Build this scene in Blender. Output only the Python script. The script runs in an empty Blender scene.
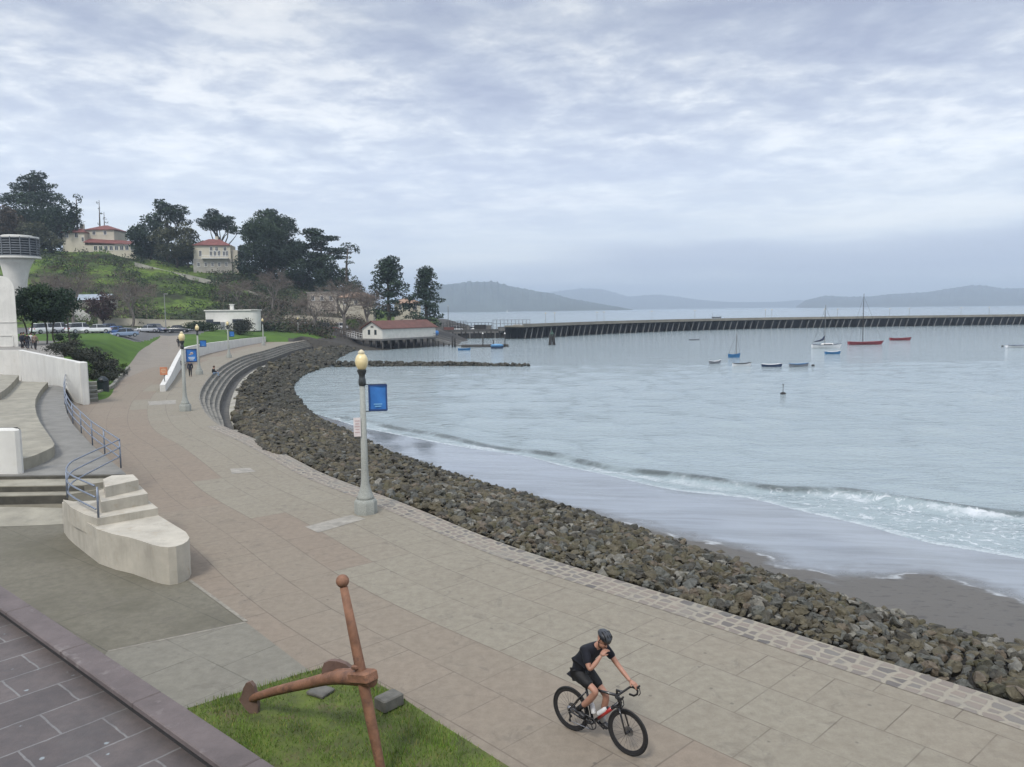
import bpy, bmesh, math, random
import numpy as np
from mathutils import Vector, Matrix
random.seed(7); RNG = np.random.default_rng(11)
S = bpy.context.scene
COL = S.collection
R_ = math.radians
# ------------------------------------------------------------------ camera (everything is laid out on real planes in metres)
H = 6.4; FPX = 768.0; YH = 309.3
PITCH = math.atan((383.5 - YH) / FPX); ROLL = R_(0.6)
_F = Vector((0, math.cos(PITCH), -math.sin(PITCH))); _R0 = Vector((1, 0, 0)); _U0 = Vector((0, math.sin(PITCH), math.cos(PITCH)))
_R = _R0 * math.cos(ROLL) - _U0 * math.sin(ROLL); _U = _R0 * math.sin(ROLL) + _U0 * math.cos(ROLL)
CP = Vector((0, 0, H))
def _dir(px, py): return _F + _R * ((px - 512) / FPX) - _U * ((py - 383.5) / FPX)
def G(px, py, z=0.0):
    """survey: the point of the level z seen along a sight line"""
    d = _dir(px, py); return CP + d * ((z - H) / d.z)
def A(px, py, y):
    d = _dir(px, py); return CP + d * (y / d.y)
def cam():
    c = bpy.data.cameras.new('camera'); o = bpy.data.objects.new('camera', c); COL.objects.link(o)
    m = Matrix((( _R.x, _U.x, -_F.x, CP.x), (_R.y, _U.y, -_F.y, CP.y), (_R.z, _U.z, -_F.z, CP.z), (0, 0, 0, 1)))
    o.matrix_world = m
    c.sensor_fit = 'HORIZONTAL'; c.sensor_width = 36; c.lens = 36 * FPX / 1024
    c.clip_start = 0.1; c.clip_end = 30000
    S.camera = o
cam()
W = -2.4          # water level
# ------------------------------------------------------------------ mesh builder
class MB:
    def __init__(s): s.v = []; s.f = []; s.m = []; s.cur = 0; s.uv = None
    def add(s, vs, fs):
        b = len(s.v); s.v.extend([tuple(v) for v in vs])
        for f in fs: s.f.append([b + i for i in f]); s.m.append(s.cur)
        return s
    def mat(s, i): s.cur = i; return s
    def box(s, c, d, rz=0.0, M=None):
        hx, hy, hz = d[0] / 2, d[1] / 2, d[2] / 2
        vs = [Vector((x, y, z)) for z in (-hz, hz) for (x, y) in ((-hx, -hy), (hx, -hy), (hx, hy), (-hx, hy))]
        if M is None: M = Matrix.Rotation(rz, 3, 'Z')
        vs = [M @ v + Vector(c) for v in vs]
        return s.add(vs, [(3, 2, 1, 0), (4, 5, 6, 7), (0, 1, 5, 4), (1, 2, 6, 5), (2, 3, 7, 6), (3, 0, 4, 7)])
    def bbox(s, c, d, b=0.02, rz=0.0, M=None):
        """box with chamfered edges"""
        hx, hy, hz = d[0] / 2, d[1] / 2, d[2] / 2; b = min(b, hx * .9, hy * .9, hz * .9)
        def ring(x, y, z): return [(-x + b, -y, z), (x - b, -y, z), (x, -y + b, z), (x, y - b, z), (x - b, y, z), (-x + b, y, z), (-x, y - b, z), (-x, -y + b, z)]
        rows = [ring(hx - b, hy - b, -hz), ring(hx, hy, -hz + b), ring(hx, hy, hz - b), ring(hx - b, hy - b, hz)]
        if M is None: M = Matrix.Rotation(rz, 3, 'Z')
        rows = [[M @ Vector(p) + Vector(c) for p in r] for r in rows]
        return s.rings(rows)
    def rings(s, rows, cap=True):
        n = len(rows[0]); vs = [p for r in rows for p in r]; fs = []
        for i in range(len(rows) - 1):
            for j in range(n):
                k = (j + 1) % n; fs.append((i * n + j, i * n + k, (i + 1) * n + k, (i + 1) * n + j))
        if cap:
            fs.append(tuple(range(n - 1, -1, -1))); fs.append(tuple((len(rows) - 1) * n + j for j in range(n)))
        return s.add(vs, fs)
    def tube(s, pts, r, n=8, cap=True, flat=None):
        pts = [Vector(p) for p in pts]
        if not hasattr(r, '__len__'): r = [r] * len(pts)
        rows = []; ref = None
        for i, p in enumerate(pts):
            t = (pts[min(i + 1, len(pts) - 1)] - pts[max(i - 1, 0)])
            t = t.normalized() if t.length > 1e-9 else Vector((0, 0, 1))
            if ref is None:
                ref = Vector((0, 0, 1)) if abs(t.z) < 0.9 else Vector((1, 0, 0))
            a = (ref - t * ref.dot(t))
            if a.length < 1e-5: a = t.orthogonal()
            a.normalize(); ref = a; b = t.cross(a)
            rows.append([p + (a * math.cos(2 * math.pi * k / n) + b * math.sin(2 * math.pi * k / n)) * r[i] for k in range(n)])
        return s.rings(rows, cap)
    def ctube(s, pts, r, n=8):
        """closed loop tube"""
        pts = [Vector(p) for p in pts]; N = len(pts); nrm = Vector((0, 0, 0))
        for i in range(N): nrm += pts[i].cross(pts[(i + 1) % N])
        nrm.normalize(); vs = []; fs = []
        for i, p in enumerate(pts):
            t = (pts[(i + 1) % N] - pts[i - 1]).normalized(); a = t.cross(nrm).normalized()
            for k in range(n): vs.append(p + (a * math.cos(2 * math.pi * k / n) + nrm * math.sin(2 * math.pi * k / n)) * r)
        for i in range(N):
            for k in range(n):
                j = (i + 1) % N; l = (k + 1) % n
                fs.append((i * n + k, j * n + k, j * n + l, i * n + l))
        return s.add(vs, fs)
    def lathe(s, prof, c=(0, 0, 0), n=16, cap=True, sx=1, sy=1):
        rows = [[Vector((r * math.cos(2 * math.pi * k / n) * sx + c[0], r * math.sin(2 * math.pi * k / n) * sy + c[1], z + c[2])) for k in range(n)] for r, z in prof]
        return s.rings(rows, cap)
    def ball(s, c, r, n=12, m=8, M=None):
        if not hasattr(r, '__len__'): r = (r, r, r)
        rows = []
        for i in range(m + 1):
            a = -math.pi / 2 + math.pi * (i * 0.98 + 0.01 * m) / m
            rows.append([Vector((r[0] * math.cos(a) * math.cos(2 * math.pi * k / n), r[1] * math.cos(a) * math.sin(2 * math.pi * k / n), r[2] * math.sin(a))) for k in range(n)])
        if M is not None: rows = [[M @ p for p in q] for q in rows]
        rows = [[p + Vector(c) for p in q] for q in rows]
        return s.rings(rows)
    def prism(s, poly, z0, z1):
        n = len(poly); a = sum(poly[i][0] * poly[(i + 1) % n][1] - poly[(i + 1) % n][0] * poly[i][1] for i in range(n))
        if a < 0: poly = poly[::-1]
        f0 = (lambda p: z0) if not callable(z0) else z0; f1 = (lambda p: z1) if not callable(z1) else z1
        vs = [(p[0], p[1], f0(p)) for p in poly] + [(p[0], p[1], f1(p)) for p in poly]
        fs = [tuple(range(n - 1, -1, -1)), tuple(range(n, 2 * n))] + [(i, (i + 1) % n, n + (i + 1) % n, n + i) for i in range(n)]
        return s.add(vs, fs)
    def sheet(s, poly, z=0.0):
        n = len(poly); a = sum(poly[i][0] * poly[(i + 1) % n][1] - poly[(i + 1) % n][0] * poly[i][1] for i in range(n))
        if a < 0: poly = poly[::-1]
        return s.add([(p[0], p[1], z) for p in poly], [tuple(range(n))])
    def loft(s, rows, flip=False):
        n = len(rows[0]); vs = [p for r in rows for p in r]; fs = []
        for i in range(len(rows) - 1):
            for j in range(n - 1):
                q = (i * n + j, i * n + j + 1, (i + 1) * n + j + 1, (i + 1) * n + j)
                fs.append(q[::-1] if flip else q)
        return s.add(vs, fs)
    def mesh(s, name, smooth=False):
        me = bpy.data.meshes.new(name); me.from_pydata(s.v, [], s.f)
        me.polygons.foreach_set('material_index', s.m)
        if smooth is True: me.polygons.foreach_set('use_smooth', [True] * len(s.f))
        elif smooth: me.polygons.foreach_set('use_smooth', [True] * len(s.f)); me.set_sharp_from_angle(angle=R_(smooth))
        me.update(); return me
    def build(s, name, mats, parent=None, loc=None, smooth=False):
        return link(name, s.mesh(name, smooth), mats, parent, loc)
def link(name, me, mats, parent=None, loc=None):
    if not isinstance(mats, (list, tuple)): mats = [mats]
    if len(me.materials) == 0:
        for m in mats: me.materials.append(m)
    o = bpy.data.objects.new(name, me); COL.objects.link(o)
    if parent is not None: o.parent = parent
    if loc is not None: o.location = loc
    return o
def npmesh(name, V, Fq, mats, smooth=False, mi=None, parent=None, loc=None, attrs=None):
    """V (n,3), Fq (m,k) arrays"""
    me = bpy.data.meshes.new(name); n, k = Fq.shape
    me.vertices.add(len(V)); me.vertices.foreach_set('co', np.asarray(V, dtype=np.float32).ravel())
    me.loops.add(n * k); me.loops.foreach_set('vertex_index', Fq.astype(np.int32).ravel())
    me.polygons.add(n); me.polygons.foreach_set('loop_start', np.arange(0, n * k, k, dtype=np.int32))
    if mi is not None: me.polygons.foreach_set('material_index', np.asarray(mi, dtype=np.int32))
    me.update(calc_edges=True)
    me.polygons.foreach_set('use_smooth', np.full(n, bool(smooth)))
    for a, d in (attrs or {}).items():
        at = me.attributes.new(a, 'FLOAT', 'POINT'); at.data.foreach_set('value', np.asarray(d, dtype=np.float32))
    me.validate()
    return link(name, me, mats, parent, loc)
def thing(name, label, cat, loc=(0, 0, 0), rz=0.0, group=None):
    o = bpy.data.objects.new(name, None); COL.objects.link(o); o.location = loc; o.rotation_euler = (0, 0, rz)
    o.empty_display_size = 0.2
    return tag(o, label, cat, group)
def tag(o, label, cat, group=None):
    o['label'] = label; o['category'] = cat
    if group: o['group'] = group
    return o
def struct(o, kind='structure'): o['kind'] = kind; return o
def dup(root, loc=None, rz=None, label=None, group=None):
    kids = {}
    for o in COL.objects: kids.setdefault(o.parent, []).append(o)
    def rec(o, par):
        c = o.copy(); COL.objects.link(c)
        if par is not None: c.parent = par
        for ch in kids.get(o, []): rec(ch, c)
        return c
    r = rec(root, None)
    if loc is not None: r.location = loc
    if rz is not None: r.rotation_euler = (0, 0, rz)
    if label: r['label'] = label
    if group: r['group'] = group
    return r
# ------------------------------------------------------------------ materials
def nodes(name):
    m = bpy.data.materials.new(name); m.use_nodes = True; nt = m.node_tree
    return m, nt, nt.nodes['Principled BSDF'], nt.nodes['Material Output']
def N(nt, t, **kw):
    n = nt.nodes.new(t)
    for k, v in kw.items():
        if k.startswith('i_'): n.inputs[k[2:].replace('_', ' ')].default_value = v
        else: setattr(n, k, v)
    return n
def ramp(nt, fac, stops, interp='LINEAR'):
    n = nt.nodes.new('ShaderNodeValToRGB'); n.color_ramp.interpolation = interp; e = n.color_ramp.elements
    while len(e) < len(stops): e.new(0.5)
    for el, (p, c) in zip(e, stops):
        el.position = p; el.color = (*c, 1) if hasattr(c, '__len__') else (c, c, c, 1)
    if fac is not None: nt.links.new(fac, n.inputs[0])
    return n
def mix(nt, fac, a, b, mode='MIX'):
    n = nt.nodes.new('ShaderNodeMix'); n.data_type = 'RGBA'; n.blend_type = mode; n.clamp_factor = True
    for sock, v in ((n.inputs[0], fac), (n.inputs[6], a), (n.inputs[7], b)):
        if hasattr(v, 'node'): nt.links.new(v, sock)
        elif hasattr(v, '__len__'): sock.default_value = (*v[:3], 1)
        else: sock.default_value = v
    return n.outputs[2]
def mth(nt, op, a, b=0.0, c=None):
    n = nt.nodes.new('ShaderNodeMath'); n.operation = op
    for sock, v in zip(n.inputs, (a, b, c)):
        if v is None: continue
        if hasattr(v, 'node'): nt.links.new(v, sock)
        else: sock.default_value = v
    return n.outputs[0]
def coords(nt, scale=(1, 1, 1), rot=0.0, kind='Object', out=None):
    if kind == 'pos': src = N(nt, 'ShaderNodeNewGeometry').outputs['Position']
    elif kind == 'uv': src = N(nt, 'ShaderNodeUVMap').outputs[0]
    else: src = N(nt, 'ShaderNodeTexCoord').outputs[kind]
    mp = N(nt, 'ShaderNodeMapping'); nt.links.new(src, mp.inputs[0]); mp.inputs['Scale'].default_value = scale; mp.inputs['Rotation'].default_value = (0, 0, rot)
    return mp.outputs[0]
def noise(nt, vec, scale, detail=4, rough=0.55, dist=0.0):
    n = N(nt, 'ShaderNodeTexNoise'); n.inputs['Scale'].default_value = scale; n.inputs['Detail'].default_value = detail; n.inputs['Roughness'].default_value = rough; n.inputs['Distortion'].default_value = dist
    nt.links.new(vec, n.inputs['Vector']); return n.outputs[0]
def bump(nt, bsdf, h, strength=0.3, dist=0.02):
    b = N(nt, 'ShaderNodeBump'); b.inputs['Strength'].default_value = strength; b.inputs['Distance'].default_value = dist
    nt.links.new(h, b.inputs['Height']); nt.links.new(b.outputs[0], bsdf.inputs['Normal'])
_MC = {}
def M_(name, col, rough=0.7, var=0.25, scale=3.0, metal=0.0, bmp=0.0, bscale=20, spec=0.5, col2=None, kind='Object', stain=None, coat=0.0, drip=0.0):
    """plain procedural material: two tones mixed by noise, optional stains and bump"""
    if name in _MC: return _MC[name]
    m, nt, p, out = nodes(name)
    v = coords(nt, kind=kind)
    c2 = col2 or tuple(c * (1 - var) for c in col); c1 = tuple(min(1, c * (1 + var * 0.4)) for c in col) if not col2 else col
    n1 = noise(nt, v, scale, 6, 0.62)
    c = mix(nt, ramp(nt, n1, [(0.35, 0.0), (0.65, 1.0)]).outputs[0], c2, c1)
    if stain:
        n2 = noise(nt, v, stain[1], 5, 0.7, 0.4)
        c = mix(nt, ramp(nt, n2, [(stain[2], 0.0), (stain[2] + 0.12, 1.0)]).outputs[0], c, stain[0])
    if drip:
        vd = coords(nt, scale=(2.6, 2.6, 0.22), kind=kind); c = mix(nt, ramp(nt, noise(nt, vd, 1.0, 6, 0.7, 0.2), [(0.52, 0.0), (0.68, drip)]).outputs[0], c, tuple(x * 0.5 for x in c2))
    nt.links.new(c, p.inputs['Base Color']); p.inputs['Roughness'].default_value = rough; p.inputs['Metallic'].default_value = metal
    p.inputs['Specular IOR Level'].default_value = spec; p.inputs['Coat Weight'].default_value = coat
    if bmp: bump(nt, p, noise(nt, v, bscale, 5, 0.6), bmp, 0.02)
    _MC[name] = m; return m
# ------------------------------------------------------------------ curves on the ground
def catmull(P, step=1.0):
    P = [Vector(p) for p in P]; out = []
    for i in range(len(P) - 1):
        p0 = P[i - 1] if i else P[0] * 2 - P[1]; p1 = P[i]; p2 = P[i + 1]; p3 = P[i + 2] if i + 2 < len(P) else P[-1] * 2 - P[-2]
        d01 = max((p1 - p0).length, 1e-6) ** .5; d12 = max((p2 - p1).length, 1e-6) ** .5; d23 = max((p3 - p2).length, 1e-6) ** .5
        n = max(2, int((p2 - p1).length / step))
        m1 = (p2 - p1) - ((p2 - p0) / (d01 + d12) - (p1 - p0) / d01) * d12 if False else ((p1 - p0) / d01 - (p2 - p0) / (d01 + d12) + (p2 - p1) / d12) * d12
        m2 = ((p2 - p1) / d12 - (p3 - p1) / (d12 + d23) + (p3 - p2) / d23) * d12
        for k in range(n):
            t = k / n; t2 = t * t; t3 = t2 * t
            out.append(p1 * (2 * t3 - 3 * t2 + 1) + m1 * (t3 - 2 * t2 + t) + p2 * (-2 * t3 + 3 * t2) + m2 * (t3 - t2))
    out.append(P[-1]); return out
def resample(P, step):
    P = [Vector(p) for p in P]; L = [0]
    for a, b in zip(P, P[1:]): L.append(L[-1] + (b - a).length)
    n = max(2, int(L[-1] / step) + 1); out = []; j = 0
    for k in range(n):
        s = L[-1] * k / (n - 1)
        while j < len(P) - 2 and L[j + 1] < s: j += 1
        t = (s - L[j]) / max(L[j + 1] - L[j], 1e-9); out.append(P[j].lerp(P[j + 1], t))
    return out
def sdist(XY, poly):
    """signed distance (positive to the right of the polyline's direction) and arc position, numpy"""
    P = np.array([(p[0], p[1]) for p in poly]); best = np.full(len(XY), 1e9); sg = np.ones(len(XY))
    for a, b in zip(P[:-1], P[1:]):
        d = b - a; L2 = d @ d
        t = np.clip(((XY - a) @ d) / L2, 0, 1); q = a + t[:, None] * d; e = XY - q
        dd = np.hypot(e[:, 0], e[:, 1]); cr = d[0] * e[:, 1] - d[1] * e[:, 0]
        w = dd < best - 1e-9
        best[w] = dd[w]; sg[w] = np.where(cr[w] < 0, 1.0, -1.0)
    return best * sg
def sm(x, a, b):
    t = min(1, max(0, (x - a) / (b - a))); return t * t * (3 - 2 * t)
# ================================================================== world, sun, air
def world():
    w = bpy.data.worlds.new('World'); S.world = w; w.use_nodes = True; nt = w.node_tree
    bg = nt.nodes['Background']
    sky = N(nt, 'ShaderNodeTexSky'); sky.sky_type = 'NISHITA'; sky.sun_disc = False
    sky.sun_elevation = R_(SUN_EL); sky.sun_rotation = R_(SUN_ROT); sky.air_density = 1.0; sky.dust_density = 2.0
    tc = N(nt, 'ShaderNodeTexCoord').outputs['Generated']
    sep = N(nt, 'ShaderNodeSeparateXYZ'); nt.links.new(tc, sep.inputs[0])
    z = mth(nt, 'MAXIMUM', sep.outputs[2], 0.0)
    den = mth(nt, 'ADD', z, 0.10)
    cx = mth(nt, 'DIVIDE', sep.outputs[0], den); cy = mth(nt, 'DIVIDE', sep.outputs[1], den)
    cb = N(nt, 'ShaderNodeCombineXYZ'); nt.links.new(cx, cb.inputs[0]); nt.links.new(cy, cb.inputs[1])
    mp = N(nt, 'ShaderNodeMapping'); nt.links.new(cb.outputs[0], mp.inputs[0]); mp.inputs['Rotation'].default_value = (0, 0, R_(14)); mp.inputs['Scale'].default_value = (1.15, 1.25, 1); mp.inputs['Location'].default_value = (1.7, 0.4, 0)
    big = noise(nt, mp.outputs[0], 0.50, 6, 0.55, 0.3)          # broad banks
    mid = noise(nt, mp.outputs[0], 2.1, 9, 0.60, 0.35)            # puffs
    fin = noise(nt, mp.outputs[0], 6.0, 8, 0.62, 0.25)            # broken edges
    hi = ramp(nt, z, [(0.07, 0.0), (0.26, 1.0)]).outputs[0]      # texture fades out towards the horizon
    t = mth(nt, 'ADD', mth(nt, 'MULTIPLY', mid, 0.46), mth(nt, 'MULTIPLY', fin, 0.26))
    t = mth(nt, 'ADD', t, mth(nt, 'MULTIPLY', big, 0.46))
    puffs = ramp(nt, t, [(0.47, (0.39, 0.435, 0.57)), (0.55, (0.485, 0.535, 0.65)), (0.60, (0.60, 0.645, 0.73)), (0.645, (0.76, 0.79, 0.835)), (0.73, (0.92, 0.93, 0.94))]).outputs[0]
    low = ramp(nt, big, [(0.38, (0.56, 0.625, 0.735)), (0.52, (0.64, 0.70, 0.775)), (0.64, (0.75, 0.79, 0.83))]).outputs[0]
    # long low bands of cloud near the horizon
    mp2 = N(nt, 'ShaderNodeMapping'); nt.links.new(tc, mp2.inputs[0]); mp2.inputs['Scale'].default_value = (2.4, 2.4, 26)
    band = noise(nt, mp2.outputs[0], 1.0, 5, 0.55, 0.15)
    low = mix(nt, 0.6, low, ramp(nt, band, [(0.36, (0.50, 0.555, 0.68)), (0.5, (0.63, 0.69, 0.77)), (0.63, (0.76, 0.80, 0.83))]).outputs[0])
    mp3 = N(nt, 'ShaderNodeMapping'); nt.links.new(tc, mp3.inputs[0]); mp3.inputs['Scale'].default_value = (3.2, 3.2, 9)
    bn = noise(nt, mp3.outputs[0], 1.0, 6, 0.55, 0.2); bz = mth(nt, 'ADD', z, mth(nt, 'MULTIPLY', mth(nt, 'SUBTRACT', bn, 0.5), 0.05))
    bank = ramp(nt, bz, [(0.030, 0.0), (0.052, 1.0), (0.072, 0.9), (0.086, 0.0)]).outputs[0]
    east = ramp(nt, sep.outputs[0], [(0.02, 0.0), (0.16, 1.0)]).outputs[0]
    low = mix(nt, mth(nt, 'MULTIPLY', mth(nt, 'MULTIPLY', bank, east), 0.9), low, (0.44, 0.49, 0.615))
    c = mix(nt, hi, low, puffs)
    top = ramp(nt, z, [(0.17, 1.02), (0.25, 0.90), (0.38, 0.70)]).outputs[0]
    gain = N(nt, 'ShaderNodeMapRange'); nt.links.new(z, gain.inputs[0])
    gain.inputs[1].default_value = 0.34; gain.inputs[2].default_value = 0.85; gain.inputs[3].default_value = 1.0; gain.inputs[4].default_value = ZENITH
    cl = mth(nt, 'MULTIPLY', mth(nt, 'MULTIPLY', gain.outputs[0], top), CLOUD)
    cc = N(nt, 'ShaderNodeVectorMath'); cc.operation = 'SCALE'; nt.links.new(c, cc.inputs[0]); nt.links.new(cl, cc.inputs['Scale'])
    fin_c = mix(nt, 0.93, sky.outputs[0], cc.outputs[0])
    nt.links.new(fin_c, bg.inputs['Color']); bg.inputs['Strength'].default_value = 0.1
    l = bpy.data.lights.new('sun', 'SUN'); l.energy = 1.5; l.angle = R_(14); l.color = (1.0, 0.96, 0.9)
    o = bpy.data.objects.new('sun', l); COL.objects.link(o)
    el, az = R_(SUN_EL), R_(SUN_AZ)
    d = Vector((math.sin(az) * math.cos(el), math.cos(az) * math.cos(el), math.sin(el)))   # towards the sun
    o.rotation_euler = d.to_track_quat('Z', 'Y').to_euler(); o.location = d * 60
SUN_EL = 52; SUN_AZ = 205; SUN_ROT = 180 - SUN_AZ + 180; ZENITH = 2.3; CLOUD = 8.0
world()
def haze():
    mb = MB(); mb.box((0, 4500, 126), (44000, 10160, 268)); o = mb.build('haze', [])
    m, nt, p, out = nodes('haze_air'); nt.nodes.remove(p)
    v = N(nt, 'ShaderNodeVolumePrincipled'); v.inputs['Color'].default_value = (0.70, 0.84, 1.0, 1); v.inputs['Density'].default_value = HAZE
    v.inputs['Anisotropy'].default_value = 0.0
    nt.links.new(v.outputs[0], out.inputs['Volume']); o.data.materials.append(m); struct(o, 'stuff')
HAZE = 2.6e-4
haze()
S.view_settings.view_transform = 'Standard'; S.view_settings.look = 'None'; S.view_settings.gamma = 1; S.view_settings.exposure = 0.80; S.view_settings.use_curve_mapping = False
S.cycles.max_bounces = 5; S.cycles.diffuse_bounces = 2; S.cycles.glossy_bounces = 3; S.cycles.transmission_bounces = 3; S.cycles.use_denoising = True
S.cycles.caustics_reflective = False; S.cycles.caustics_refractive = False
try: S.cycles.volume_bounces = 0
except Exception: pass
# ================================================================== shoreline curves
edge_px = [(1300, 812), (1024, 706), (915, 676), (807.6, 640.7), (713.6, 610.5), (595, 575.8), (497.7, 544.5), (400, 503.5), (321.6, 475), (291, 458.7), (245.4, 435.9), (222, 427), (208, 416), (200, 403), (198.8, 396.5), (201.6, 387.6), (212.6, 373.5), (225, 364), (244, 355.6), (262.7, 350.9), (284.6, 344.6), (306.5, 340.3)]
EDGE = resample(catmull([G(x, y) for x, y in edge_px], 0.5), 0.8)
# smooth the survey a little
for _ in range(6): EDGE = [EDGE[0]] + [(EDGE[i - 1] + EDGE[i] * 2 + EDGE[i + 1]) / 4 for i in range(1, len(EDGE) - 1)] + [EDGE[-1]]
def arclen(P):
    L = [0.0]
    for a, b in zip(P, P[1:]): L.append(L[-1] + (b - a).length)
    return L
ES = arclen(EDGE)
def enormal(i):
    a = EDGE[max(0, i - 2)]; b = EDGE[min(len(EDGE) - 1, i + 2)]; d = (b - a).normalized(); return Vector((d.y, -d.x, 0))
EN = [enormal(i) for i in range(len(EDGE))]
def near_s(px, py):
    g = G(px, py); return ES[min(range(len(EDGE)), key=lambda i: (EDGE[i] - g).length)]
S_COB = near_s(240, 433); S_FULL = near_s(199.5, 401); S_A = near_s(262, 444)
def eoff(i, off, z): p = EDGE[i] + EN[i] * off; return Vector((p.x, p.y, z))
print('edge', len(EDGE), ES[-1], S_A, S_COB, S_FULL)
# ------------------------------------------------------------------ ground of the promenade (one flat sheet under everything on land)
def joint_mat(name, cA, cB, cJ, bw, rh, jw, attr=True, big=None, rot=0.0, rough=0.85, stain=None, squash=(0.42, 0.58)):
    m, nt, p, out = nodes(name)
    if attr:
        au = N(nt, 'ShaderNodeAttribute', attribute_name='pu').outputs['Fac']; av = N(nt, 'ShaderNodeAttribute', attribute_name='pv').outputs['Fac']
        cb = N(nt, 'ShaderNodeCombineXYZ'); nt.links.new(au, cb.inputs[0]); nt.links.new(av, cb.inputs[1]); vec = cb.outputs[0]
    else: vec = coords(nt, rot=rot, kind='pos')
    pos = coords(nt, kind='pos')
    def brick(w, h, mw, off=0.5):
        b = N(nt, 'ShaderNodeTexBrick'); b.offset = off; b.squash = 1
        b.inputs['Scale'].default_value = 1; b.inputs['Brick Width'].default_value = w; b.inputs['Row Height'].default_value = h
        b.inputs['Mortar Size'].default_value = mw; b.inputs['Mortar Smooth'].default_value = 0.2; b.inputs['Bias'].default_value = 0
        b.inputs['Color1'].default_value = (0, 0, 0, 1); b.inputs['Color2'].default_value = (1, 1, 1, 1); b.inputs['Mortar'].default_value = (0.5, 0.5, 0.5, 1)
        nt.links.new(vec, b.inputs['Vector']); return b
    b1 = brick(bw, rh, jw)
    n1 = noise(nt, pos, 0.35, 4, 0.6); n2 = noise(nt, pos, 5.0, 6, 0.7); n3 = noise(nt, pos, 45.0, 3, 0.6)
    if big:
        b2 = brick(big[0], big[1], big[2], big[3] if len(big) > 3 else 0.5)
        f = mth(nt, 'ADD', mth(nt, 'MULTIPLY', b2.outputs[0], 0.55), mth(nt, 'MULTIPLY', n1, 0.6))
    else: f = mth(nt, 'ADD', n1, 0.0)
    f = mth(nt, 'ADD', f, mth(nt, 'MULTIPLY', b1.outputs[0], 0.12))
    if attr:   # the seaward lanes were cast in a greyer concrete than the inner ones
        lane = mth(nt, 'GREATER_THAN', mth(nt, 'ADD', av, mth(nt, 'MULTIPLY', mth(nt, 'GREATER_THAN', b2.outputs[0], 0.55), 1.12)), -3.36)
        f = mth(nt, 'ADD', mth(nt, 'MULTIPLY', f, 0.45), mth(nt, 'MULTIPLY', lane, 0.42))
    f = ramp(nt, f, [(squash[0], 0.0), (squash[1], 1.0)]).outputs[0]
    c = mix(nt, f, cA, cB)
    c = mix(nt, mth(nt, 'MULTIPLY', b1.outputs[0], 0.15), c, tuple(x * 0.72 for x in cA))     # slab to slab
    c = mix(nt, ramp(nt, n2, [(0.36, 0.42), (0.62, 0.0)]).outputs[0], c, tuple(x * 0.6 for x in cA))  # wear and dirt
    c = mix(nt, ramp(nt, n3, [(0.30, 0.35), (0.50, 0.0)]).outputs[0], c, tuple(x * 0.72 for x in cA))
    ns = noise(nt, pos, 1.4, 6, 0.72, 1.2)
    c = mix(nt, ramp(nt, ns, [(0.57, 0.0), (0.66, 0.34)]).outputs[0], c, (0.10, 0.088, 0.075))
    gum = N(nt, 'ShaderNodeTexVoronoi'); gum.inputs['Scale'].default_value = 1.9; nt.links.new(pos, gum.inputs['Vector']); c = mix(nt, ramp(nt, gum.outputs['Distance'], [(0.045, 0.55), (0.075, 0.0)]).outputs[0], c, (0.085, 0.078, 0.07))
    if stain: c = mix(nt, ramp(nt, noise(nt, pos, stain[1], 5, 0.65, 0.6), [(stain[2], 0.0), (stain[2] + 0.16, stain[3])]).outputs[0], c, stain[0])
    jf = b1.outputs[1]
    jn = mth(nt, 'MULTIPLY', jf, ramp(nt, noise(nt, pos, 1.1, 3, 0.6), [(0.35, 0.2), (0.62, 0.8)]).outputs[0])
    if big: jn = mth(nt, 'MAXIMUM', jn, mth(nt, 'MULTIPLY', b2.outputs[1], 0.55))
    c = mix(nt, jn, c, cJ)
    nt.links.new(c, p.inputs['Base Color']); p.inputs['Roughness'].default_value = rough; p.inputs['Specular IOR Level'].default_value = 0.3
    h = mth(nt, 'SUBTRACT', mth(nt, 'MULTIPLY', n3, 0.35), mth(nt, 'MULTIPLY', jf, 1.0))
    bump(nt, p, h, 0.35, 0.012)
    return m
mPave = joint_mat('promenade_slabs', (0.232, 0.190, 0.146), (0.250, 0.229, 0.178), (0.115, 0.096, 0.076), 1.25, 1.12, 0.012, big=(6.25, 2.24, 0.014, 0.4), squash=(0.22, 0.66))
mPaveUp = joint_mat('upper_path_concrete', (0.225, 0.196, 0.162), (0.25, 0.222, 0.184), (0.14, 0.13, 0.11), 3.0, 3.0, 0.012, attr=False, rot=R_(25))
mPlaza = joint_mat('plaza_concrete', (0.130, 0.120, 0.090), (0.165, 0.152, 0.116), (0.075, 0.07, 0.055), 3.4, 2.1, 0.012, attr=False, rot=R_(38), stain=((0.10, 0.094, 0.064), 0.32, 0.50, 0.45))
mPlaza2 = joint_mat('plaza_slabs', (0.190, 0.178, 0.145), (0.215, 0.202, 0.164), (0.095, 0.09, 0.072), 1.55, 1.45, 0.012, attr=False, rot=R_(38))
land = [EDGE[i].xy for i in range(0, len(EDGE), 2)] + [EDGE[-1].xy] + [(-60, 176), (-120, 176), (-120, -14), (25, -14)]
mb = MB(); mb.sheet(land, 0.0); struct(mb.build('promenade_ground', mPaveUp))
offs = list(np.linspace(-0.02, -7.8, 9))
V = []; pu = []; pv = []
rowsN = len(EDGE)
for i in range(rowsN):
    for o in offs: q = eoff(i, o, 0.004); V.append(q); pu.append(ES[i]); pv.append(o)
n = len(offs)
Fq = np.array([(i * n + j, i * n + j + 1, (i + 1) * n + j + 1, (i + 1) * n + j) for i in range(rowsN - 1) for j in range(n - 1)])
struct(npmesh('promenade', np.array(V), Fq, mPave, attrs={'pu': pu, 'pv': pv}))
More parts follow.
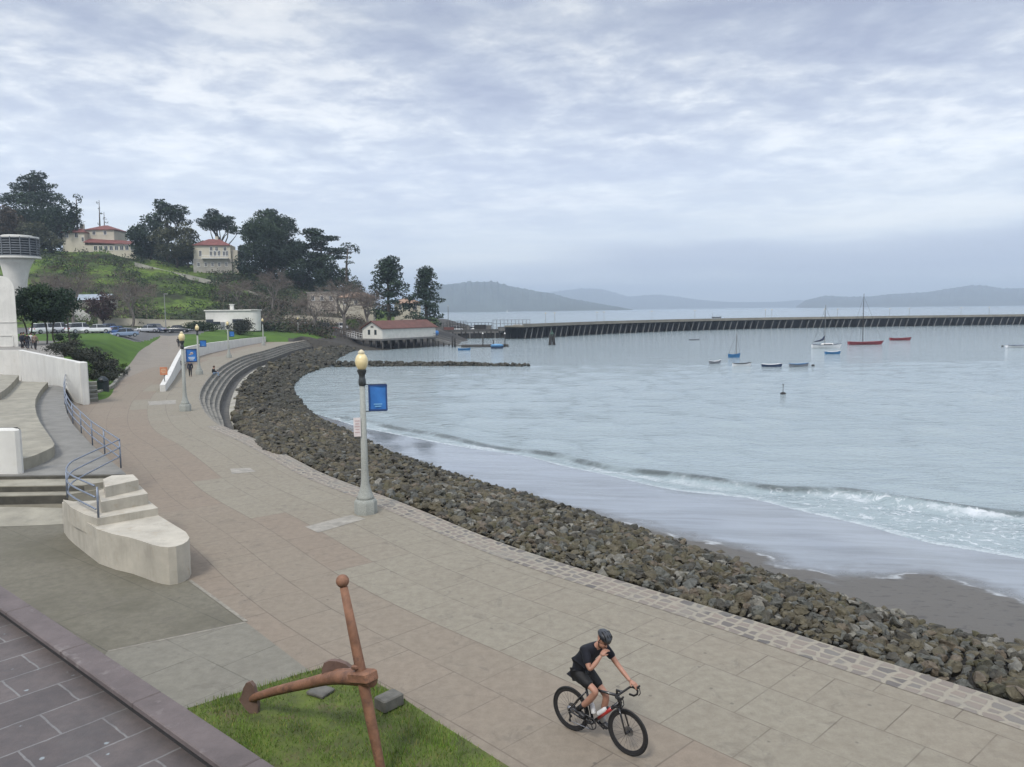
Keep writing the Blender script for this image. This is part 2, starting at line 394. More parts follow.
# cobbled edge band
def cobble_mat():
    m, nt, p, out = nodes('cobble_band')
    au = N(nt, 'ShaderNodeAttribute', attribute_name='pu').outputs['Fac']; av = N(nt, 'ShaderNodeAttribute', attribute_name='pv').outputs['Fac']
    cb = N(nt, 'ShaderNodeCombineXYZ'); nt.links.new(au, cb.inputs[0]); nt.links.new(av, cb.inputs[1])
    mp = N(nt, 'ShaderNodeMapping'); nt.links.new(cb.outputs[0], mp.inputs[0]); mp.inputs['Scale'].default_value = (3.3, 4.4, 1)
    nz = N(nt, 'ShaderNodeTexNoise'); nz.inputs['Scale'].default_value = 1.3; nt.links.new(mp.outputs[0], nz.inputs['Vector'])
    ve = N(nt, 'ShaderNodeVectorMath'); ve.operation = 'MULTIPLY_ADD'; nt.links.new(nz.outputs[1], ve.inputs[0]); ve.inputs[1].default_value = (0.35, 0.25, 0); nt.links.new(mp.outputs[0], ve.inputs[2])
    vo = N(nt, 'ShaderNodeTexVoronoi'); vo.feature = 'DISTANCE_TO_EDGE'; vo.inputs['Randomness'].default_value = 0.42; vo.inputs['Scale'].default_value = 1; nt.links.new(ve.outputs[0], vo.inputs['Vector'])
    vc = N(nt, 'ShaderNodeTexVoronoi'); vc.inputs['Randomness'].default_value = 0.42; vc.inputs['Scale'].default_value = 1; nt.links.new(ve.outputs[0], vc.inputs['Vector'])
    sc = N(nt, 'ShaderNodeSeparateColor'); nt.links.new(vc.outputs['Color'], sc.inputs[0])
    stone = ramp(nt, sc.outputs[0], [(0.0, (0.095, 0.088, 0.082)), (0.3, (0.175, 0.15, 0.128)), (0.6, (0.215, 0.178, 0.145)), (1.0, (0.15, 0.14, 0.125))]).outputs[0]
    e = ramp(nt, vo.outputs['Distance'], [(0.10, 1.0), (0.17, 0.0)]).outputs[0]
    pos = coords(nt, kind='pos'); n2 = noise(nt, pos, 9, 5, 0.65)
    c = mix(nt, e, stone, mix(nt, n2, (0.225, 0.20, 0.155), (0.30, 0.27, 0.215)))
    c = mix(nt, ramp(nt, noise(nt, pos, 0.8, 5, 0.6), [(0.5, 0.0), (0.66, 0.5)]).outputs[0], c, (0.20, 0.19, 0.16))
    nt.links.new(c, p.inputs['Base Color']); p.inputs['Roughness'].default_value = 0.85
    bump(nt, p, mth(nt, 'SUBTRACT', mth(nt, 'MULTIPLY', n2, 0.3), e), 0.5, 0.03); return m
mCob = cobble_mat()
offs = [0.12, -0.14, -0.42, -0.72]
V = []; pu = []; pv = []; idx = [i for i in range(rowsN) if ES[i] < S_COB + 4]
for i in idx:
    for k, o in enumerate(offs): V.append(eoff(i, o, 0.012 if k else 0.008)); pu.append(ES[i]); pv.append(o)
n = 4
Fq = np.array([(i * n + j, i * n + j + 1, (i + 1) * n + j + 1, (i + 1) * n + j) for i in range(len(idx) - 1) for j in range(n - 1)])
struct(npmesh('cobbled_kerb', np.array(V), Fq, mCob, attrs={'pu': pu, 'pv': pv}))
# plaza on the near side of the pedestal, its border strip and paler patches
def near_i(p): return min(range(len(EDGE)), key=lambda i: (EDGE[i].xy - Vector(p[:2])).length)
iA = near_i(G(190, 580)); iB = near_i(G(310, 670))
line = [eoff(i, -7.82, 0).xy for i in range(min(iB, iA) - 14, max(iA, iB) + 1)]     # near -> far
pA = G(189, 580).xy
poly = [G(309, 671).xy, pA, G(150, 577).xy, G(100, 548).xy, G(62, 522).xy, G(0, 520).xy, (-24, 22), (-24, -2), (-6, 4), (-3, 8)]
mb = MB(); mb.sheet([p for p in poly], 0.008); struct(mb.build('plaza', mPlaza))
mb = MB(); mb.sheet([G(245, 622).xy, G(309, 671).xy, G(345, 672).xy, G(330, 700).xy, G(195, 740).xy, G(60, 730).xy, G(108, 651).xy], 0.012); struct(mb.build('plaza_paving', mPlaza2))
mLine = M_('pale_mortar_strip', (0.235, 0.215, 0.175), 0.85, 0.3, 6)
mb = MB()
for a, b, w in (((190, 581), (246, 622), 0.08), ((246, 623), (108, 652), 0.06)):
    a = G(*a); b = G(*b); d = (b - a).normalized(); q = Vector((-d.y, d.x, 0)) * w / 2
    mb.sheet([(a + q).xy, (b + q).xy, (b - q).xy, (a - q).xy], 0.017)
struct(mb.build('plaza_joint_strip', mLine))
mPatch = M_('pale_concrete_patch', (0.285, 0.265, 0.225), 0.85, 0.3, 2.5, kind='pos')
for q in ([(148, 401.5), (176, 400), (176, 404), (149, 405.5)], [(230, 469), (250, 468), (256, 472), (232, 474)], [(305, 527), (352, 515), (366, 519), (318, 533)]):
    mb = MB(); mb.sheet([G(*a).xy for a in q], 0.012); struct(mb.build('pavement_patch', mPatch))
# ------------------------------------------------------------------ stepped sea wall
mStep = M_('sea_wall_concrete', (0.20, 0.188, 0.158), 0.85, 0.3, 1.2, bmp=0.3, bscale=14, stain=((0.085, 0.08, 0.066), 0.8, 0.53), kind='pos')
mStepDark = M_('sea_wall_damp_concrete', (0.085, 0.08, 0.068), 0.8, 0.4, 1.4, bmp=0.3, bscale=10, kind='pos')
rows = []; rowsw = []; rowsl = []; INNER = []
for i in range(rowsN):
    s = ES[i]
    if s < S_A: continue
    r = sm(s, S_A, S_FULL); q = max(r, 0.02)
    pr = [(0.0, 0.0), (0.08, -0.0)]
    for k in range(4):
        pr += [(0.08 + 0.34 * k, -0.30 * (k + 1)), (0.42 + 0.34 * k, -0.30 * (k + 1))]
    rows.append([eoff(i, o * q + 0.0, z * q + 0.003) for o, z in pr])
    rowsw.append([eoff(i, 1.44 * q, -1.195 * q), eoff(i, 1.46 * q, -1.85 * q), eoff(i, 2.35 * q, -1.87 * q)])
    zl = -1.78 * q
    rowsl.append([eoff(i, 2.15 * q, zl - 0.08), eoff(i, 2.17 * q, zl), eoff(i, 2.55 * q + 0.06, zl), eoff(i, 2.58 * q + 0.08, zl - 0.5)])
st = thing('sea_wall_steps', 'curving flight of grey concrete steps going down from the promenade to the rocks', 'steps', EDGE[near_i(G(205, 380))])
org = st.location
mb = MB(); mb.loft([[p - org for p in r] for r in rows]); mb.build('stepped_seating', mStep, st)
mb = MB(); mb.loft([[p - org for p in r] for r in rowsw]); mb.build('retaining_wall', mStepDark, st)
mb = MB(); mb.loft([[p - org for p in r] for r in rowsl if True]); mb.build('ledge', M_('ledge_concrete', (0.33, 0.31, 0.26), 0.9, 0.4, 0.9, stain=((0.14, 0.15, 0.06), 0.9, 0.56), kind='pos'), st)
# ------------------------------------------------------------------ bank under the rocks and beach
pairs = [((1300, 812, -.03), (1300, 735, -1.75)), ((1024, 706, -.03), (1024, 651, -1.75)), ((915, 676, -.03), (960, 636, -1.75)), ((807.6, 640.7, -.03), (850, 600, -1.8)), ((713.6, 610.5, -.03), (759, 570, -1.85)),
         ((595, 575.8, -.03), (642, 531, -1.9)), ((497.7, 544.5, -.03), (550, 502, -2.0)), ((400, 503.5, -.03), (455, 475, -2.05)), ((321.6, 475, -.03), (385, 450, -2.15)), ((291, 458.7, -.03), (350, 432, -2.25)), ((254, 441, -.1), (316, 416, -2.3))]
inn = [G(*a) for a, b in pairs]; outr = [G(*b) for a, b in pairs]
far = [((212, 392), (296, 397, -2.32)), ((220, 382), (293.5, 385, -2.32)), ((238, 368), (305, 374.5, -2.32)), ((258, 358.5), (322, 368, -2.32)), ((280, 349.5), (331, 363.5, -2.32)), ((300, 343), (338, 358.5, -2.32)), ((306.5, 340.3), (347, 353.5, -2.32))]
# inner side of the far stretch follows the ledge
for k, (a, b) in enumerate(far):
    t = (k + 0.6) / (len(far) - 0.4)
    s = S_FULL + (ES[-1] - S_FULL) * (0.0 + t) if k else S_FULL + 6
    i = min(range(rowsN), key=lambda j: abs(ES[j] - s)); inn.append(eoff(i, 2.5, -1.85)); outr.append(G(*b))
inn.append(G(338, 338.5, -0.2)); outr.append(G(360, 349.5, -2.32)); inn.append(G(352, 336.5, 0.0)); outr.append(G(385, 347.5, -2.32))
def pair_curves(a, b, n_per=10):
    # sample both with the same parameter
    A1 = []; B1 = []
    def cm(P, i, t):
        p0 = P[max(i - 1, 0)]; p1 = P[i]; p2 = P[i + 1]; p3 = P[min(i + 2, len(P) - 1)]
        return (p1 * 2 + (p2 - p0) * t + (p0 * 2 - p1 * 5 + p2 * 4 - p3) * t * t + (p1 * 3 - p0 - p2 * 3 + p3) * t ** 3) * 0.5
    for i in range(len(a) - 1):
        for k in range(n_per): A1.append(cm(a, i, k / n_per)); B1.append(cm(b, i, k / n_per))
    A1.append(a[-1]); B1.append(b[-1]); return A1, B1
BI, BO = pair_curves(inn, outr)
def bankpt(u, v):
    """u in 0..1 along, v in 0..1 across"""
    x = u * (len(BI) - 1); i = min(int(x), len(BI) - 2); t = x - i
    a = BI[i].lerp(BI[i + 1], t); b = BO[i].lerp(BO[i + 1], t); p = a.lerp(b, v)
    return p, a, b
mBank = M_('bank_earth', (0.045, 0.040, 0.032), 0.9, 0.5, 2.0, bmp=0.6, bscale=6, kind='pos')
rows = []
for i in range(len(BI)):
    rows.append([BI[i].lerp(BO[i], v) + Vector((0, 0, -0.12 if 0.05 < v else -0.03)) for v in (0, .1, .25, .5, .75, 1.0)])
mb = MB(); mb.loft(rows); struct(mb.build('rock_bank_ground', mBank))
# beach: from the foot of the rocks down below the water
sand_px = [(1300, 660), (1180, 640), (1024, 594), (979, 578), (940.5, 567), (876, 566.8), (845, 573), (811.6, 570), (760, 549), (700, 538), (650, 524), (600, 511), (540, 497), (480, 482), (430, 465), (395, 450), (350, 430)]
S0 = resample(catmull([G(x, y, -1.95) for x, y in sand_px], 0.6), 1.2)
s1_px = [(1300, 610), (1150, 585), (1024, 559), (927.6, 543), (863, 525.5), (793.5, 510), (751.6, 499), (669.5, 490), (603, 475), (560, 466), (526, 457), (471, 449), (416.7, 439), (362, 428), (334.7, 420)]
S1 = resample(catmull([G(x, y, W) for x, y in s1_px], 0.6), 1.2)
s2_px = [(1300, 545), (1150, 530), (1024, 517), (951, 510.5), (889, 501), (845, 494.5), (775, 491.5), (728, 486), (673, 478.5), (603, 468), (556, 457.5), (515, 451), (471, 444), (433, 435.5), (378, 426), (345, 419)]
S2 = resample(catmull([G(x, y, W) for x, y in s2_px], 0.6), 1.2)
def zbeach(XY):
    d0 = -sdist(XY, BO); d1 = sdist(XY, S1)   # landward of foot positive d0
    return d0, d1
def beach():
    us = np.arange(100, 1420, 3.0); ds = [9.0]
    while ds[-1] < 92: ds.append(ds[-1] * 1.009)
    ds = np.array(ds); Dg, Ug = np.meshgrid(ds, us, indexing='ij'); X = Dg * (Ug - 512) / FPX
    XY = np.stack([X.ravel(), Dg.ravel()], 1); foot = BO[:int(len(BO) * .72)]
    dF = sdist(XY, [b.xy for b in foot]); dS1 = sdist(XY, S1)
    FP = np.array([f[:] for f in foot]); zf = np.array([FP[np.argmin((FP[:, 0] - q[0]) ** 2 + (FP[:, 1] - q[1]) ** 2), 2] if abs(d) < 40 else -2 for q, d in zip(XY, dF)])
    a = np.clip(dF, 0, None); w = a / np.maximum(a + np.clip(-dS1, 0, None), 1e-3)
    z = np.where(dS1 < 0, zf * (1 - w) + (W + 0.012) * w, W + 0.012 - 0.05 * dS1)
    z = z + 0.02 * np.sin(XY[:, 0] * 1.1 + np.sin(XY[:, 1] * .7)) * np.clip(-dS1, 0, 1)
    V = np.stack([XY[:, 0], XY[:, 1], z], 1); nu = len(us)
    i, j = np.meshgrid(np.arange(len(ds) - 1), np.arange(nu - 1), indexing='ij')
    Fq = np.stack([i * nu + j, i * nu + j + 1, (i + 1) * nu + j + 1, (i + 1) * nu + j], -1).reshape(-1, 4)
    ok = (dF > -1.0) & (dF < 24) & (dS1 < 14); Fq = Fq[ok[Fq].all(1)]
    s0 = sdist(XY, S0)
    m, nt, p, out = nodes('wet_sand')
    at = N(nt, 'ShaderNodeAttribute', attribute_name='wet').outputs['Fac']
    pos = coords(nt, kind='pos'); n1 = noise(nt, pos, 0.55, 5, 0.6, 0.5); n2 = noise(nt, pos, 14, 4, 0.6)
    st = coords(nt, scale=(0.22, 1.5, 1), rot=R_(52), kind='pos'); n3 = noise(nt, st, 0.7, 6, 0.62, 0.35)
    w = mth(nt, 'ADD', at, mth(nt, 'MULTIPLY', mth(nt, 'SUBTRACT', n1, 0.5), 2.6)); w = mth(nt, 'ADD', w, mth(nt, 'MULTIPLY', mth(nt, 'SUBTRACT', n3, 0.5), 1.2))
    wf = ramp(nt, mth(nt, 'ADD', mth(nt, 'MULTIPLY', w, 0.25), 0.5), [(0.30, 0.0), (0.66, 1.0)]).outputs[0]
    sand = mix(nt, n2, (0.086, 0.078, 0.066), (0.125, 0.113, 0.095))
    kelp = noise(nt, coords(nt, scale=(1, 2.2, 1), rot=R_(-40), kind='pos'), 2.6, 5, 0.55, 0.3)
    sand = mix(nt, ramp(nt, kelp, [(0.585, 0.0), (0.63, 0.75)]).outputs[0], sand, (0.04, 0.034, 0.03))
    film = mix(nt, ramp(nt, n3, [(0.34, 0.0), (0.58, 1.0)]).outputs[0], (0.155, 0.17, 0.185), (0.225, 0.248, 0.275))  # thin foamy film, the sky's sheen on it put into the pale colour
    sand = mix(nt, mth(nt, 'MULTIPLY', n1, 0.6), sand, (0.085, 0.078, 0.066))
    fl = ramp(nt, wf, [(0.0, 0.0), (0.10, 0.0), (0.22, 0.8), (0.36, 0.0)]).outputs[0]
    cc_ = mix(nt, mth(nt, 'MULTIPLY', fl, ramp(nt, noise(nt, pos, 1.2, 4, 0.6), [(0.45, 0.0), (0.6, 1.0)]).outputs[0]), mix(nt, wf, sand, film), (0.45, 0.47, 0.48))
    nt.links.new(cc_, p.inputs['Base Color'])
    rr = N(nt, 'ShaderNodeMapRange'); nt.links.new(wf, rr.inputs[0]); rr.inputs[3].default_value = 0.5; rr.inputs[4].default_value = 0.07; nt.links.new(rr.outputs[0], p.inputs['Roughness'])
    p.inputs['IOR'].default_value = 1.38
    bump(nt, p, mth(nt, 'ADD', noise(nt, pos, 3.0, 4, 0.6), mth(nt, 'MULTIPLY', n3, 2.0)), 0.18, 0.03)
    o = npmesh('beach', V, Fq, m, smooth=True, attrs={'wet': s0}); struct(o)
beach()
# ================================================================== water
def water():
    us = np.concatenate([np.arange(-900, -100, 40), np.arange(-100, 1200, 3.0), np.arange(1200, 2200, 40)])
    ds = [9.0]
    while ds[-1] < 9400: ds.append(ds[-1] * (1.0065 if ds[-1] < 60 else 1.014 if ds[-1] < 160 else 1.04))
    ds = np.array(ds); Dg, Ug = np.meshgrid(ds, us, indexing='ij')
    X = Dg * (Ug - 512) / FPX; Y = Dg; XY = np.stack([X.ravel(), Y.ravel()], 1)
    s1 = np.full(len(XY), 300.0); s2 = np.full(len(XY), 300.0); nearm = XY[:, 1] < 120
    s1[nearm] = sdist(XY[nearm], S1); s2[nearm] = sdist(XY[nearm], S2)
    z = np.full(len(XY), W)
    x, y = XY[:, 0], XY[:, 1]
    ph = np.sin(x * .23 + y * .11) * .5 + np.sin(x * .57 - y * .31 + 1.3) * .35 + np.sin(x * 1.3 + y * .9) * .2
    s2w = s2 + 0.35 * ph
    amp = np.clip(0.28 + 0.14 * ph, 0.06, None)
    ridge = amp * np.where(s2w < 0, np.exp(-(s2w / 0.42) ** 2), np.exp(-(s2w / 1.5) ** 2))
    sec = 0.07 * np.exp(-((s2 - 3.6 + ph * .5) / 1.0) ** 2) + 0.05 * np.exp(-((s2 - 8 + ph) / 1.3) ** 2)
    inner = 0.06 * np.exp(-((s1 - 0.5 + 0.3 * ph) / 0.35) ** 2)
    chop = np.zeros(len(XY)); rg = np.random.default_rng(3)
    for k in range(14):
        a = rg.uniform(-.9, .9) + 0.9; f = rg.uniform(0.5, 2.6); chop += 0.016 / f ** .7 * np.sin(f * (x * np.cos(a) + y * np.sin(a)) + rg.uniform(0, 6.3))
    fade = np.clip(s1 / 4, 0, 1) * np.clip((140 - y) / 60, 0, 1)
    z = z + np.where(nearm, ridge + sec + inner + chop * fade, 0)
    z = np.where(s1 < 0, W + np.clip(s1, -3, 0) * 0.15, z)
    V = np.stack([x, y, z], 1); nu = len(us)
    i, j = np.meshgrid(np.arange(len(ds) - 1), np.arange(nu - 1), indexing='ij'); i = i.ravel(); j = j.ravel()
    Fq = np.stack([i * nu + j, i * nu + j + 1, (i + 1) * nu + j + 1, (i + 1) * nu + j], 1)
    m, nt, p, out = nodes('bay_water')
    a1 = N(nt, 'ShaderNodeAttribute', attribute_name='s1').outputs['Fac']; a2 = N(nt, 'ShaderNodeAttribute', attribute_name='s2').outputs['Fac']
    pos = coords(nt, kind='pos')
    v1 = coords(nt, scale=(0.8, 1.5, 1), rot=R_(20), kind='pos')
    w1 = noise(nt, v1, 1.5, 3, 0.6, 0.6); w2 = noise(nt, v1, 0.22, 5, 0.6, 0.4); w3 = noise(nt, v1, 5.5, 2, 0.5)
    h = mth(nt, 'ADD', mth(nt, 'MULTIPLY', w1, 0.55), mth(nt, 'MULTIPLY', w2, 1.5)); h = mth(nt, 'ADD', h, mth(nt, 'MULTIPLY', w3, 0.16)); h = mth(nt, 'ADD', h, mth(nt, 'MULTIPLY', noise(nt, coords(nt, scale=(0.6, 1.4, 1), rot=R_(35), kind='pos'), 0.6, 4, 0.6, 0.8), 1.3))
    bump(nt, p, h, 0.52, 0.45)
    big = noise(nt, coords(nt, scale=(0.25, 1, 1), kind='pos'), 0.035, 4, 0.55, 0.3)
    body = mix(nt, big, (0.235, 0.29, 0.305), (0.285, 0.335, 0.345))
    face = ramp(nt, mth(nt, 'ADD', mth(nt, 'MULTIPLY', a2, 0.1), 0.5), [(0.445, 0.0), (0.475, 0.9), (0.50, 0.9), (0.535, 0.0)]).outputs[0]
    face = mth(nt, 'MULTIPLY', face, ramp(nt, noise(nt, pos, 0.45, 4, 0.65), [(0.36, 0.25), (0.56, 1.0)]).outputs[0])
    body = mix(nt, face, body, (0.060, 0.072, 0.068))  # breaker face mirrors less sky; that darkening is put into the body colour
    # foam: a lacy belt between the swash edge and the breaker, white crest just shoreward of it
    lace = noise(nt, coords(nt, scale=(1, 1, 1), kind='pos'), 1.7, 7, 0.72, 1.6)
    belt = mth(nt, 'MULTIPLY', ramp(nt, mth(nt, 'ADD', mth(nt, 'MULTIPLY', a1, 0.1), 0.5), [(0.48, 0.0), (0.52, 1.0)]).outputs[0], ramp(nt, mth(nt, 'ADD', mth(nt, 'MULTIPLY', a2, 0.1), 0.5), [(0.46, 1.0), (0.51, 0.0)]).outputs[0])
    sx = N(nt, 'ShaderNodeSeparateXYZ'); nt.links.new(N(nt, 'ShaderNodeNewGeometry').outputs['Position'], sx.inputs[0]); east = ramp(nt, mth(nt, 'MULTIPLY', sx.outputs[0], 0.05), [(0.42, 0.06), (0.78, 1.0)]).outputs[0]
    f1 = mth(nt, 'MULTIPLY', mth(nt, 'MULTIPLY', belt, east), ramp(nt, lace, [(0.535, 0.0), (0.64, 0.8)]).outputs[0])
    a2n = mth(nt, 'ADD', a2, mth(nt, 'MULTIPLY', mth(nt, 'SUBTRACT', noise(nt, pos, 0.5, 5, 0.65), 0.5), 1.6))
    crest = ramp(nt, mth(nt, 'ADD', mth(nt, 'MULTIPLY', a2n, 0.1), 0.5), [(0.385, 0.0), (0.42, 0.9), (0.446, 0.9), (0.458, 0.0)]).outputs[0]
    crest = mth(nt, 'MULTIPLY', mth(nt, 'MULTIPLY', crest, mth(nt, 'ADD', mth(nt, 'MULTIPLY', east, 0.6), 0.4)), ramp(nt, noise(nt, pos, 0.28, 3, 0.6), [(0.46, 0.0), (0.62, 1.0)]).outputs[0])
    a1n = mth(nt, 'ADD', a1, mth(nt, 'MULTIPLY', mth(nt, 'SUBTRACT', noise(nt, pos, 1.3, 5, 0.65), 0.5), 1.0))
    edge = ramp(nt, mth(nt, 'ADD', mth(nt, 'MULTIPLY', a1n, 0.1), 0.5), [(0.495, 0.0), (0.503, 1.0), (0.515, 0.7), (0.54, 0.0)]).outputs[0]
    f = mth(nt, 'MAXIMUM', mth(nt, 'MAXIMUM', f1, mth(nt, 'MULTIPLY', crest, ramp(nt, lace, [(0.36, 0.2), (0.5, 1.0)]).outputs[0])), mth(nt, 'MULTIPLY', edge, 0.42))
    f = mth(nt, 'MINIMUM', f, 1.0)
    nt.links.new(mix(nt, f, body, (0.60, 0.62, 0.635)), p.inputs['Base Color'])
    rr = N(nt, 'ShaderNodeMapRange'); nt.links.new(f, rr.inputs[0]); rr.inputs[3].default_value = 0.09; rr.inputs[4].default_value = 0.7; nt.links.new(rr.outputs[0], p.inputs['Roughness'])
    p.inputs['IOR'].default_value = 1.36
    struct(npmesh('water', V, Fq, m, smooth=True, attrs={'s1': s1, 's2': s2}))
water()
# ================================================================== land rising behind: lawns, road, bluff
TU = [-140, 0, 70, 84, 96, 110, 116, 128, 150, 170, 190, 230, 266, 310, 350, 400, 440, 475]
TD = [55, 75, 90, 105, 118, 130, 145, 160, 178, 187, 200, 230, 262, 300, 450]
TZ = [[2.75, 2.75, 2.8, 3.0, 3.1, 3.2, 3.3, 3.4, 3.6, 5, 9, 19, 28, 31, 32],
      [2.75, 2.75, 2.8, 3.0, 3.1, 3.2, 3.3, 3.4, 3.6, 5, 9, 19, 28, 31, 32],
      [2.7, 2.7, 2.8, 3.0, 3.1, 3.2, 3.3, 3.4, 3.7, 5, 9, 18.5, 27.5, 30, 31],
      [-.1, 1.9, 2.4, 2.9, 3.1, 3.2, 3.3, 3.4, 3.7, 5, 9, 18.4, 27.5, 30, 30],
      [-.1, 1.1, 1.9, 2.7, 3.1, 3.2, 3.3, 3.4, 3.8, 5, 8.8, 18, 27, 29.5, 30],
      [-.1, .2, 1.1, 2.2, 2.9, 3.2, 3.3, 3.4, 3.8, 5, 8.5, 17.5, 26.5, 29, 30],
      [-.1, -.1, .6, 1.7, 2.4, 2.8, 3.1, 3.3, 3.75, 4.9, 8.3, 17.2, 26.2, 28.7, 29.5],
      [-.1, -.1, -.1, .7, 1.6, 2.3, 3.0, 3.2, 3.7, 4.8, 8, 16.5, 25.5, 28.5, 29],
      [-.1, -.1, -.1, -.05, .35, .9, 1.9, 2.7, 3.5, 4.5, 7.5, 15.5, 24, 27, 28],
      [-.1, -.1, -.1, -.1, .1, .45, 1.5, 2.6, 3.3, 4.2, 7, 14.5, 22.5, 26, 27],
      [-.1, -.1, .3, .5, .7, 1.0, 1.8, 2.6, 3.2, 4, 6.5, 14, 21.5, 25, 26],
      [-1, -1, -1, .8, 1.1, 1.3, 1.6, 2.2, 2.7, 3.0, 4.8, 12.0, 19, 23, 24],
      [-3, -3, -3, -3, -1, .6, .9, 1.3, 2.0, 2.3, 2.8, 9.5, 16, 20, 21],
      [-3, -3, -3, -3, -3, -3, -2.2, -.6, 1.45, 2.2, 2.6, 7, 12.5, 16, 17],
      [-3, -3, -3, -3, -3, -3, -3, -2.8, -.9, .6, 1.8, 4.4, 8, 10, 11],
      [-3, -3, -3, -3, -3, -3, -3, -3, -2.5, -1.2, .9, 2, 3, 3.5, 3.5],
      [-3, -3, -3, -3, -3, -3, -3, -3, -3, -3, -.9, .5, 1.2, 1.2, 1.2],
      [-3.5] * 15]
TU, TD, TZ = np.array(TU, float), np.array(TD, float), np.array(TZ, float)
def Tz(u, d):
    u = np.clip(np.asarray(u, float), TU[0], TU[-1]); d = np.clip(np.asarray(d, float), TD[0], TD[-1])
    i = np.clip(np.searchsorted(TU, u) - 1, 0, len(TU) - 2); j = np.clip(np.searchsorted(TD, d) - 1, 0, len(TD) - 2)
    a = (u - TU[i]) / (TU[i + 1] - TU[i]); b = (d - TD[j]) / (TD[j + 1] - TD[j]); b2 = b
    return (TZ[i, j] * (1 - a) + TZ[i + 1, j] * a) * (1 - b2) + (TZ[i, j + 1] * (1 - a) + TZ[i + 1, j + 1] * a) * b2
def xu(u, d): return d * (u - 512) / FPX
def P(u, d, dz=0.0): return Vector((xu(u, d), d, float(Tz(u, d)) + dz))
wall_px = [(165.6, 391.5), (172, 383), (180, 370.5), (185, 364), (191, 359.5), (200, 356.2), (213, 352.6), (228, 349.3), (247, 345.3), (266, 342)]
WALL = resample(catmull([G(x, y) for x, y in wall_px], 0.6), 1.5)
def terrain():
    us = np.arange(-140, 476, 3.0); ds = [54.0]
    while ds[-1] < 450: ds.append(ds[-1] * 1.012)
    ds = np.array(ds); Dg, Ug = np.meshgrid(ds, us, indexing='ij'); Z = Tz(Ug, Dg)
    X = Dg * (Ug - 512) / FPX; XY = np.stack([X.ravel(), Dg.ravel()], 1)
    sd = sdist(XY, [w.xy for w in WALL]).reshape(Z.shape)
    beyond = (Dg < WALL[-1].y + 1) & (Dg > WALL[0].y) & (sd > -0.5) & (Ug > 166)
    Z = np.where(beyond & (Z > -0.1), -0.1, Z)
    par = (Ug < 84) & (Dg < PARA(Ug)); Z = np.where(par, -0.3, Z)
    se = sdist(XY, [e.xy for e in EDGE]).reshape(Z.shape); Z = np.where((se > -0.8) & (Dg < EDGE[-1].y - 1), -3.5, Z)
    rough = np.clip((Dg - 200) / 30, 0, 1); Z = Z + rough * (0.5 * np.sin(X * .31 + Dg * .17) + 0.4 * np.sin(X * .13 - Dg * .27 + 1))
    V = np.stack([X.ravel(), Dg.ravel(), Z.ravel()], 1); nu = len(us)
    i, j = np.meshgrid(np.arange(len(ds) - 1), np.arange(nu - 1), indexing='ij')
    Fq = np.stack([i * nu + j, i * nu + j + 1, (i + 1) * nu + j + 1, (i + 1) * nu + j], -1).reshape(-1, 4)
    dc = ds[i].ravel()
    uc = us[j].ravel()
    far_side = np.where(uc > 255, 199, 166); near_side = np.where(uc > 255, 182, np.interp(uc, [100, 135, 160, 200, 215], [126, 127, 149, 152, 170]))
    mi = np.where(dc < near_side, 0, np.where(dc < far_side, 1, 2))
    mi = np.where((mi == 0) & (uc < 62) & (dc < 100), 3, mi)
    zc = Z.reshape(-1)[Fq].mean(1); mi = np.where((uc > 262) & (zc < np.where(uc > 335, .75, .35)), 4, mi); mi = np.where((uc > 415) & (zc < 1.6), 4, mi)
    keep = Z.reshape(-1)[Fq].max(1) > -2.9
    Fq, mi = Fq[keep], mi[keep]
    lawn = M_('lawn_turf', (0.080, 0.140, 0.028), 0.95, 0.35, 0.22, kind='pos', bmp=0.5, bscale=5, col2=(0.054, 0.098, 0.022), spec=0.1)
    road = M_('car_park_asphalt', (0.10, 0.098, 0.095), 0.9, 0.25, 0.5, kind='pos')
    pav = M_('terrace_paving', (0.24, 0.225, 0.20), 0.9, 0.2, 0.8, kind='pos')
    m, nt, p, out = nodes('bluff_growth')
    pos = coords(nt, kind='pos'); n1 = noise(nt, pos, 0.045, 5, 0.6, 0.6); n2 = noise(nt, pos, 0.35, 6, 0.7, 0.4); n3 = noise(nt, pos, 1.5, 4, 0.6)
    t = mth(nt, 'ADD', mth(nt, 'MULTIPLY', n1, 0.7), mth(nt, 'MULTIPLY', n2, 0.45))
    c = ramp(nt, t, [(0.40, (0.024, 0.028, 0.016)), (0.50, (0.036, 0.042, 0.022)), (0.57, (0.066, 0.100, 0.026)), (0.64, (0.130, 0.200, 0.036)), (0.72, (0.080, 0.070, 0.048))]).outputs[0]
    c = mix(nt, ramp(nt, n3, [(0.35, 0.6), (0.6, 0.0)]).outputs[0], c, (0.03, 0.035, 0.018))
    nt.links.new(c, p.inputs['Base Color']); p.inputs['Roughness'].default_value = 1; p.inputs['Specular IOR Level'].default_value = 0.1; bump(nt, p, n3, 0.8, 0.4)
    o = npmesh('hill', V, Fq, [lawn, road, m, pav, mBank], smooth=True, mi=mi); struct(o)
_p0 = G(83, 405); PTOP = A(81, 363, _p0.y).z; _p1 = G(18, 350, PTOP)
def PARA(U): return np.interp(U, [18, 83], [_p1.y + .6, _p0.y + .6])
print('parapet', _p0, PTOP, _p1)
terrain()
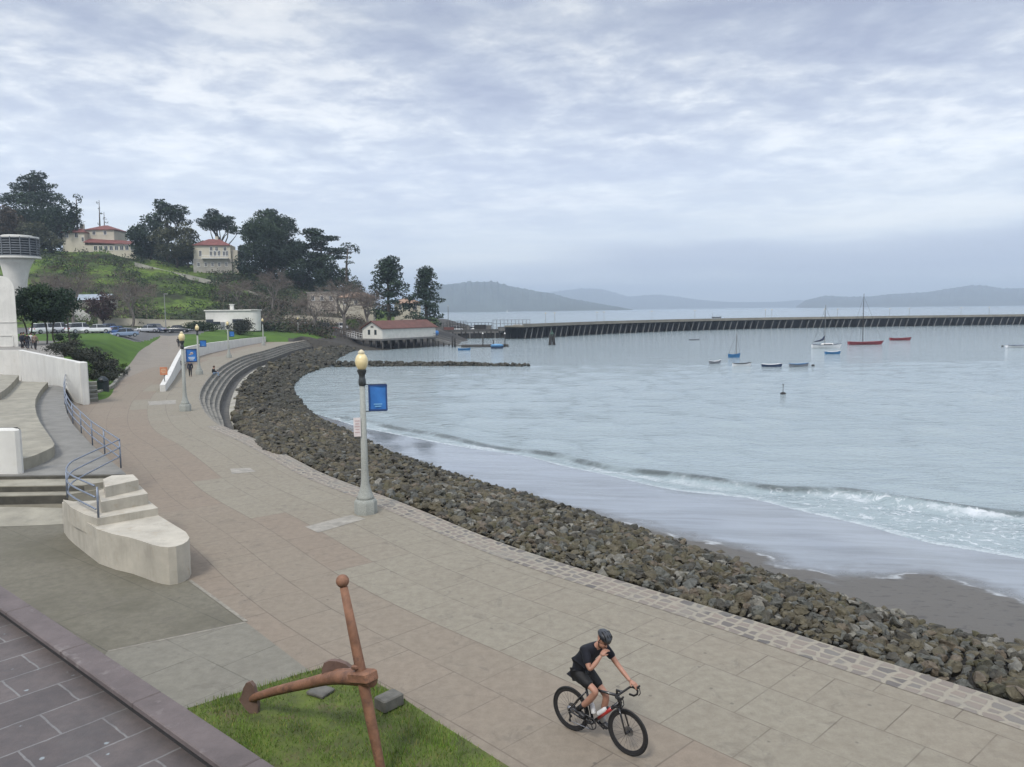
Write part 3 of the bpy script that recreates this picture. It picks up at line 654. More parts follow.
# upper path climbing to the road
def path_sheet():
    Lp = [(127, 91), (133, 100), (139, 112), (146, 124), (153, 135), (159, 142), (161.5, 147), (160, 150)]
    Rp = [(174, 91), (178, 100), (181, 112), (183, 124), (183, 135), (183, 142), (183, 147), (186, 150)]
    rows = []
    for k in range(len(Lp) - 1):
        for q in range(8):
            t = q / 8; (ul, dl), (ur, dr) = [tuple(a + (b - a) * t for a, b in zip(X[k], X[k + 1])) for X in (Lp, Rp)]
            row = []
            for c in range(13):
                f = c / 12; u = ul + (ur - ul) * f; d = dl + (dr - dl) * f
                row.append((xu(u, d), d, max(float(Tz(u, d)), float(Tz(u - 2, d)) * .7, -0.02) + 0.025 + .075 * sm(d, 92, 112)))
            rows.append(row)
    mb = MB(); mb.loft(rows, flip=True); struct(mb.build('upper_path', mPaveUp, smooth=True))
path_sheet()
# ------------------------------------------------------------------ far hills across the bay
def hill(name, prof, d, depth, col, seed):
    px = [p[0] for p in prof]; xs = np.arange(px[0], px[-1] + .1, 1.5); ys = np.interp(xs, px, [p[1] for p in prof])
    rg = np.random.default_rng(seed); V = []; nr = 9
    for k, (x, y) in enumerate(zip(xs, ys)):
        top = A(x, y, d).z; X = A(x, y, d).x
        jag = 1 + 0.03 * math.sin(x * .9) + 0.02 * math.sin(x * 2.3 + 1)
        for r in range(nr):
            t = r / (nr - 2) if r < nr - 1 else 1.4
            dd = d + depth * (t - 1); sc = dd / d
            zz = (top - W) * math.sin(min(t, 1) * math.pi / 2) ** 1.1 * (jag if t < 1 else 1) if t <= 1 else (top - W) * .3
            if 0 < t < 1: zz *= 1 + (0.16 * math.sin(x * .21 + r * 1.7) + .07 * math.sin(x * .5 - r)) * (1 - t)
            V.append((X * sc, dd, W - 0.5 + max(zz, 0)))
    n = len(xs); Fq = np.array([(i * nr + j, (i + 1) * nr + j, (i + 1) * nr + j + 1, i * nr + j + 1) for i in range(n - 1) for j in range(nr - 1)])
    m = M_(name + '_cover', col, 1.0, 0.6, 0.006, kind='pos', spec=0.0, col2=tuple(c * .45 for c in col), stain=((0.20, 0.19, 0.17), 0.03, 0.66))
    struct(npmesh('hills', np.array(V), Fq, m, smooth=False))
hill('near_headland', [(400, 300), (425, 289), (440, 285), (470, 282), (492, 281.5), (510, 286), (532, 290.5), (550, 293), (568, 298), (590, 302), (617, 306.5), (640, 310.6)], 4300, 900, (0.07, 0.085, 0.06), 1)
hill('far_ridge', [(500, 300), (553, 292), (580, 288.5), (602, 289), (628, 296.5), (648, 295), (661, 294.5), (680, 297), (702, 300), (730, 302), (770, 302), (800, 300), (840, 303), (870, 306)], 8200, 900, (0.07, 0.085, 0.07), 2)
hill('island_ridge', [(796, 306.5), (806, 299.8), (825, 295.7), (849, 296.7), (868, 296.5), (894, 293.8), (923, 292.5), (947, 289), (968, 285.5), (985, 285.5), (1004, 288.6), (1024, 288), (1060, 290), (1100, 295), (1160, 300)], 5600, 1100, (0.075, 0.085, 0.065), 3)
# ================================================================== rocks
def ico(sub):
    bm = bmesh.new(); bmesh.ops.create_icosphere(bm, subdivisions=sub, radius=1); bm.verts.ensure_lookup_table()
    V = np.array([v.co[:] for v in bm.verts]); Fc = np.array([[v.index for v in f.verts] for f in bm.faces]); bm.free(); return V, Fc
def rock_shape(sub, seed):
    rg = np.random.default_rng(seed); V, Fc = ico(sub); V = V.copy()
    for k in range(14):
        n = rg.normal(size=3); n /= np.linalg.norm(n); d = rg.uniform(.42, .80); h = V @ n
        V -= np.clip(h - d, 0, None)[:, None] * n * 0.96
    V *= rg.uniform(.7, 1.3, 3); V += rg.normal(0, .03, V.shape)
    V += .07 * np.sin(V[:, [1, 2, 0]] * rg.uniform(4, 7) + rg.uniform(0, 6, 3))
    return V / np.abs(V).max(), Fc
def rockmat(name, a, b, moss, wetlow=False):
    m, nt, p, out = nodes(name); v = coords(nt); pos = coords(nt, kind='pos')
    n1 = noise(nt, v, 1.6, 6, 0.65); n2 = noise(nt, pos, 7, 6, 0.7); n3 = noise(nt, pos, 1.1, 4, 0.6)
    c = mix(nt, ramp(nt, n1, [(0.35, 0.0), (0.65, 1.0)]).outputs[0], a, b)
    c = mix(nt, ramp(nt, n2, [(0.42, 0.55), (0.6, 0.0)]).outputs[0], c, tuple(x * .45 for x in a))
    c = mix(nt, ramp(nt, n3, [(0.52, 0.0), (0.66, 0.55)]).outputs[0], c, moss)
    nt.links.new(c, p.inputs['Base Color']); p.inputs['Roughness'].default_value = 0.75; p.inputs['Specular IOR Level'].default_value = 0.35
    bump(nt, p, n2, 0.9, 0.05); return m
ROCKM = [rockmat('rock_olive', (0.076, 0.065, 0.040), (0.130, 0.112, 0.072), (0.062, 0.060, 0.025)),
         rockmat('rock_slate', (0.070, 0.070, 0.060), (0.145, 0.145, 0.125), (0.062, 0.060, 0.036)),
         rockmat('rock_rust', (0.098, 0.077, 0.055), (0.170, 0.138, 0.098), (0.075, 0.066, 0.038)),
         rockmat('rock_pale', (0.145, 0.138, 0.115), (0.27, 0.255, 0.215), (0.10, 0.095, 0.06)),
         rockmat('rock_dark', (0.0415, 0.0378, 0.0293), (0.0805, 0.0732, 0.0549), (0.0439, 0.0439, 0.0244)),
         rockmat('rock_weed', (0.0342, 0.0329, 0.0256), (0.0708, 0.0659, 0.0488), (0.0366, 0.0390, 0.0220))]
ROCKL = ['olive brown angular boulder lying in the rock bank beside the cobbled kerb', 'grey boulder among the browner rocks of the near bank', 'rust brown boulder standing out warm among the rocks of the near bank',
         'pale sandy boulder standing out light among the dark rocks of the near bank', 'dark brown boulder wedged between larger rocks of the near bank']
def rocks():
    rg = np.random.default_rng(5); L = arclen([(a + b) / 2 for a, b in zip(BI, BO)]); tot = L[-1]
    items = []
    s = 0.0
    # walk along the bank; rows of rocks across it
    while s < tot:
        u = np.interp(s, L, np.arange(len(L))) / (len(L) - 1); p, a, b = bankpt(u, .5); w = (a - b).length
        far_ = p.y > 62
        size = 0.18 if p.y < 30 else 0.215 if p.y < 62 else 0.38 if p.y < 110 else 0.55
        step = size * 1.25
        nv = max(3, int(w / step * (1.25 if p.y < 62 else 1.05)))
        for k in range(nv):
            v = (k + rg.uniform(.1, .9)) / nv
            if v < 0.035 and p.y < 45: continue
            q, a, b = bankpt(min(1, max(0, u + rg.uniform(-.5, .5) * step / tot)), v)
            r = size * min(1.9, rg.lognormal(-.04, .46)) * 0.62
            if p.y < 62 and v > .9: r *= .8
            mound = 0.25 * math.sin(math.pi * v) * min(1, w / 5)
            items.append((q.x, q.y, q.z + mound + r * rg.uniform(-.35, .45), r, v, s))
        s += step
    # a few loose ones on the sand at the foot
    for k in range(90):
        u = rg.uniform(0.02, .5); q, a, b = bankpt(u, 1 + abs(rg.normal(0, .07))); r = rg.uniform(.06, .2); items.append((q.x, q.y, q.z + r * .3, r, 1.0, 0))
    items = np.array(items)
    inview = (items[:, 1] > 8) & (items[:, 0] / items[:, 1] < 1.0)
    items = items[inview]
    order = np.argsort(-items[:, 3] / np.hypot(items[:, 0], items[:, 1]) * (items[:, 0] / items[:, 1] < 0.66)); near = order[:290]; rest = order[290:]
    sizes = [rock_shape(3, 100 + k) for k in range(7)]; meshes = {}
    def pick(it):
        x = rg.random(); y = it[1]; v = it[4]
        if y > 62: return 5 if rg.random() < (.75 if v > .45 else .45) else (4 if x < .6 else 0)
        if y > 30:
            if v > .75 and x < .6: return 5
            return 4 if x < .48 else 0 if x < .88 else 1 if x < .94 else 2 if x < .98 else 3
        if v > .72 and rg.random() < .38: return 4 if rg.random() < .6 else 5
        return 0 if x < .42 else 1 if x < .60 else 2 if x < .69 else 3 if x < .80 else 4
    for i in near:
        it = items[i]; k = int(rg.integers(7)); mi = pick(it); mi = min(mi, 4)
        if (k, mi) not in meshes:
            V, Fc = sizes[k]; o = npmesh('boulder', V, Fc, ROCKM[mi]); meshes[(k, mi)] = o.data
        else:
            o = bpy.data.objects.new('boulder', meshes[(k, mi)]); COL.objects.link(o)
        o.location = it[:3]; o.scale = (it[3] * rg.uniform(.9, 1.3), it[3] * rg.uniform(.8, 1.1), it[3] * rg.uniform(.65, .95)); o.rotation_euler = (rg.uniform(-.5, .5), rg.uniform(-.5, .5), rg.uniform(0, 6.28))
        tag(o, ROCKL[mi], 'boulder', ['olive boulders', 'slate boulders', 'rust boulders', 'pale boulders', 'dark boulders'][mi] + ' of the near rock bank')
    stuffmesh('rocks', items[rest], pick, rg)
def stuffmesh(name, items, pick, rg):
    sh = [rock_shape(2, 200 + k) for k in range(8)]; shl = [rock_shape(1, 300 + k) for k in range(6)]
    VV = []; FF = []; MI = []; base = 0
    for it in items:
        V, Fc = sh[int(rg.integers(8))] if it[1] < 45 else shl[int(rg.integers(6))]
        e = Matrix.Rotation(rg.uniform(0, 6.28), 3, 'Z') @ Matrix.Rotation(rg.uniform(-.6, .6), 3, 'X') @ Matrix.Rotation(rg.uniform(-.6, .6), 3, 'Y')
        M = np.array(e) @ np.diag(it[3] * np.array([rg.uniform(.9, 1.35), rg.uniform(.8, 1.1), rg.uniform(.65, .95)]))
        VV.append(V @ M.T + it[:3]); FF.append(Fc + base); MI.append(np.full(len(Fc), pick(it))); base += len(V)
    o = npmesh(name, np.concatenate(VV), np.concatenate(FF), ROCKM, mi=np.concatenate(MI)); struct(o, 'stuff'); return o
rocks()
def breakwater():
    rg = np.random.default_rng(8); a = G(318, 366.5, W); b = G(527, 366.2, W); it = []
    L = (b - a).length
    for s in np.arange(0, L, .42):
        t = s / L; hw = 1.6 * (1 - .55 * t)
        for k in range(7 if t < .8 else 4):
            f = rg.uniform(-1, 1); p = a.lerp(b, t); hgt = (1.0 - .6 * t) * (1 - abs(f)) * .9
            it.append((p.x + rg.uniform(-.3, .3), p.y + f * hw * 1.5 + 2.0 * math.sin(t * 3), W + hgt - .12, rg.uniform(.28, .5), .9, 0))
    stuffmesh('breakwater_rocks', np.array(it), lambda i: 5 if rg.random() < .75 else 4, rg)
breakwater()
# ================================================================== foliage
def leafcloud(clumps, size, n_per, rg, flat=0.0, shell=0.45):
    """quads scattered through ellipsoid clumps; returns V, F, clump index"""
    VV = []; CI = []
    for ci, (c, r) in enumerate(clumps):
        r = np.array(r); vol = (r[0] * r[1] * r[2]) ** (2 / 3); n = max(10, int(n_per * 1.45 * vol))
        d = rg.normal(size=(n, 3)); d /= np.linalg.norm(d, axis=1)[:, None]
        rad = rg.uniform(shell, 1.06, n) ** .7; rad *= 1 + .18 * np.sin(d[:, 0] * 5 + ci) * np.sin(d[:, 1] * 4 + ci * 2)
        p = d * rad[:, None] * r + np.array(c)
        a = rg.normal(size=(n, 3)); a[:, 2] *= (1 - flat); a /= np.linalg.norm(a, axis=1)[:, None]
        b = np.cross(a, rg.normal(size=(n, 3))); b /= np.linalg.norm(b, axis=1)[:, None]
        s = size * rg.uniform(.55, 1.3, n)[:, None]
        VV.append(np.stack([p - a * s, p - b * s * .5, p + a * s, p + b * s * .5], 1)); CI.append(np.full(n, ci))
    V = np.concatenate(VV).reshape(-1, 3); n = len(V) // 4
    return V, np.arange(n * 4).reshape(n, 4), np.concatenate(CI)
def leafmat(name, col, var=0.45, trans=0.0):
    if name in _MC: return _MC[name]
    m, nt, p, out = nodes(name); pos = coords(nt, kind='pos')
    n1 = noise(nt, pos, .35, 3, .6); n2 = noise(nt, pos, 3.0, 3, .6)
    c = mix(nt, n1, tuple(x * (1 - var) for x in col), tuple(x * (1 + var) for x in col)); c = mix(nt, ramp(nt, n2, [(.3, .5), (.6, 0)]).outputs[0], c, tuple(x * .5 for x in col))
    nt.links.new(c, p.inputs['Base Color']); p.inputs['Roughness'].default_value = .75; p.inputs['Specular IOR Level'].default_value = .25
    _MC[name] = m; return m
LEAF = {'cypress': [leafmat('cypress_leaf', (0.020, 0.036, 0.022)), leafmat('cypress_leaf_light', (0.036, 0.058, 0.030))],
        'laurel': [leafmat('laurel_leaf', (0.018, 0.038, 0.018)), leafmat('laurel_leaf_light', (0.030, 0.055, 0.022))],
        'olive': [leafmat('olive_leaf', (0.055, 0.062, 0.036)), leafmat('olive_leaf_light', (0.075, 0.08, 0.045))],
        'pine': [leafmat('pine_leaf', (0.020, 0.038, 0.024)), leafmat('pine_leaf_light', (0.034, 0.058, 0.032))],
        'rust': [leafmat('rust_leaf', (0.060, 0.045, 0.030)), leafmat('rust_leaf_light', (0.085, 0.065, 0.040))],
        'plum': [leafmat('plum_leaf', (0.065, 0.036, 0.034)), leafmat('plum_leaf_light', (0.085, 0.05, 0.045))],
        'shrub': [leafmat('shrub_leaf', (0.028, 0.044, 0.020)), leafmat('shrub_leaf_light', (0.048, 0.072, 0.030))],
        'purple': [leafmat('purple_shrub_leaf', (0.030, 0.036, 0.026)), leafmat('purple_shrub_leaf_light', (0.050, 0.052, 0.038))],
        'green': [leafmat('bright_shrub_leaf', (0.070, 0.12, 0.025)), leafmat('bright_shrub_leaf_light', (0.11, 0.17, 0.035))]}
mBark = M_('bark', (0.075, 0.060, 0.048), .95, .4, 4); mBarkGrey = M_('grey_bark', (0.17, 0.15, 0.13), .95, .35, 4); mTwig = M_('twigs', (0.125, 0.102, 0.085), .95, .3, 3)
def limb(mb, a, b, r0, r1, rg, n=6, bend=.08, k=5):
    a, b = np.array(a, float), np.array(b, float); L = np.linalg.norm(b - a); pts = []
    off = rg.normal(size=3) * L * bend
    for i in range(k + 1): t = i / k; pts.append(tuple(a + (b - a) * t + off * math.sin(math.pi * t)))
    mb.tube(pts, list(np.linspace(r0, r1, k + 1)), n); return pts
def tree(label, kind, loc, h, w, seed, group=None, leaf=.42, dens=26, name='tree', lean=0.0, cat='tree'):
    rg = np.random.default_rng(seed); t = thing(name, label, cat, loc, 0, group); tm = MB(); cl = []
    r0 = max(.12, h * .028)
    if kind == 'umbrella':
        fork = h * .38; limb(tm, (0, 0, -.5), (lean * .4, 0, fork), r0 * 1.2, r0 * .8, rg)
        nl = 9
        for k in range(nl):
            a = 2 * math.pi * k / nl + rg.uniform(-.3, .3); rr = w / 2 * rg.uniform(.35, .85); z = h * (rg.uniform(.62, .86) - .1 * rr / w)
            e = (lean + rr * math.cos(a), rr * math.sin(a) * .8, z); limb(tm, (lean * .4, 0, fork * rg.uniform(.8, 1)), e, r0 * .5, r0 * .12, rg)
            cl.append((e, (w * rg.uniform(.13, .22), w * .18, h * rg.uniform(.035, .06)))); cl.append(((e[0] * .7 + rg.normal() * w * .1, e[1] * .7, min(h * .95, e[2] + h * rg.uniform(.04, .08))), (w * rg.uniform(.14, .22), w * .16, h * rg.uniform(.03, .055))))
        for k in range(4):
            e = (lean + rg.uniform(-.12, .12) * w, rg.uniform(-.1, .1) * w, h * (.84 + .042 * k)); cl.append((e, (w * (.27 - .05 * k), w * .2, h * .045))); limb(tm, (lean * .6, 0, fork), e, r0 * .4, r0 * .1, rg)
        fl = .6
    elif kind == 'layered':
        top = (lean, 0, h * .95); limb(tm, (0, 0, -.5), top, r0 * 1.2, r0 * .2, rg, bend=.02)
        for k in range(22):
            f = .22 + .76 * k / 21; a = rg.uniform(0, 6.28); rr = w / 2 * (1 - f ** 3 * .55) * rg.uniform(.35, .95) * (0.75 + .35 * (f > .5)); z = h * f
            e = (lean * f + rr * math.cos(a), rr * math.sin(a) * .8, z + rr * .08); limb(tm, (lean * f, 0, z - rr * .25), e, r0 * .3, r0 * .06, rg, n=4)
            cl.append((e, (w * rg.uniform(.13, .22), w * .15, h * rg.uniform(.028, .05)))); cl.append((tuple(.55 * q if i < 2 else q for i, q in enumerate(e)), (w * .17, w * .14, h * .04)))
        fl = .55
    elif kind == 'pine':
        limb(tm, (0, 0, -.5), (lean, 0, h * .96), r0 * 1.1, r0 * .2, rg, bend=.02)
        for k in range(40):
            f = .13 + .85 * k / 39; a = k * 2.4 + rg.uniform(-.4, .4); rr = w / 2 * (1.0 - max(0, f - .42) / .58 * .72) * rg.uniform(.45, .95); z = h * f
            e = (lean * f + rr * math.cos(a), rr * math.sin(a), z + rr * .15); limb(tm, (lean * f, 0, z - rr * .2), e, r0 * .22, r0 * .05, rg, n=4)
            cl.append((e, (w * rg.uniform(.11, .17), w * .13, h * rg.uniform(.035, .06))))
            if rr < w * .3: cl.append((tuple(.4 * q if i < 2 else q + h * .01 for i, q in enumerate(e)), (w * .14, w * .14, h * .05)))
        fl = .2
    elif kind == 'wind':
        pts = [(0, 0, -.5), (.02 * w, 0, h * .4), (lean * .3, 0, h * .7), (lean, 0, h * .93)]; tm.tube(pts, [r0, r0 * .8, r0 * .5, r0 * .2], 6)
        for (x, z, a, b) in ((.0, .97, .32, .04), (.3, .93, .26, .05), (.46, .88, .12, .05), (.1, .70, .26, .025), (-.05, .52, .2, .03), (.3, .42, .2, .08), (.2, .30, .26, .08), (.36, .22, .16, .06), (-.1, .25, .2, .06)):
            cl.append(((lean * .6 + x * w, rg.normal() * .3, z * h), (a * w, w * .18, b * h))); tm.tube([(lean * z * .6, 0, z * h - h * .05), (lean * .6 + x * w, 0, z * h)], [r0 * .25, r0 * .06], 4)
        fl = .4
    elif kind == 'wisp':
        tm.tube([(0, 0, -.5), (lean * .4, 0, h * .6), (lean, 0, h)], [r0 * .7, r0 * .45, r0 * .15], 5)
        for (x, z, a, b) in ((-.25, .96, .16, .035), (.1, .84, .26, .035), (.25, .76, .2, .03), (-.2, .56, .16, .03), (.15, .46, .22, .06), (.3, .32, .2, .05)):
            cl.append(((lean * z + x * w, 0, z * h), (a * w, w * .16, b * h))); tm.tube([(lean * z, 0, z * h - .2), (lean * z + x * w, 0, z * h)], [.06, .03], 4)
        fl = .2; dens *= .5
    else:  # dense / round crown
        lo = .04 if kind == 'dense' else .10 if kind in ('round', 'rust', 'plum') else .36
        fork = h * (lo + .08); nst = 1 if kind != 'grove' else 5
        for q in range(nst):
            ox = (q - (nst - 1) / 2) * w * .2 if nst > 1 else 0
            limb(tm, (ox, 0, -.5), (ox * .9 + rg.normal() * .1, 0, fork), r0 * (1.2 if nst == 1 else .5), r0 * (.8 if nst == 1 else .4), rg)
        nl = 44
        for k in range(nl):
            d = rg.normal(size=3); d /= np.linalg.norm(d); cz = (lo + 1) / 2 * h; hz = (1 - lo) / 2 * h
            f = rg.uniform(.42, .93); e = (d[0] * w / 2 * f + lean, d[1] * w / 2 * f, cz + d[2] * hz * f)
            s = rg.uniform(.10, .22)
            cl.append((e, (w * s, w * s, h * s * .62)))
            if k % 2 == 0: limb(tm, (lean * .5, 0, fork * .9), e, r0 * .35, r0 * .08, rg, n=5)
        fl = .15
    tm.build('trunk', mBark, t, smooth=True)
    V, Fq, ci = leafcloud(cl, leaf, dens, rg, fl)
    lm = LEAF[{'umbrella': 'cypress', 'layered': 'cypress', 'wind': 'cypress', 'wisp': 'cypress', 'dense': 'cypress', 'round': 'olive', 'pine': 'pine', 'grove': 'laurel', 'plum': 'plum', 'rust': 'rust'}[kind]]
    npmesh('crown', V, Fq, lm, mi=(ci * 7 + 3) % 5 // 3, parent=t)
    return t
def treepx(label, kind, u, ytop, wpx, d, seed, **k):
    top = A(u, ytop, d); b = P(u, d, -.1); b.x = top.x
    w = wpx * d / FPX
    if 'lean' in k: k['lean'] = k['lean'] * d / FPX
    return tree(label, kind, b, max(2, top.z - b.z), w, seed, **k)
treepx('huge dark cypress with flat ragged top, tallest tree above the curved tower', 'umbrella', 34, 172, 60, 285, 1, dens=34, name='cypress_tree')
treepx('broad dark green tree filling the slope below the tallest cypress', 'dense', 30, 200, 62, 278, 2, dens=24)
treepx('dark rounded tree standing directly beside the red roofed hilltop house', 'dense', 62, 197, 34, 272, 3, dens=26)
treepx('brownish green tree low on the slope behind the tower', 'rust', 6, 207, 36, 262, 4, dens=22)
treepx('olive green tree leaning out below the dark cypress mass', 'round', 31, 219, 32, 255, 5, dens=22)
treepx('thin tall dark tree just beyond the dark rounded tree', 'wind', 75, 194, 11, 290, 6, lean=1, dens=30, leaf=.35)
treepx('sparse wispy conifer with few branches above the hilltop house roof', 'wisp', 98, 200, 7, 285, 7, lean=1, leaf=.3)
treepx('short sparse conifer right behind the hilltop house roof', 'wisp', 103, 212, 8, 288, 8, lean=1, leaf=.3)
treepx('flat topped cypress spreading wide above the rounded dark trees between the houses', 'umbrella', 166, 200, 44, 282, 9, dens=34, name='cypress_tree')
treepx('dark bushy tree between the two red roofed houses', 'dense', 149, 215, 40, 268, 10, dens=26)
treepx('grey green loose tree beside the pale two storey house', 'round', 174, 221, 42, 262, 11, dens=22)
treepx('umbrella shaped cypress standing behind the pale two storey house', 'umbrella', 219, 210, 46, 290, 12, dens=36, name='cypress_tree')
treepx('massive dark cypress beside the pale two storey house', 'dense', 267, 213, 62, 262, 13, dens=30, name='cypress_tree')
treepx('dark layered top crowning the massive cypress clump', 'umbrella', 270, 209, 54, 268, 14, dens=34, name='cypress_tree')
treepx('lower dark tree filling the gap below the layered cypress', 'dense', 298, 242, 46, 262, 15, dens=26)
treepx('cypress with clear horizontal layers downhill of the massive dark one', 'layered', 321, 231, 52, 262, 16, dens=36, name='cypress_tree')
treepx('thin windswept cypress with a bent flag of foliage at its tip', 'wind', 345, 243, 22, 255, 17, lean=3, dens=34, leaf=.34, name='cypress_tree')
treepx('bigger of the two dark pines behind the boathouse', 'pine', 388, 259.5, 50, 208, 18, dens=34, leaf=.36, name='pine_tree')
treepx('narrower dark pine rising beside the boathouse roof end', 'pine', 425.5, 269, 38, 210, 19, dens=34, leaf=.36, name='pine_tree')
treepx('dense dark green tree on thin stems beside the white curved tower', 'grove', 42, 283.5, 62, 92, 20, dens=190, leaf=.17)
treepx('reddish brown bushy tree behind the parked white cars', 'plum', 101, 291, 26, 172, 21, dens=45, leaf=.26)
treepx('dark bushy evergreen beside the lane below the bluff', 'dense', 213, 247, 18, 266, 22, dens=26)
treepx('dark evergreen clump behind the hilltop house porch', 'dense', 118, 232, 14, 282, 23, dens=30)
for a in (('dark tree filling the space under the layered cypress', 'dense', 330, 258, 36, 258, 51), ('low dark tree between the massive cypress and the pale house', 'dense', 243, 243, 22, 268, 52), ('dark understorey tree beside the lane of the pale house', 'dense', 187, 236, 24, 274, 53),
          ('olive understorey tree below the brownish tree near the tower', 'round', 48, 232, 26, 258, 54), ('dark rounded tree at the very edge behind the tower roof', 'dense', 2, 222, 34, 270, 55), ('dark low tree below the bushy tree between the houses', 'dense', 140, 240, 22, 266, 56), ('dense low tree at the foot of the windswept cypress', 'dense', 350, 276, 28, 250, 57)): treepx(*a, dens=26)
def bare_tree(label, u, ytop, wpx, d, seed, mat=None, ybase=None, group=None):
    rg = np.random.default_rng(seed); top = A(u, ytop, d); b = P(u, d, -.1); h = top.z - b.z; w = wpx * d / FPX
    t = thing('bare_tree', label, 'tree', b, 0, group); tm = MB(); cr = MB()
    fork = h * .3; limb(tm, (0, 0, -.3), (0, 0, fork), h * .022 + .06, h * .017 + .04, rg)
    def br(p, dr, L, r, lev):
        e = p + dr * L; (tm if lev < 2 else cr).tube([tuple(p), tuple((p + e) / 2 + rg.normal(size=3) * L * .06), tuple(e)], [r, r * .75, r * .5], 5 if lev < 2 else 3, cap=False)
        if lev >= 4: return
        for k in range(4 if lev else 3):
            nd = dr + rg.normal(size=3) * .55; nd[2] = nd[2] * .8 + .12; nd[:2] *= 1 + .25 * (w / h); nd /= np.linalg.norm(nd)
            br(p + (e - p) * rg.uniform(.5, 1.0), nd, L * rg.uniform(.58, .82), max(r * .5, .012 + .00006 * d), lev + 1)
    for k in range(6):
        a = k * 1.05 + rg.uniform(-.3, .3); dr = np.array([math.cos(a) * w / h * .75, math.sin(a) * w / h * .75, 1.0]); dr /= np.linalg.norm(dr)
        br(np.array([0, 0, fork * rg.uniform(.75, 1)]), dr, h * .27, h * .011 + .02, 0)
    tm.build('trunk', mBarkGrey, t); cr.build('crown', mat or mTwig, t)
for a in (('leafless tree rising between the parked white cars and the hillside', 76, 256, 40, 168, 31), ('leafless tree beside the car park, below the dark trees between the houses', 134, 268, 34, 172, 32), ('leafless tree with spreading crown below the windswept cypress', 345, 263, 50, 186, 33),
          ('leafless tree with forked trunk before the cream wall', 316, 284, 42, 180, 34), ('leafless tree low on the slope beside the tower', 52, 262, 34, 176, 35), ('small leafless tree below the massive cypress', 276, 262, 34, 215, 36), ('leafless tree near the boathouse end of the car park', 368, 277, 26, 195, 37), ('small leafless tree above the white pavilion roof', 240, 272, 30, 212, 38)): bare_tree(*a)
def shrub(label, u, d, wpx, hpx, kind, seed, name='shrub', group=None, dens=60, leaf=None, long=1.0, dz=0.0):
    rg = np.random.default_rng(seed); b = P(u, d, dz); w = wpx * d / FPX; h = hpx * d / FPX; t = thing(name, label, 'hedge' if name == 'hedge' else 'shrub', b, 0, group)
    cl = []; 
    for k in range(int(9 + 5 * long)):
        a = rg.uniform(0, 6.28); f = rg.uniform(0, .75); cl.append(((math.cos(a) * w / 2 * f, math.sin(a) * w / 2 * f / long, h * rg.uniform(.25, .66)), (w * .25, w * .25 / long, h * rg.uniform(.28, .40))))
    lf = leaf or max(.05, .0013 * d)
    V, Fq, ci = leafcloud(cl, lf, 1.5 * dens / (lf / .15) ** 1.25, rg, .1, .3); V[:, 2] = np.maximum(V[:, 2], .0)
    sm_ = MB()
    for k in range(5): a = k * 1.26; sm_.tube([(0, 0, -.1), (math.cos(a) * w * .2, math.sin(a) * w * .2 / long, h * .55)], [.03, .015], 4)
    sm_.build('stems', mBark, t); npmesh('leaves', V, Fq, LEAF[kind], mi=ci % 2, parent=t); return t
for i, (u, d, w, h) in enumerate(((110, 72, 20, 11), (117, 78, 18, 9), (96, 77, 34, 16), (78, 69, 30, 16), (112, 84, 20, 9), (66, 67, 26, 15), (82, 72, 30, 16), (100, 73, 30, 15), (108, 79, 24, 11), (88, 80, 30, 12), (72, 84, 26, 10), (104, 68, 22, 12), (58, 76, 26, 10), (92, 66, 20, 12))):
    shrub('low dark brownish green shrub in the planted bed beside the parapet', u, d, w, h, 'purple', 60 + i, group='dark shrubs of the planted bed', dens=70)
for i, (u, d, w, h) in enumerate(((117, 80, 14, 6), (112, 74, 14, 5), (122, 88, 10, 5), (97, 62.5, 12, 4), (62, 90, 16, 4))):
    shrub('small bright green plant at the edge of the planted bed', u, d, w, h, 'green', 80 + i, name='bedding_plant', group='bright plants edging the bed', dens=60)
for i, (u, d, w, h) in enumerate(((61, 100, 15, 8), (76, 102, 14, 8))):
    shrub(['clipped dark bush on the lawn, the one nearer the dark tree', 'clipped dark bush on the lawn, the one nearer the path'][i], u, d, w, h, 'shrub', 90 + i, name='clipped_bush')
shrub('long dark hedge in front of the white pavilion', 205, 162, 44, 11, 'shrub', 95, name='hedge', long=2.2)
shrub('big rounded brownish bush at the corner of the white pavilion', 243, 158, 31, 17, 'purple', 96, name='bush')
shrub('round dark bush by the lane behind the parked silver car', 146, 176, 15, 10, 'shrub', 97, name='bush')
shrub('low bush beside the boathouse deck', 352, 199, 22, 10, 'green', 98, name='bush')
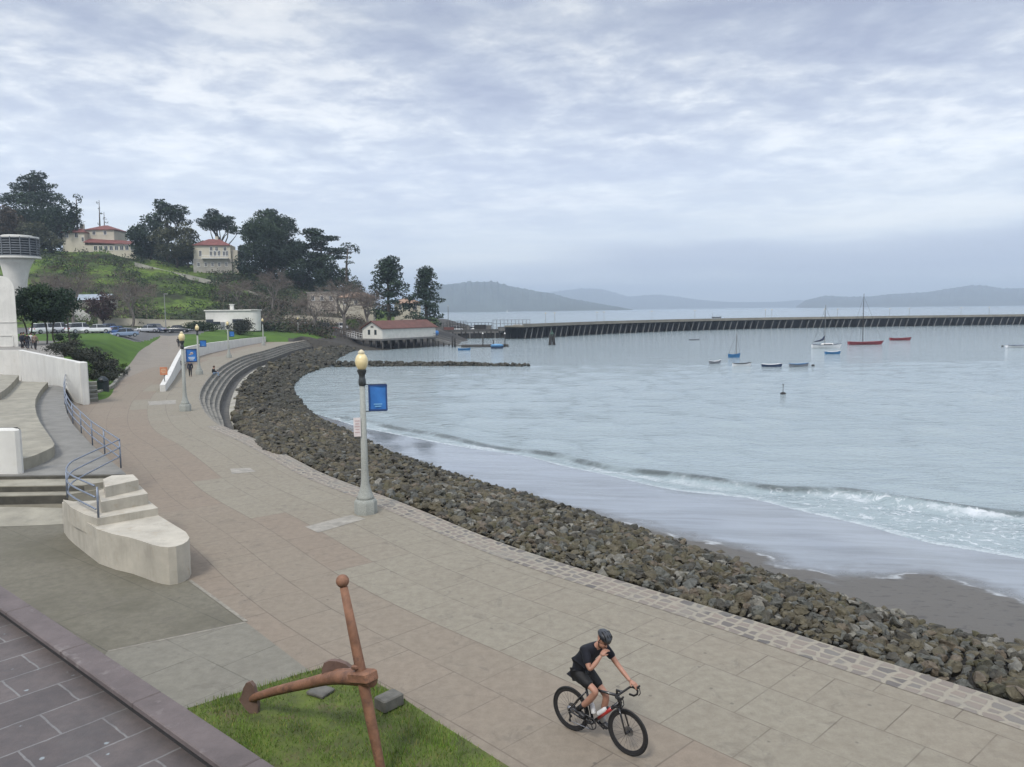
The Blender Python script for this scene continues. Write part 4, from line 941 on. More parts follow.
def undergrowth():
    rg = np.random.default_rng(44); VV = []; FF = []; MM = []; base = 0
    for k in range(330):
        u = rg.uniform(166, 222); d = rg.uniform(219, 236) + (u - 190) * .08
        if k % 4 == 0: u, d = rg.uniform(38, 120), rg.uniform(225, 258)
        z = float(Tz(u, d)); w = rg.uniform(.6, 1.6); V, Fq, ci = leafcloud([((xu(u, d), d, z + .2), (w, w, w * .45))], .28, 10, rg, .3, .3); VV.append(V); FF.append(Fq + base); MM.append(ci % 2 + (k % 2)); base += len(V)
    struct(npmesh('hill_meadow_vegetation', np.concatenate(VV), np.concatenate(FF), [LEAF['green'][0], LEAF['green'][1], leafmat('meadow_leaf', (0.16, 0.19, 0.035))], mi=np.minimum(np.concatenate(MM), 2)), 'stuff')
    rg = np.random.default_rng(41); VV = []; FF = []; MM = []; base = 0; mats = LEAF['shrub'] + LEAF['olive'] + LEAF['rust'] + LEAF['green']
    for k in range(1500):
        d = rg.uniform(176, 262); u = rg.uniform(40, 375) if k % 3 else rg.uniform(215, 365)
        if u > 330 and d < 200: continue
        z = float(Tz(u, d)); w = rg.uniform(.6, 2.6) * (1.0 if u < 215 else 1.2); h = w * rg.uniform(.35, .8)
        if k % 3 and 150 < u < 215 and d > 195 and rg.random() < .75: continue
        V, Fq, ci = leafcloud([((xu(u, d), d, z + h * .4), (w, w, h)), ((xu(u, d) + w * .7, d + .5, z + h * .3), (w * .7, w * .7, h * .7))], .34, 9, rg, .1, .3)
        q = rg.random(); pair = 0 if q < .46 else 2 if q < .68 else 4 if q < (.82 if u < 220 else .96) else 6
        VV.append(V); FF.append(Fq + base); MM.append(pair + ci % 2); base += len(V)
    for k in range(210):
        u = rg.uniform(118, 192) if k % 3 == 0 else rg.uniform(230, 352); d = rg.uniform(272, 294); z = float(Tz(u, d)); w = rg.uniform(1.6, 3.4); h = rg.uniform(2.2, 4.2) * (.6 if u > 325 else 1)
        V, Fq, ci = leafcloud([((xu(u, d), d, z + h * .4), (w, w, h))], .42, 9, rg, .1, .3); VV.append(V); FF.append(Fq + base); MM.append(ci * 0); base += len(V)
    struct(npmesh('undergrowth', np.concatenate(VV), np.concatenate(FF), mats, mi=np.concatenate(MM)), 'stuff')
    # tangle of bare brush on the lower slope
    cr = MB()
    for k in range(2600):
        u = rg.uniform(222, 368); d = rg.uniform(180, 235)
        if u < 250 and rg.random() < .5: continue
        z = float(Tz(u, d)); h = rg.uniform(1.2, 3.6); x = xu(u, d); cr.tube([(x, d, z), (x + rg.normal() * .5, d + rg.normal() * .5, z + h * .6), (x + rg.normal() * 1.0, d + rg.normal(), z + h)], [.05, .04, .02], 3, cap=False)
    for k in range(900):
        u = rg.uniform(45, 160); d = rg.uniform(178, 225)
        z = float(Tz(u, d)); h = rg.uniform(1.0, 2.6); x = xu(u, d); cr.tube([(x, d, z), (x + rg.normal() * .4, d + rg.normal() * .4, z + h * .6), (x + rg.normal() * .8, d + rg.normal(), z + h)], [.05, .04, .02], 3, cap=False)
    struct(cr.build('brushwood', M_('brushwood_twigs', (0.15, 0.125, 0.10), .95, .35, .3, kind='pos')), 'stuff')
undergrowth()
# ================================================================== stand, stairs, ramp on the left
mWhite = M_('white_painted_concrete', (0.60, 0.588, 0.545), 0.75, 0.10, 0.8, bmp=0.06, bscale=14, stain=((0.50, 0.48, 0.42), 0.5, 0.62), kind='pos', drip=0.18)
mTier = M_('stand_concrete', (0.275, 0.255, 0.200), 0.85, 0.25, 1.1, bmp=0.25, bscale=16, stain=((0.20, 0.19, 0.15), 0.9, 0.56), kind='pos')
mWalk = M_('walkway_concrete', (0.195, 0.188, 0.168), 0.85, 0.22, 1.2, bmp=0.2, bscale=20, kind='pos')
mRiser = M_('damp_step_concrete', (0.20, 0.195, 0.165), 0.85, 0.3, 1.4, bmp=0.25, bscale=16, stain=((0.10, 0.10, 0.07), 1.5, 0.55), kind='pos')
ZW = 0.80
def px(*a, z=0.0): return [G(x, y, z).xy for x, y in a]
sd = thing('grandstand', 'curved concrete seating tiers with a lower walkway beside the white parapet', 'grandstand', (-20, 32, 0)); so = Vector(sd.location)
def local(poly, o): return [(p[0] - o.x, p[1] - o.y) for p in poly]
walk = px((-60, 476.5), (126, 474), (120, 468), (117, 466), (104, 455), (92.6, 445.5), (81, 433.5), (72.7, 424), (67, 413.5), (64.8, 405), (65, 396), (66.5, 386), (-60, 380), z=ZW)
mb = MB(); mb.prism(local(walk, so), 0.0, ZW); mb.build('walkway', mWalk, sd)
t1 = px((-60, 462), (10, 460.5), (18.8, 459.6), (27, 457.8), (36, 454.8), (47, 450), (53, 446.8), (54.5, 444), (52, 439.5), (46, 431), (40, 422), (36.5, 414), (35, 406), (35.5, 399.5), (38.7, 392.8), (43, 387), (48, 382), (-60, 379), z=ZW + .42)
mb = MB(); mb.prism(local(t1, so), ZW - .1, ZW + .42); mb.build('tier', mTier, sd)
t2 = px((-60, 405), (0, 392.8), (5, 389.5), (9.4, 385.7), (14.5, 380.5), (18.8, 375.2), (-60, 371), z=ZW + .84)
mb = MB(); mb.prism(local(t2, so), ZW + .3, ZW + .84); mb.build('tier', mTier, sd)
# front steps
l0 = px((-60, 476.6), (128, 474.2), z=ZW + .003); l1 = px((-60, 487), (84, 485), z=.67); l2 = px((-60, 497), (68, 494.5), z=.46); l3 = px((-60, 499.5), (66, 503), z=.3)
mb = MB()
mb.prism(local([l1[0], l1[1], (l1[1][0] + .5, l1[1][1] + .5), (l0[1][0] - .9, l0[1][1] + .05), (l0[0][0], l0[0][1] + .02)], so), 0, .67)
mb.prism(local([l2[0], l2[1], (l2[1][0] + .5, l2[1][1] + .5), (l1[1][0] + .6, l1[1][1] + .5), (l1[0][0], l1[0][1] + .02)], so), 0, .46)
mb.build('stairs', mTier, sd)
mRz = M_('shaded_riser_concrete', (0.075, 0.07, 0.055), 0.9, 0.4, 1.6, kind='pos')  # shade on the risers put into the colour of thin dark panels
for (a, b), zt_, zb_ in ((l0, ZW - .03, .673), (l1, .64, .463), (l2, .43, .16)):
    a = Vector((a[0], a[1], 0)); b = Vector((b[0], b[1], 0)); t_ = (b - a).normalized(); n_ = Vector((t_.y, -t_.x, 0)) * .004; mb = MB(); q = [Vector((p.x, p.y, z)) + n_ - so for p, z in ((a, zb_), (b, zb_), (b, zt_), (a, zt_))]; q2 = [p - n_ * .9 for p in q]; mb.add(q + q2, [(0, 1, 2, 3), (7, 6, 5, 4), (0, 4, 5, 1), (1, 5, 6, 2), (2, 6, 7, 3), (3, 7, 4, 0)]); mb.build('riser_shade', mRz, sd)
r0 = [G(-60, 506, .17), G(20, 507, .17), G(66, 508, .17)]; r1 = [G(-60, 528, .014), G(20, 526, .014), G(66, 524, .014)]
mb = MB(); mb.loft([[p - so for p in r0], [p - so for p in r1]], flip=False); mb.build('sloping_apron', mTier, sd)
# cheek block beside the lower tier
b = G(20.5, 474, ZW); zt = A(15, 428, b.y).z
ck = thing('cheek_block', 'short white concrete block closing the end of the lower seating tier', 'wall', (b.x - 2, b.y + .15, 0))
mb = MB(); mb.bbox((0, 0, (zt + .3) / 2), (4, .3, zt - .3), .10); mb.build('block', mWhite, ck, smooth=30)
# parapet
pp = thing('parapet_wall', 'pale plastered parapet with sloping top between the seating walkway and the planted bed', 'wall', (_p0.x, _p0.y, 0)); o = Vector(pp.location)
d = (_p1 - _p0); d.z = 0; L = d.length; d.normalize(); q = Vector((-d.y, d.x, 0))
if q.y < 0: q = -q
ext = L + 14
_p2 = _p1 + Vector((-16, 1.5, 0)); mb = MB(); mb.prism(local([_p0.xy, _p1.xy, _p2.xy, (_p2 + q * .4).xy, (_p1 + q * .4).xy, (_p0 + q * .4).xy], o), 0, PTOP); mb.build('wall_panel', mWhite, pp)
mb = MB(); c = _p0 + q * .2 - o; mb.bbox((c.x + d.x * .66, c.y + d.y * .66, PTOP / 2 + .02), (1.15, .55, PTOP + .04), .05, rz=math.atan2(d.y, d.x)); mb.build('end_pier', mWhite, pp, smooth=30)
# little side steps by the pier
ss = thing('side_steps', 'three small dark concrete steps beside the end of the parapet', 'steps', G(91.5, 402)); o = Vector(ss.location); mb = MB()
for k in range(5): mb.box((-.486 * (.4 + .8 * k), .874 * (.4 + .8 * k), .11 + .12 * k), (.9, .79, .26 + .24 * k), rz=.507)
mb.build('treads', mRiser, ss)
# stepped pedestal
pc = thing('stepped_pedestal', 'cream concrete pedestal with stepped top and rounded nose at the foot of the stairs', 'pedestal', G(150, 560)); o = Vector(pc.location)
mPed = M_('pedestal_concrete', (0.44, 0.405, 0.335), 0.85, 0.2, 1.3, bmp=0.25, bscale=12, stain=((0.36, 0.31, 0.235), 2.4, 0.58), kind='pos', drip=0.3)
ZN = .92
left = px((62, 502), (66, 507), (72, 512), (85, 521), (97, 529), (113, 534), (130, 537.5), (143, 541.5), (152, 544.5), z=ZN)
nose = px((160, 546.5), (168, 547.3), (176, 546.3), (183, 544), (187.5, 541), (189.5, 537.5), z=ZN)
rightl = px((186, 532), (158, 515), z=ZN)
back = px((149, 500), z=1.15) + px((131, 473), z=1.69) + px((110, 474), z=1.69)
low = left + nose + rightl + back
mb = MB(); mb.prism(local(low, o), lambda p: -.02, ZN); mb.build('base', mPed, pc)
for zt, poly in ((1.12, px((63, 499.5), (72, 508), (84, 514), (97, 518.5), (158, 508), (148, 500), z=1.12) + px((133, 474.5), (112, 475.3), (88, 483), z=1.72)),
                 (1.42, px((101, 502), (148, 493.5), (140, 485.5), z=1.42) + px((133, 474.5), (112, 475.3), (98, 480), z=1.72)),
                 (1.72, px((105, 487), (138.5, 479.7), (133, 474.4), (112, 475.3), (103, 479), z=1.72))):
    mb = MB(); mb.prism(local(poly, o), ZN - .3, zt); mb.build('step_block', mPed, pc)
# railing
rl = thing('railing', 'blue grey steel railing with three rails winding from the parapet to the pedestal', 'railing', G(121, 468, ZW)); o = Vector(rl.location)
mRail = M_('blue_grey_painted_steel', (0.19, 0.22, 0.275), 0.4, 0.2, 6, metal=0.3)
posts = [G(x, y, ZW) for x, y in ((121, 468), (105, 455.5), (92.6, 445.3), (81.5, 433.3), (73, 423.6), (67.5, 413.2), (65, 404.5), (65.2, 395.5), (67, 386))]
def rail(pts, name='rail', r=.026): mb = MB(); mb.tube([p - o for p in pts], r, 6); mb.build(name, mRail, rl, smooth=True)
cp = resample(catmull(posts, .5), .6)
for hz in (1.05, .72, .38): rail([p + Vector((0, 0, hz)) for p in cp])
for p in posts: mb = MB(); mb.tube([p - o, p - o + Vector((0, 0, 1.05))], .03, 6); mb.build('post', mRail, rl, smooth=True)
e0 = G(98.5, 517.6, 1.12); m0 = G(67.5, 497.5, 1.12); etop = A(97, 487, e0.y); mtop = A(66, 471, m0.y); mb_ = A(66, 464, m0.y + .9)
c0 = posts[0] + Vector((0, 0, 1.05))
for k, hz in enumerate((0, -.30, -.62)):
    f = Vector((0, 0, hz)); pts = [c0 + f, c0.lerp(A(80, 457.5, m0.y + 2.2), .6) + f, A(80, 457.5, m0.y + 2.2) + f, A(70, 463, m0.y + .9) + f, mtop + f + Vector((0, 0, .02)), A(72, 475.5, (m0.y * 2 + e0.y) / 3) + f, etop + f]
    rail(catmull(pts, .2)[::2])
for p, tp in ((e0, etop), (m0, mtop)): mb = MB(); mb.tube([p - o, tp - o], .03, 6); mb.build('post', mRail, rl, smooth=True)
# ------------------------------------------------------------------ white stand wall and round tower
wy = _p1.y + 13; zt = A(10, 276, wy).z; xr = A(17.5, 330, wy).x
sw = thing('stand_end_wall', 'tall white rounded end wall below the round tower', 'wall', (xr - 4.65, wy, 0))
mb = MB(); prof = [(-6, 0), (5, 0), (5, zt - 1.5)] + [(5 - 1.5 + 1.5 * math.cos(a), zt - 1.5 + 1.5 * math.sin(a)) for a in np.linspace(0, math.pi / 2, 8)] + [(-6, zt)]
n = len(prof); vs = [(x, -.6, z) for x, z in prof] + [(x - .25, -.15, z) for x, z in prof]
mb.add(vs, [tuple(range(n)), tuple(range(2 * n - 1, n - 1, -1))] + [((i + 1) % n, i, n + i, n + (i + 1) % n) for i in range(n)]); mb.build('wall_face', mWhite, sw, smooth=30)
zl = A(10, 322, wy).z; mb = MB(); mb.box((0.2, -.64, zl), (9.5, .08, .10)); mb.build('string_course', mWhite, sw)
za, zb = A(3, 346, wy).z, A(3, 336, wy).z; xa, xb = A(1, 340, wy).x - (xr - 5), A(13, 340, wy).x - (xr - 5)
mb = MB()
for (a, b2, c, dd) in ((xa, xb, zb, zb + .12), (xa, xb, za - .12, za), (xb, xb + .12, za, zb)): mb.box(((a + b2) / 2, -.63, (c + dd) / 2), (abs(b2 - a), .07, abs(dd - c)))
mb.build('panel_moulding', mWhite, sw)
ty = wy + 8; sc = ty / FPX; tx = A(18, 250, ty).x; z0 = A(18, 309, ty).z - .6; zs = A(18, 257.5, ty).z; zc = A(18, 237.5, ty).z; R1 = 18.8 * sc
tw = thing('speaker_tower', 'white streamlined tower with a round louvred cabin on a flaring neck', 'tower', (tx, ty, 0)); mb = MB()
nk = []
for k in range(12):
    t = k / 11; z = z0 + (zs - .15 - z0) * t; fl = t ** 4
    nk.append((z, 9.5 * sc * (1 - .08 * t) + fl * 7 * sc, -4.5 * sc + 2.5 * sc * fl))
rows = [[Vector((cx + r * math.cos(a), r * math.sin(a), z)) for a in np.linspace(0, 2 * math.pi, 25)[:-1]] for z, r, cx in nk]
mb.rings(rows); mb.build('neck', mWhite, tw, smooth=True)
mb = MB(); mb.lathe([(R1 * .5, zs - .18), (R1 * 1.03, zs - .14), (R1 * 1.03, zs + .10), (R1 * .5, zs + .11)], n=36); mb.build('floor_disc', mWhite, tw, smooth=30)
mb = MB(); mb.lathe([(R1 * .2, zc - .15), (R1 * 1.0, zc - .12), (R1 * 1.0, zc + .06), (R1 * .72, zc + .09), (R1 * .7, zc + .22), (R1 * .1, zc + .24)], n=36); mb.build('roof_cap', mWhite, tw, smooth=30)
mDark = M_('dark_louvre_metal', (0.055, 0.065, 0.075), 0.5, 0.3, 4)
mSlat = M_('grey_louvre_slat', (0.16, 0.175, 0.19), 0.5, 0.2, 4)
mb = MB(); mb.lathe([(R1 * .90, zs + .1), (R1 * .90, zc - .12)], n=36); mb.build('cabin_core', mDark, tw, smooth=True)
mb = MB(); nsl = 8
for k in range(nsl): z = zs + .2 + (zc - zs - .4) * k / (nsl - 1); mb.lathe([(R1 * .92, z + .03), (R1 * .985, z - .06), (R1 * .985, z - .02), (R1 * .92, z + .07)], n=36)
mb.build('louvre_slats', mSlat, tw)
mb = MB()
for k in range(14): a = 2 * math.pi * k / 14; mb.box((R1 * .985 * math.cos(a), R1 * .985 * math.sin(a), (zs + zc) / 2), (.09, .09, zc - zs - .02), rz=a)
mb.build('mullions', mSlat, tw)
# ------------------------------------------------------------------ kerb, white retaining wall, sign, bin
kb = resample(catmull([G(x, y) for x, y in ((97, 395.5), (104, 392.5), (112, 388.5), (117, 382.5), (122, 376.5), (128.5, 369))], .5), .6)
kr = thing('planter_kerb', 'low concrete kerb curving round the planted bed beside the path', 'kerb', kb[0]); o = Vector(kb[0]); rows = []
for i, p in enumerate(kb):
    t = (kb[min(i + 1, len(kb) - 1)] - kb[max(i - 1, 0)]).normalized(); nn = Vector((-t.y, t.x, 0)) * .14
    rows.append([p - o + nn - Vector((0, 0, .1)), p - o + nn + Vector((0, 0, .32)), p - o - nn + Vector((0, 0, .32)), p - o - nn - Vector((0, 0, .1))])
mb = MB(); mb.rings(rows); mb.build('kerb_stone', mRiser, kr)
rw = thing('retaining_wall', 'long white wall bending away between the lower promenade and the lawn', 'wall', WALL[0]); o = Vector(WALL[0]); rows = []; LW = arclen(WALL)
s_top = min(LW[i] for i in range(len(WALL)) if WALL[i].y > G(185, 364).y)
rowsc = []
for i, p in enumerate(WALL):
    s = LW[i]; hgt = .55 + 1.35 * min(1, s / s_top) - .75 * max(0, (s - s_top) / (LW[-1] - s_top))
    t = (WALL[min(i + 1, len(WALL) - 1)] - WALL[max(i - 1, 0)]).normalized(); nn = Vector((-t.y, t.x, 0))
    rows.append([p - o - Vector((0, 0, .1)), p - o + Vector((0, 0, hgt)), p - o + nn * .42 + Vector((0, 0, hgt)), p - o + nn * .42 - Vector((0, 0, .1))])
mb = MB(); mb.rings(rows); mb.build('wall_panel', mWhite, rw)
mMetal = M_('galvanised_post', (0.28, 0.28, 0.27), .5, .2, 5, metal=.4)
sg = thing('notice_sign', 'small orange brown sign on a grey post at the near end of the white wall', 'sign', G(165, 389)); hh = A(164.5, 367, G(165, 389).y).z
mb = MB(); mb.tube([(0, 0, 0), (0, 0, hh - .1)], .045, 6); mb.build('post', mMetal, sg)
ms = M_('orange_brown_sign', (0.50, 0.19, 0.09), .5, .25, 4); mb = MB(); mb.bbox((0, -.06, hh - .34), (.62, .04, .66), .01); pn = mb.build('sign_panel', ms, sg)
mb = MB()
for k, w in enumerate((.40, .46, .34)): mb.box((0, -.085, hh - .18 - .15 * k), (w, .008, .05))
mb.build('marks', M_('sign_cream', (0.62, 0.50, 0.36), .6, .2, 5), pn)
bn = thing('litter_bin', 'dark green domed litter bin at the corner of the planted bed', 'litter bin', G(103.6, 393)); mbn = M_('dark_green_bin', (0.008, 0.016, 0.019), .5, .3, 5)
mb = MB(); mb.lathe([(.36, 0), (.42, .04), (.44, .9), (.46, .92)], n=18); mb.build('body', mbn, bn, smooth=30)
mb = MB(); mb.lathe([(.46, .92), (.44, 1.02), (.34, 1.20), (.18, 1.33), (.03, 1.37)], n=18); mb.build('lid', mbn, bn, smooth=True)
mb = MB(); mb.box((.05, -.43, 1.03), (.3, .12, .14)); mb.build('opening', M_('bin_slot', (.006, .006, .006), .9), bn)
# ================================================================== lamp posts
mPole = M_('aggregate_lamp_concrete', (0.30, 0.31, 0.28), .85, .22, 30, bmp=.15, bscale=60, stain=((0.2, 0.2, 0.175), 2.5, .58))
mCollar = M_('dark_lamp_collar', (0.03, 0.035, 0.035), .45, .3, 6)
mGlobe = M_('cream_lamp_globe', (0.70, 0.57, 0.30), .3, .12, 5, coat=.3); mFin = M_('cream_finial', (0.62, 0.54, 0.36), .4, .2, 6)
mBanner = M_('blue_banner_cloth', (0.030, 0.17, 0.47), .7, .25, 1.6, col2=(0.018, 0.105, 0.33)); mBanEdge = M_('dark_blue_banner_edge', (0.015, 0.05, 0.16), .7, .2, 3); mBanText = M_('pale_blue_print', (0.16, 0.38, 0.62), .7, .2, 20); mPaper = M_('faded_white_notice', (0.62, 0.56, 0.54), .7, .12, 8)
def lampbase(label):
    t = thing('street_lamp', label, 'lamp post', (0, 0, 0), 0, None); mb = MB()
    mb.lathe([(.36, 0), (.36, .36), (.34, .42), (.30, .47)], n=8, c=(0, 0, 0)); mb.build('base', mPole, t, smooth=30)
    mb = MB(); mb.lathe([(.285, .45), (.25, .56), (.19, .72), (.135, .95), (.112, 1.4), (.082, 4.08)], n=16); mb.build('pole', mPole, t, smooth=True)
    mb = MB(); mb.lathe([(.085, 4.06), (.115, 4.10), (.115, 4.26), (.095, 4.30), (.095, 4.40), (.14, 4.50), (.15, 4.56), (.11, 4.585)], n=16); mb.build('collar', mCollar, t, smooth=40)
    mb = MB(); mb.lathe([(.10, 4.57), (.14, 4.62), (.188, 4.72), (.204, 4.82), (.19, 4.92), (.15, 5.01), (.10, 5.06)], n=20); mb.build('globe', mGlobe, t, smooth=True)
    mb = MB(); mb.lathe([(.09, 5.05), (.105, 5.08), (.10, 5.13), (.05, 5.18), (.015, 5.20)], n=14); mb.build('finial', mFin, t, smooth=True)
    return t
LP = lampbase('tall concrete lamp post with plain blue banner and small white notice, beside the rock bank')
def put_banner(t, w=.54, h=.78, z=3.68, plain=True, gap=.1, side=1):
    b = thing('banner', '', '', (0, 0, 0)); del b['label']; del b['category']; b.parent = t
    x = side * (.1 + gap + w / 2); mb = MB(); rows = []
    for i in range(9):
        zz = z - h / 2 + h * i / 8; rows.append([(x - w / 2 + w * j / 6, -.012 + .018 * math.sin(j * .9 + i * .5), zz) for j in range(7)])
    mb.loft(rows); rows2 = [[(p[0], p[1] + .012, p[2]) for p in r] for r in rows]; mb.loft(rows2, flip=True); c = mb.build('cloth', mBanner, b, smooth=True)
    mb = MB()
    for (cx, cz, sx, sz) in ((x, z + h / 2, w + .05, .05), (x, z - h / 2, w + .05, .05), (x - w / 2, z, .045, h), (x + w / 2, z, .045, h)): mb.box((cx, -.004, cz), (sx, .055, sz))
    mb.build('border', mBanEdge, b)
    mb = MB()
    for dz in (h / 2 + .03, -h / 2 - .03): mb.tube([(side * .05, 0, z + dz), (x + side * w / 2, 0, z + dz)], .016, 6)
    mb.build('bracket', mCollar, b)
    mb = MB()
    if plain:
        for k, ww in enumerate((.26, .20)): mb.box((x, -.035, z - h * .26 - .07 * k), (ww, .006, .035))
        mb.build('print', mBanText, b)
    else:
        mb.ball((x + .02, -.03, z + .14), (.10, .012, .085), 12, 6); mb.box((x - .1, -.032, z + .06), (.12, .006, .06)); mb.build('picture', M_('banner_picture', (0.42, 0.34, 0.30), .7, .5, 14), b)
        mb = MB()
        for k, ww in enumerate((.40, .36, .22)): mb.box((x, -.032, z - .12 - .085 * k), (ww, .006, .045))
        mb.build('print', M_('white_banner_print', (0.55, 0.63, 0.70), .7, .1, 20), b)
    return b
l2 = dup(LP, label='concrete lamp post whose banner shows a picture, before the near end of the white wall')
l3 = dup(LP, label='concrete lamp post with small blue banner standing beside the walker in dark clothes'); l4 = dup(LP, label='concrete lamp post with pale blue banner halfway along the curve of the steps')
l5 = dup(LP, label='lamp post without banner at the far end of the white wall'); l6 = dup(LP, label='lamp post without banner at the edge of the far lawn, nearest the boathouse')
put_banner(LP); put_banner(l2, .62, .78, 3.62, False, .12); put_banner(l3, .6, .6, 3.2); put_banner(l4, .62, .7, 3.35)
mb = MB(); mb.bbox((-.19, -.10, 2.78), (.22, .02, .60), .008); nt_ = mb.build('notice', mPaper, LP)
mb = MB()
for k in range(5): mb.box((-.19, -.115, 2.98 - .09 * k), (.15 - .03 * (k % 2), .006, .022))
mb.build('notice_print', M_('faded_notice_print', (0.45, 0.30, 0.29), .7, .2, 20), nt_)
for t, (x, y) in ((LP, (366, 513)), (l2, (185.5, 411)), (l3, (199.3, 374.5)), (l4, (229, 357.8)), (l5, (263.5, 345.5)), (l6, (298.5, 339.3))):
    g = G(x, y); t.location = g; t.rotation_euler = (0, 0, math.atan2(-g.x, g.y) * 1.0)
    t['group'] = 'globe lamp posts along the promenade'
sp = thing('street_light_pole', 'tall thin grey pole standing in the car park below the bluff', 'pole', P(167.5, 165)); hh = A(167.5, 294, 165).z - sp.location.z
mb = MB(); mb.tube([(0, 0, 0), (0, 0, hh)], [.12, .07], 6); mb.build('pole', mMetal, sp); mb = MB(); mb.bbox((.3, 0, hh), (.9, .25, .14), .03); mb.build('lamp_head', mMetal, sp)
# ================================================================== buildings
mCream = M_('cream_render', (0.50, 0.46, 0.37), .85, .15, .25, kind='pos', stain=((0.36, .33, .27), .4, .6)); mTileR = M_('red_roof_tiles', (0.165, 0.055, 0.046), .8, .3, .6, kind='pos'); mTileB = M_('brown_red_shingles', (0.115, 0.048, 0.036), .85, .3, .8, kind='pos')
mGlassD = M_('dark_window_glass', (0.03, 0.035, 0.045), .15, .3, 2, spec=.7); mStone = M_('grey_stone_base', (0.33, 0.31, 0.27), .9, .25, .5, kind='pos'); mTrim = M_('white_trim', (0.66, 0.65, 0.62), .6, .1, 2)
def hip(mb, x0, x1, y0, y1, z, h, ov=.5, ridge=.5):
    x0 -= ov; x1 += ov; y0 -= ov; y1 += ov; ym = (y0 + y1) / 2; ins = min((y1 - y0) / 2, (x1 - x0) / 2 * ridge * 2) * .95
    vs = [(x0, y0, z), (x1, y0, z), (x1, y1, z), (x0, y1, z), (x0 + ins, ym, z + h), (x1 - ins, ym, z + h)]
    vs += [(x0, y0, z - .18), (x1, y0, z - .18), (x1, y1, z - .18), (x0, y1, z - .18)]
    mb.add(vs, [(0, 1, 5, 4), (1, 2, 5), (2, 3, 4, 5), (3, 0, 4), (6, 7, 1, 0), (7, 8, 2, 1), (8, 9, 3, 2), (9, 6, 0, 3), (9, 8, 7, 6)])
def window(t, x, y, z, w, h, M=None, frame=True):
    mb = MB(); mb.box((x, y - .03, z), (w, .06, h)); p = mb.build('window', mGlassD, t)
    if frame:
        mb = MB()
        for (a, b, c, d_) in ((x, z + h / 2, w + .2, .1), (x, z - h / 2, w + .3, .12), (x - w / 2, z, .1, h), (x + w / 2, z, .1, h), (x, z, .06, h)): mb.box((a, y - .06, b), (c, .1, d_))
        mb.build('frame', mTrim, p)
def fpx(u, y, d): p = A(u, y, d); return p
def house_at(name, label, cat, u, d, rz): b = P(u, d); return thing(name, label, cat, (b.x, b.y, b.z - .5), rz)
s = 262 / FPX
h2 = thing('hill_house', 'pale two storey house with red hip roof between the dark cypresses', 'house', (A(212.5, 260, 262).x, 262, A(212.5, 269, 262).z - 1.5), R_(8)); ze = 23.5 * s + 1.5; zb2 = 10 * s + 1.5; hw = 17.5 * s
mb = MB(); mb.box((0, 4, zb2 / 2), (hw * 2 + .5, 8.4, zb2)); mb.build('base_storey', mStone, h2)
mb = MB(); mb.box((0, 4, (ze + zb2) / 2), (hw * 2, 8, ze - zb2)); mb.build('wall', mCream, h2)
mb = MB(); hip(mb, -hw + .3, hw - .6, 0, 8, ze, 2.3); rf = mb.build('roof', mTileR, h2); mb = MB(); mb.box((.8, 4, ze + 2.3), (.9, .9, 1.8)); mb.build('chimney', mCream, rf)
for x in (-.25, 1.5, 4.2): window(h2, x, 0, ze - 1.35, .9, 1.5)
for x in (-3.8, -.4, .9, 2.2, 3.8, 4.7): window(h2, x, 0, zb2 + 1.75, .8, 1.9)
for x in (-4.5, -2.2, 0, 2.2, 4.5): window(h2, x, -.2, zb2 - 1.9, .8, 1.3)
mb = MB(); mb.box((hw + 1, 3.4, (zb2 + 3) / 2), (2.2, 5, zb2 + 3.0)); mb.build('side_porch', mCream, h2)
mb = MB(); mb.box((1, -.75, zb2 + .12), (8.6, 1.3, .22))
for k in range(18): mb.box((-3.2 + k * .5, -1.35, zb2 + .6), (.06, .06, .8))
mb.box((1, -1.35, zb2 + 1.05), (8.6, .08, .1)); mb.build('balcony', mTrim, h2)
d1 = 272; s = d1 / FPX
h1 = thing('hill_house', 'red roofed hilltop house with a lower side wing and long porch', 'house', (A(99, 245, d1).x, d1, A(99, 254, d1).z - 1.5), 0); X = lambda u: (u - 99) * s; Z = lambda y: (254 - y) * s + 1.5
mb = MB(); mb.box((X(99.7), 5, Z(262) / 2 + Z(230) / 2), (28 * s, 9, Z(230) - Z(262))); mb.box((X(77.5), 2.5, Z(233) / 2 - 1), (21.5 * s, 9, Z(233) + 2)); mb.build('wall', mCream, h1)
mb = MB(); hip(mb, X(86), X(113.5), .5, 9.5, Z(230), 1.9); rf = mb.build('roof', mTileR, h1); mb = MB(); mb.box((X(76), 5, Z(227)), (1.1, 1.1, 2.6)); mb.build('chimney', mCream, rf)
mb = MB(); hip(mb, X(67), X(88), -2, 7, Z(233), 1.7); mb.build('roof', mTileR, h1)
mb = MB(); x0, x1 = X(89), X(138.5); mb.add([(x0, -3.6, Z(243)), (x1, -3.6, Z(245.5)), (x1, .8, Z(242)), (x0, .8, Z(238.5)), (x0, -3.6, Z(243.6)), (x1, -3.6, Z(246.1))], [(0, 1, 2, 3), (4, 5, 1, 0)]); mb.build('porch_roof', mTileR, h1)
mb = MB(); mb.box(((x0 + x1) / 2, -1, (Z(246) + Z(264)) / 2), (x1 - x0, 4, Z(246) - Z(264))); mb.build('porch', mCream, h1)
for k in range(8): window(h1, X(100 + k * 5.1), -3, Z(249), 1.2, 1.5)
for u in (94, 105): window(h1, X(u), .5, Z(233.3), 1.0, 1.3)
for u in (71, 80.5): window(h1, X(u), -2, Z(236), 1.1, 1.5)
window(h1, X(86.5), -2, Z(240), .8, 1.4)
h3 = thing('shore_house', 'cream house with a tan roof half hidden between the two pines', 'house', (A(408, 320, 226).x, 226, float(Tz(408, 226)) - .5), R_(10)); z = A(408, 303, 226).z - h3.location.z
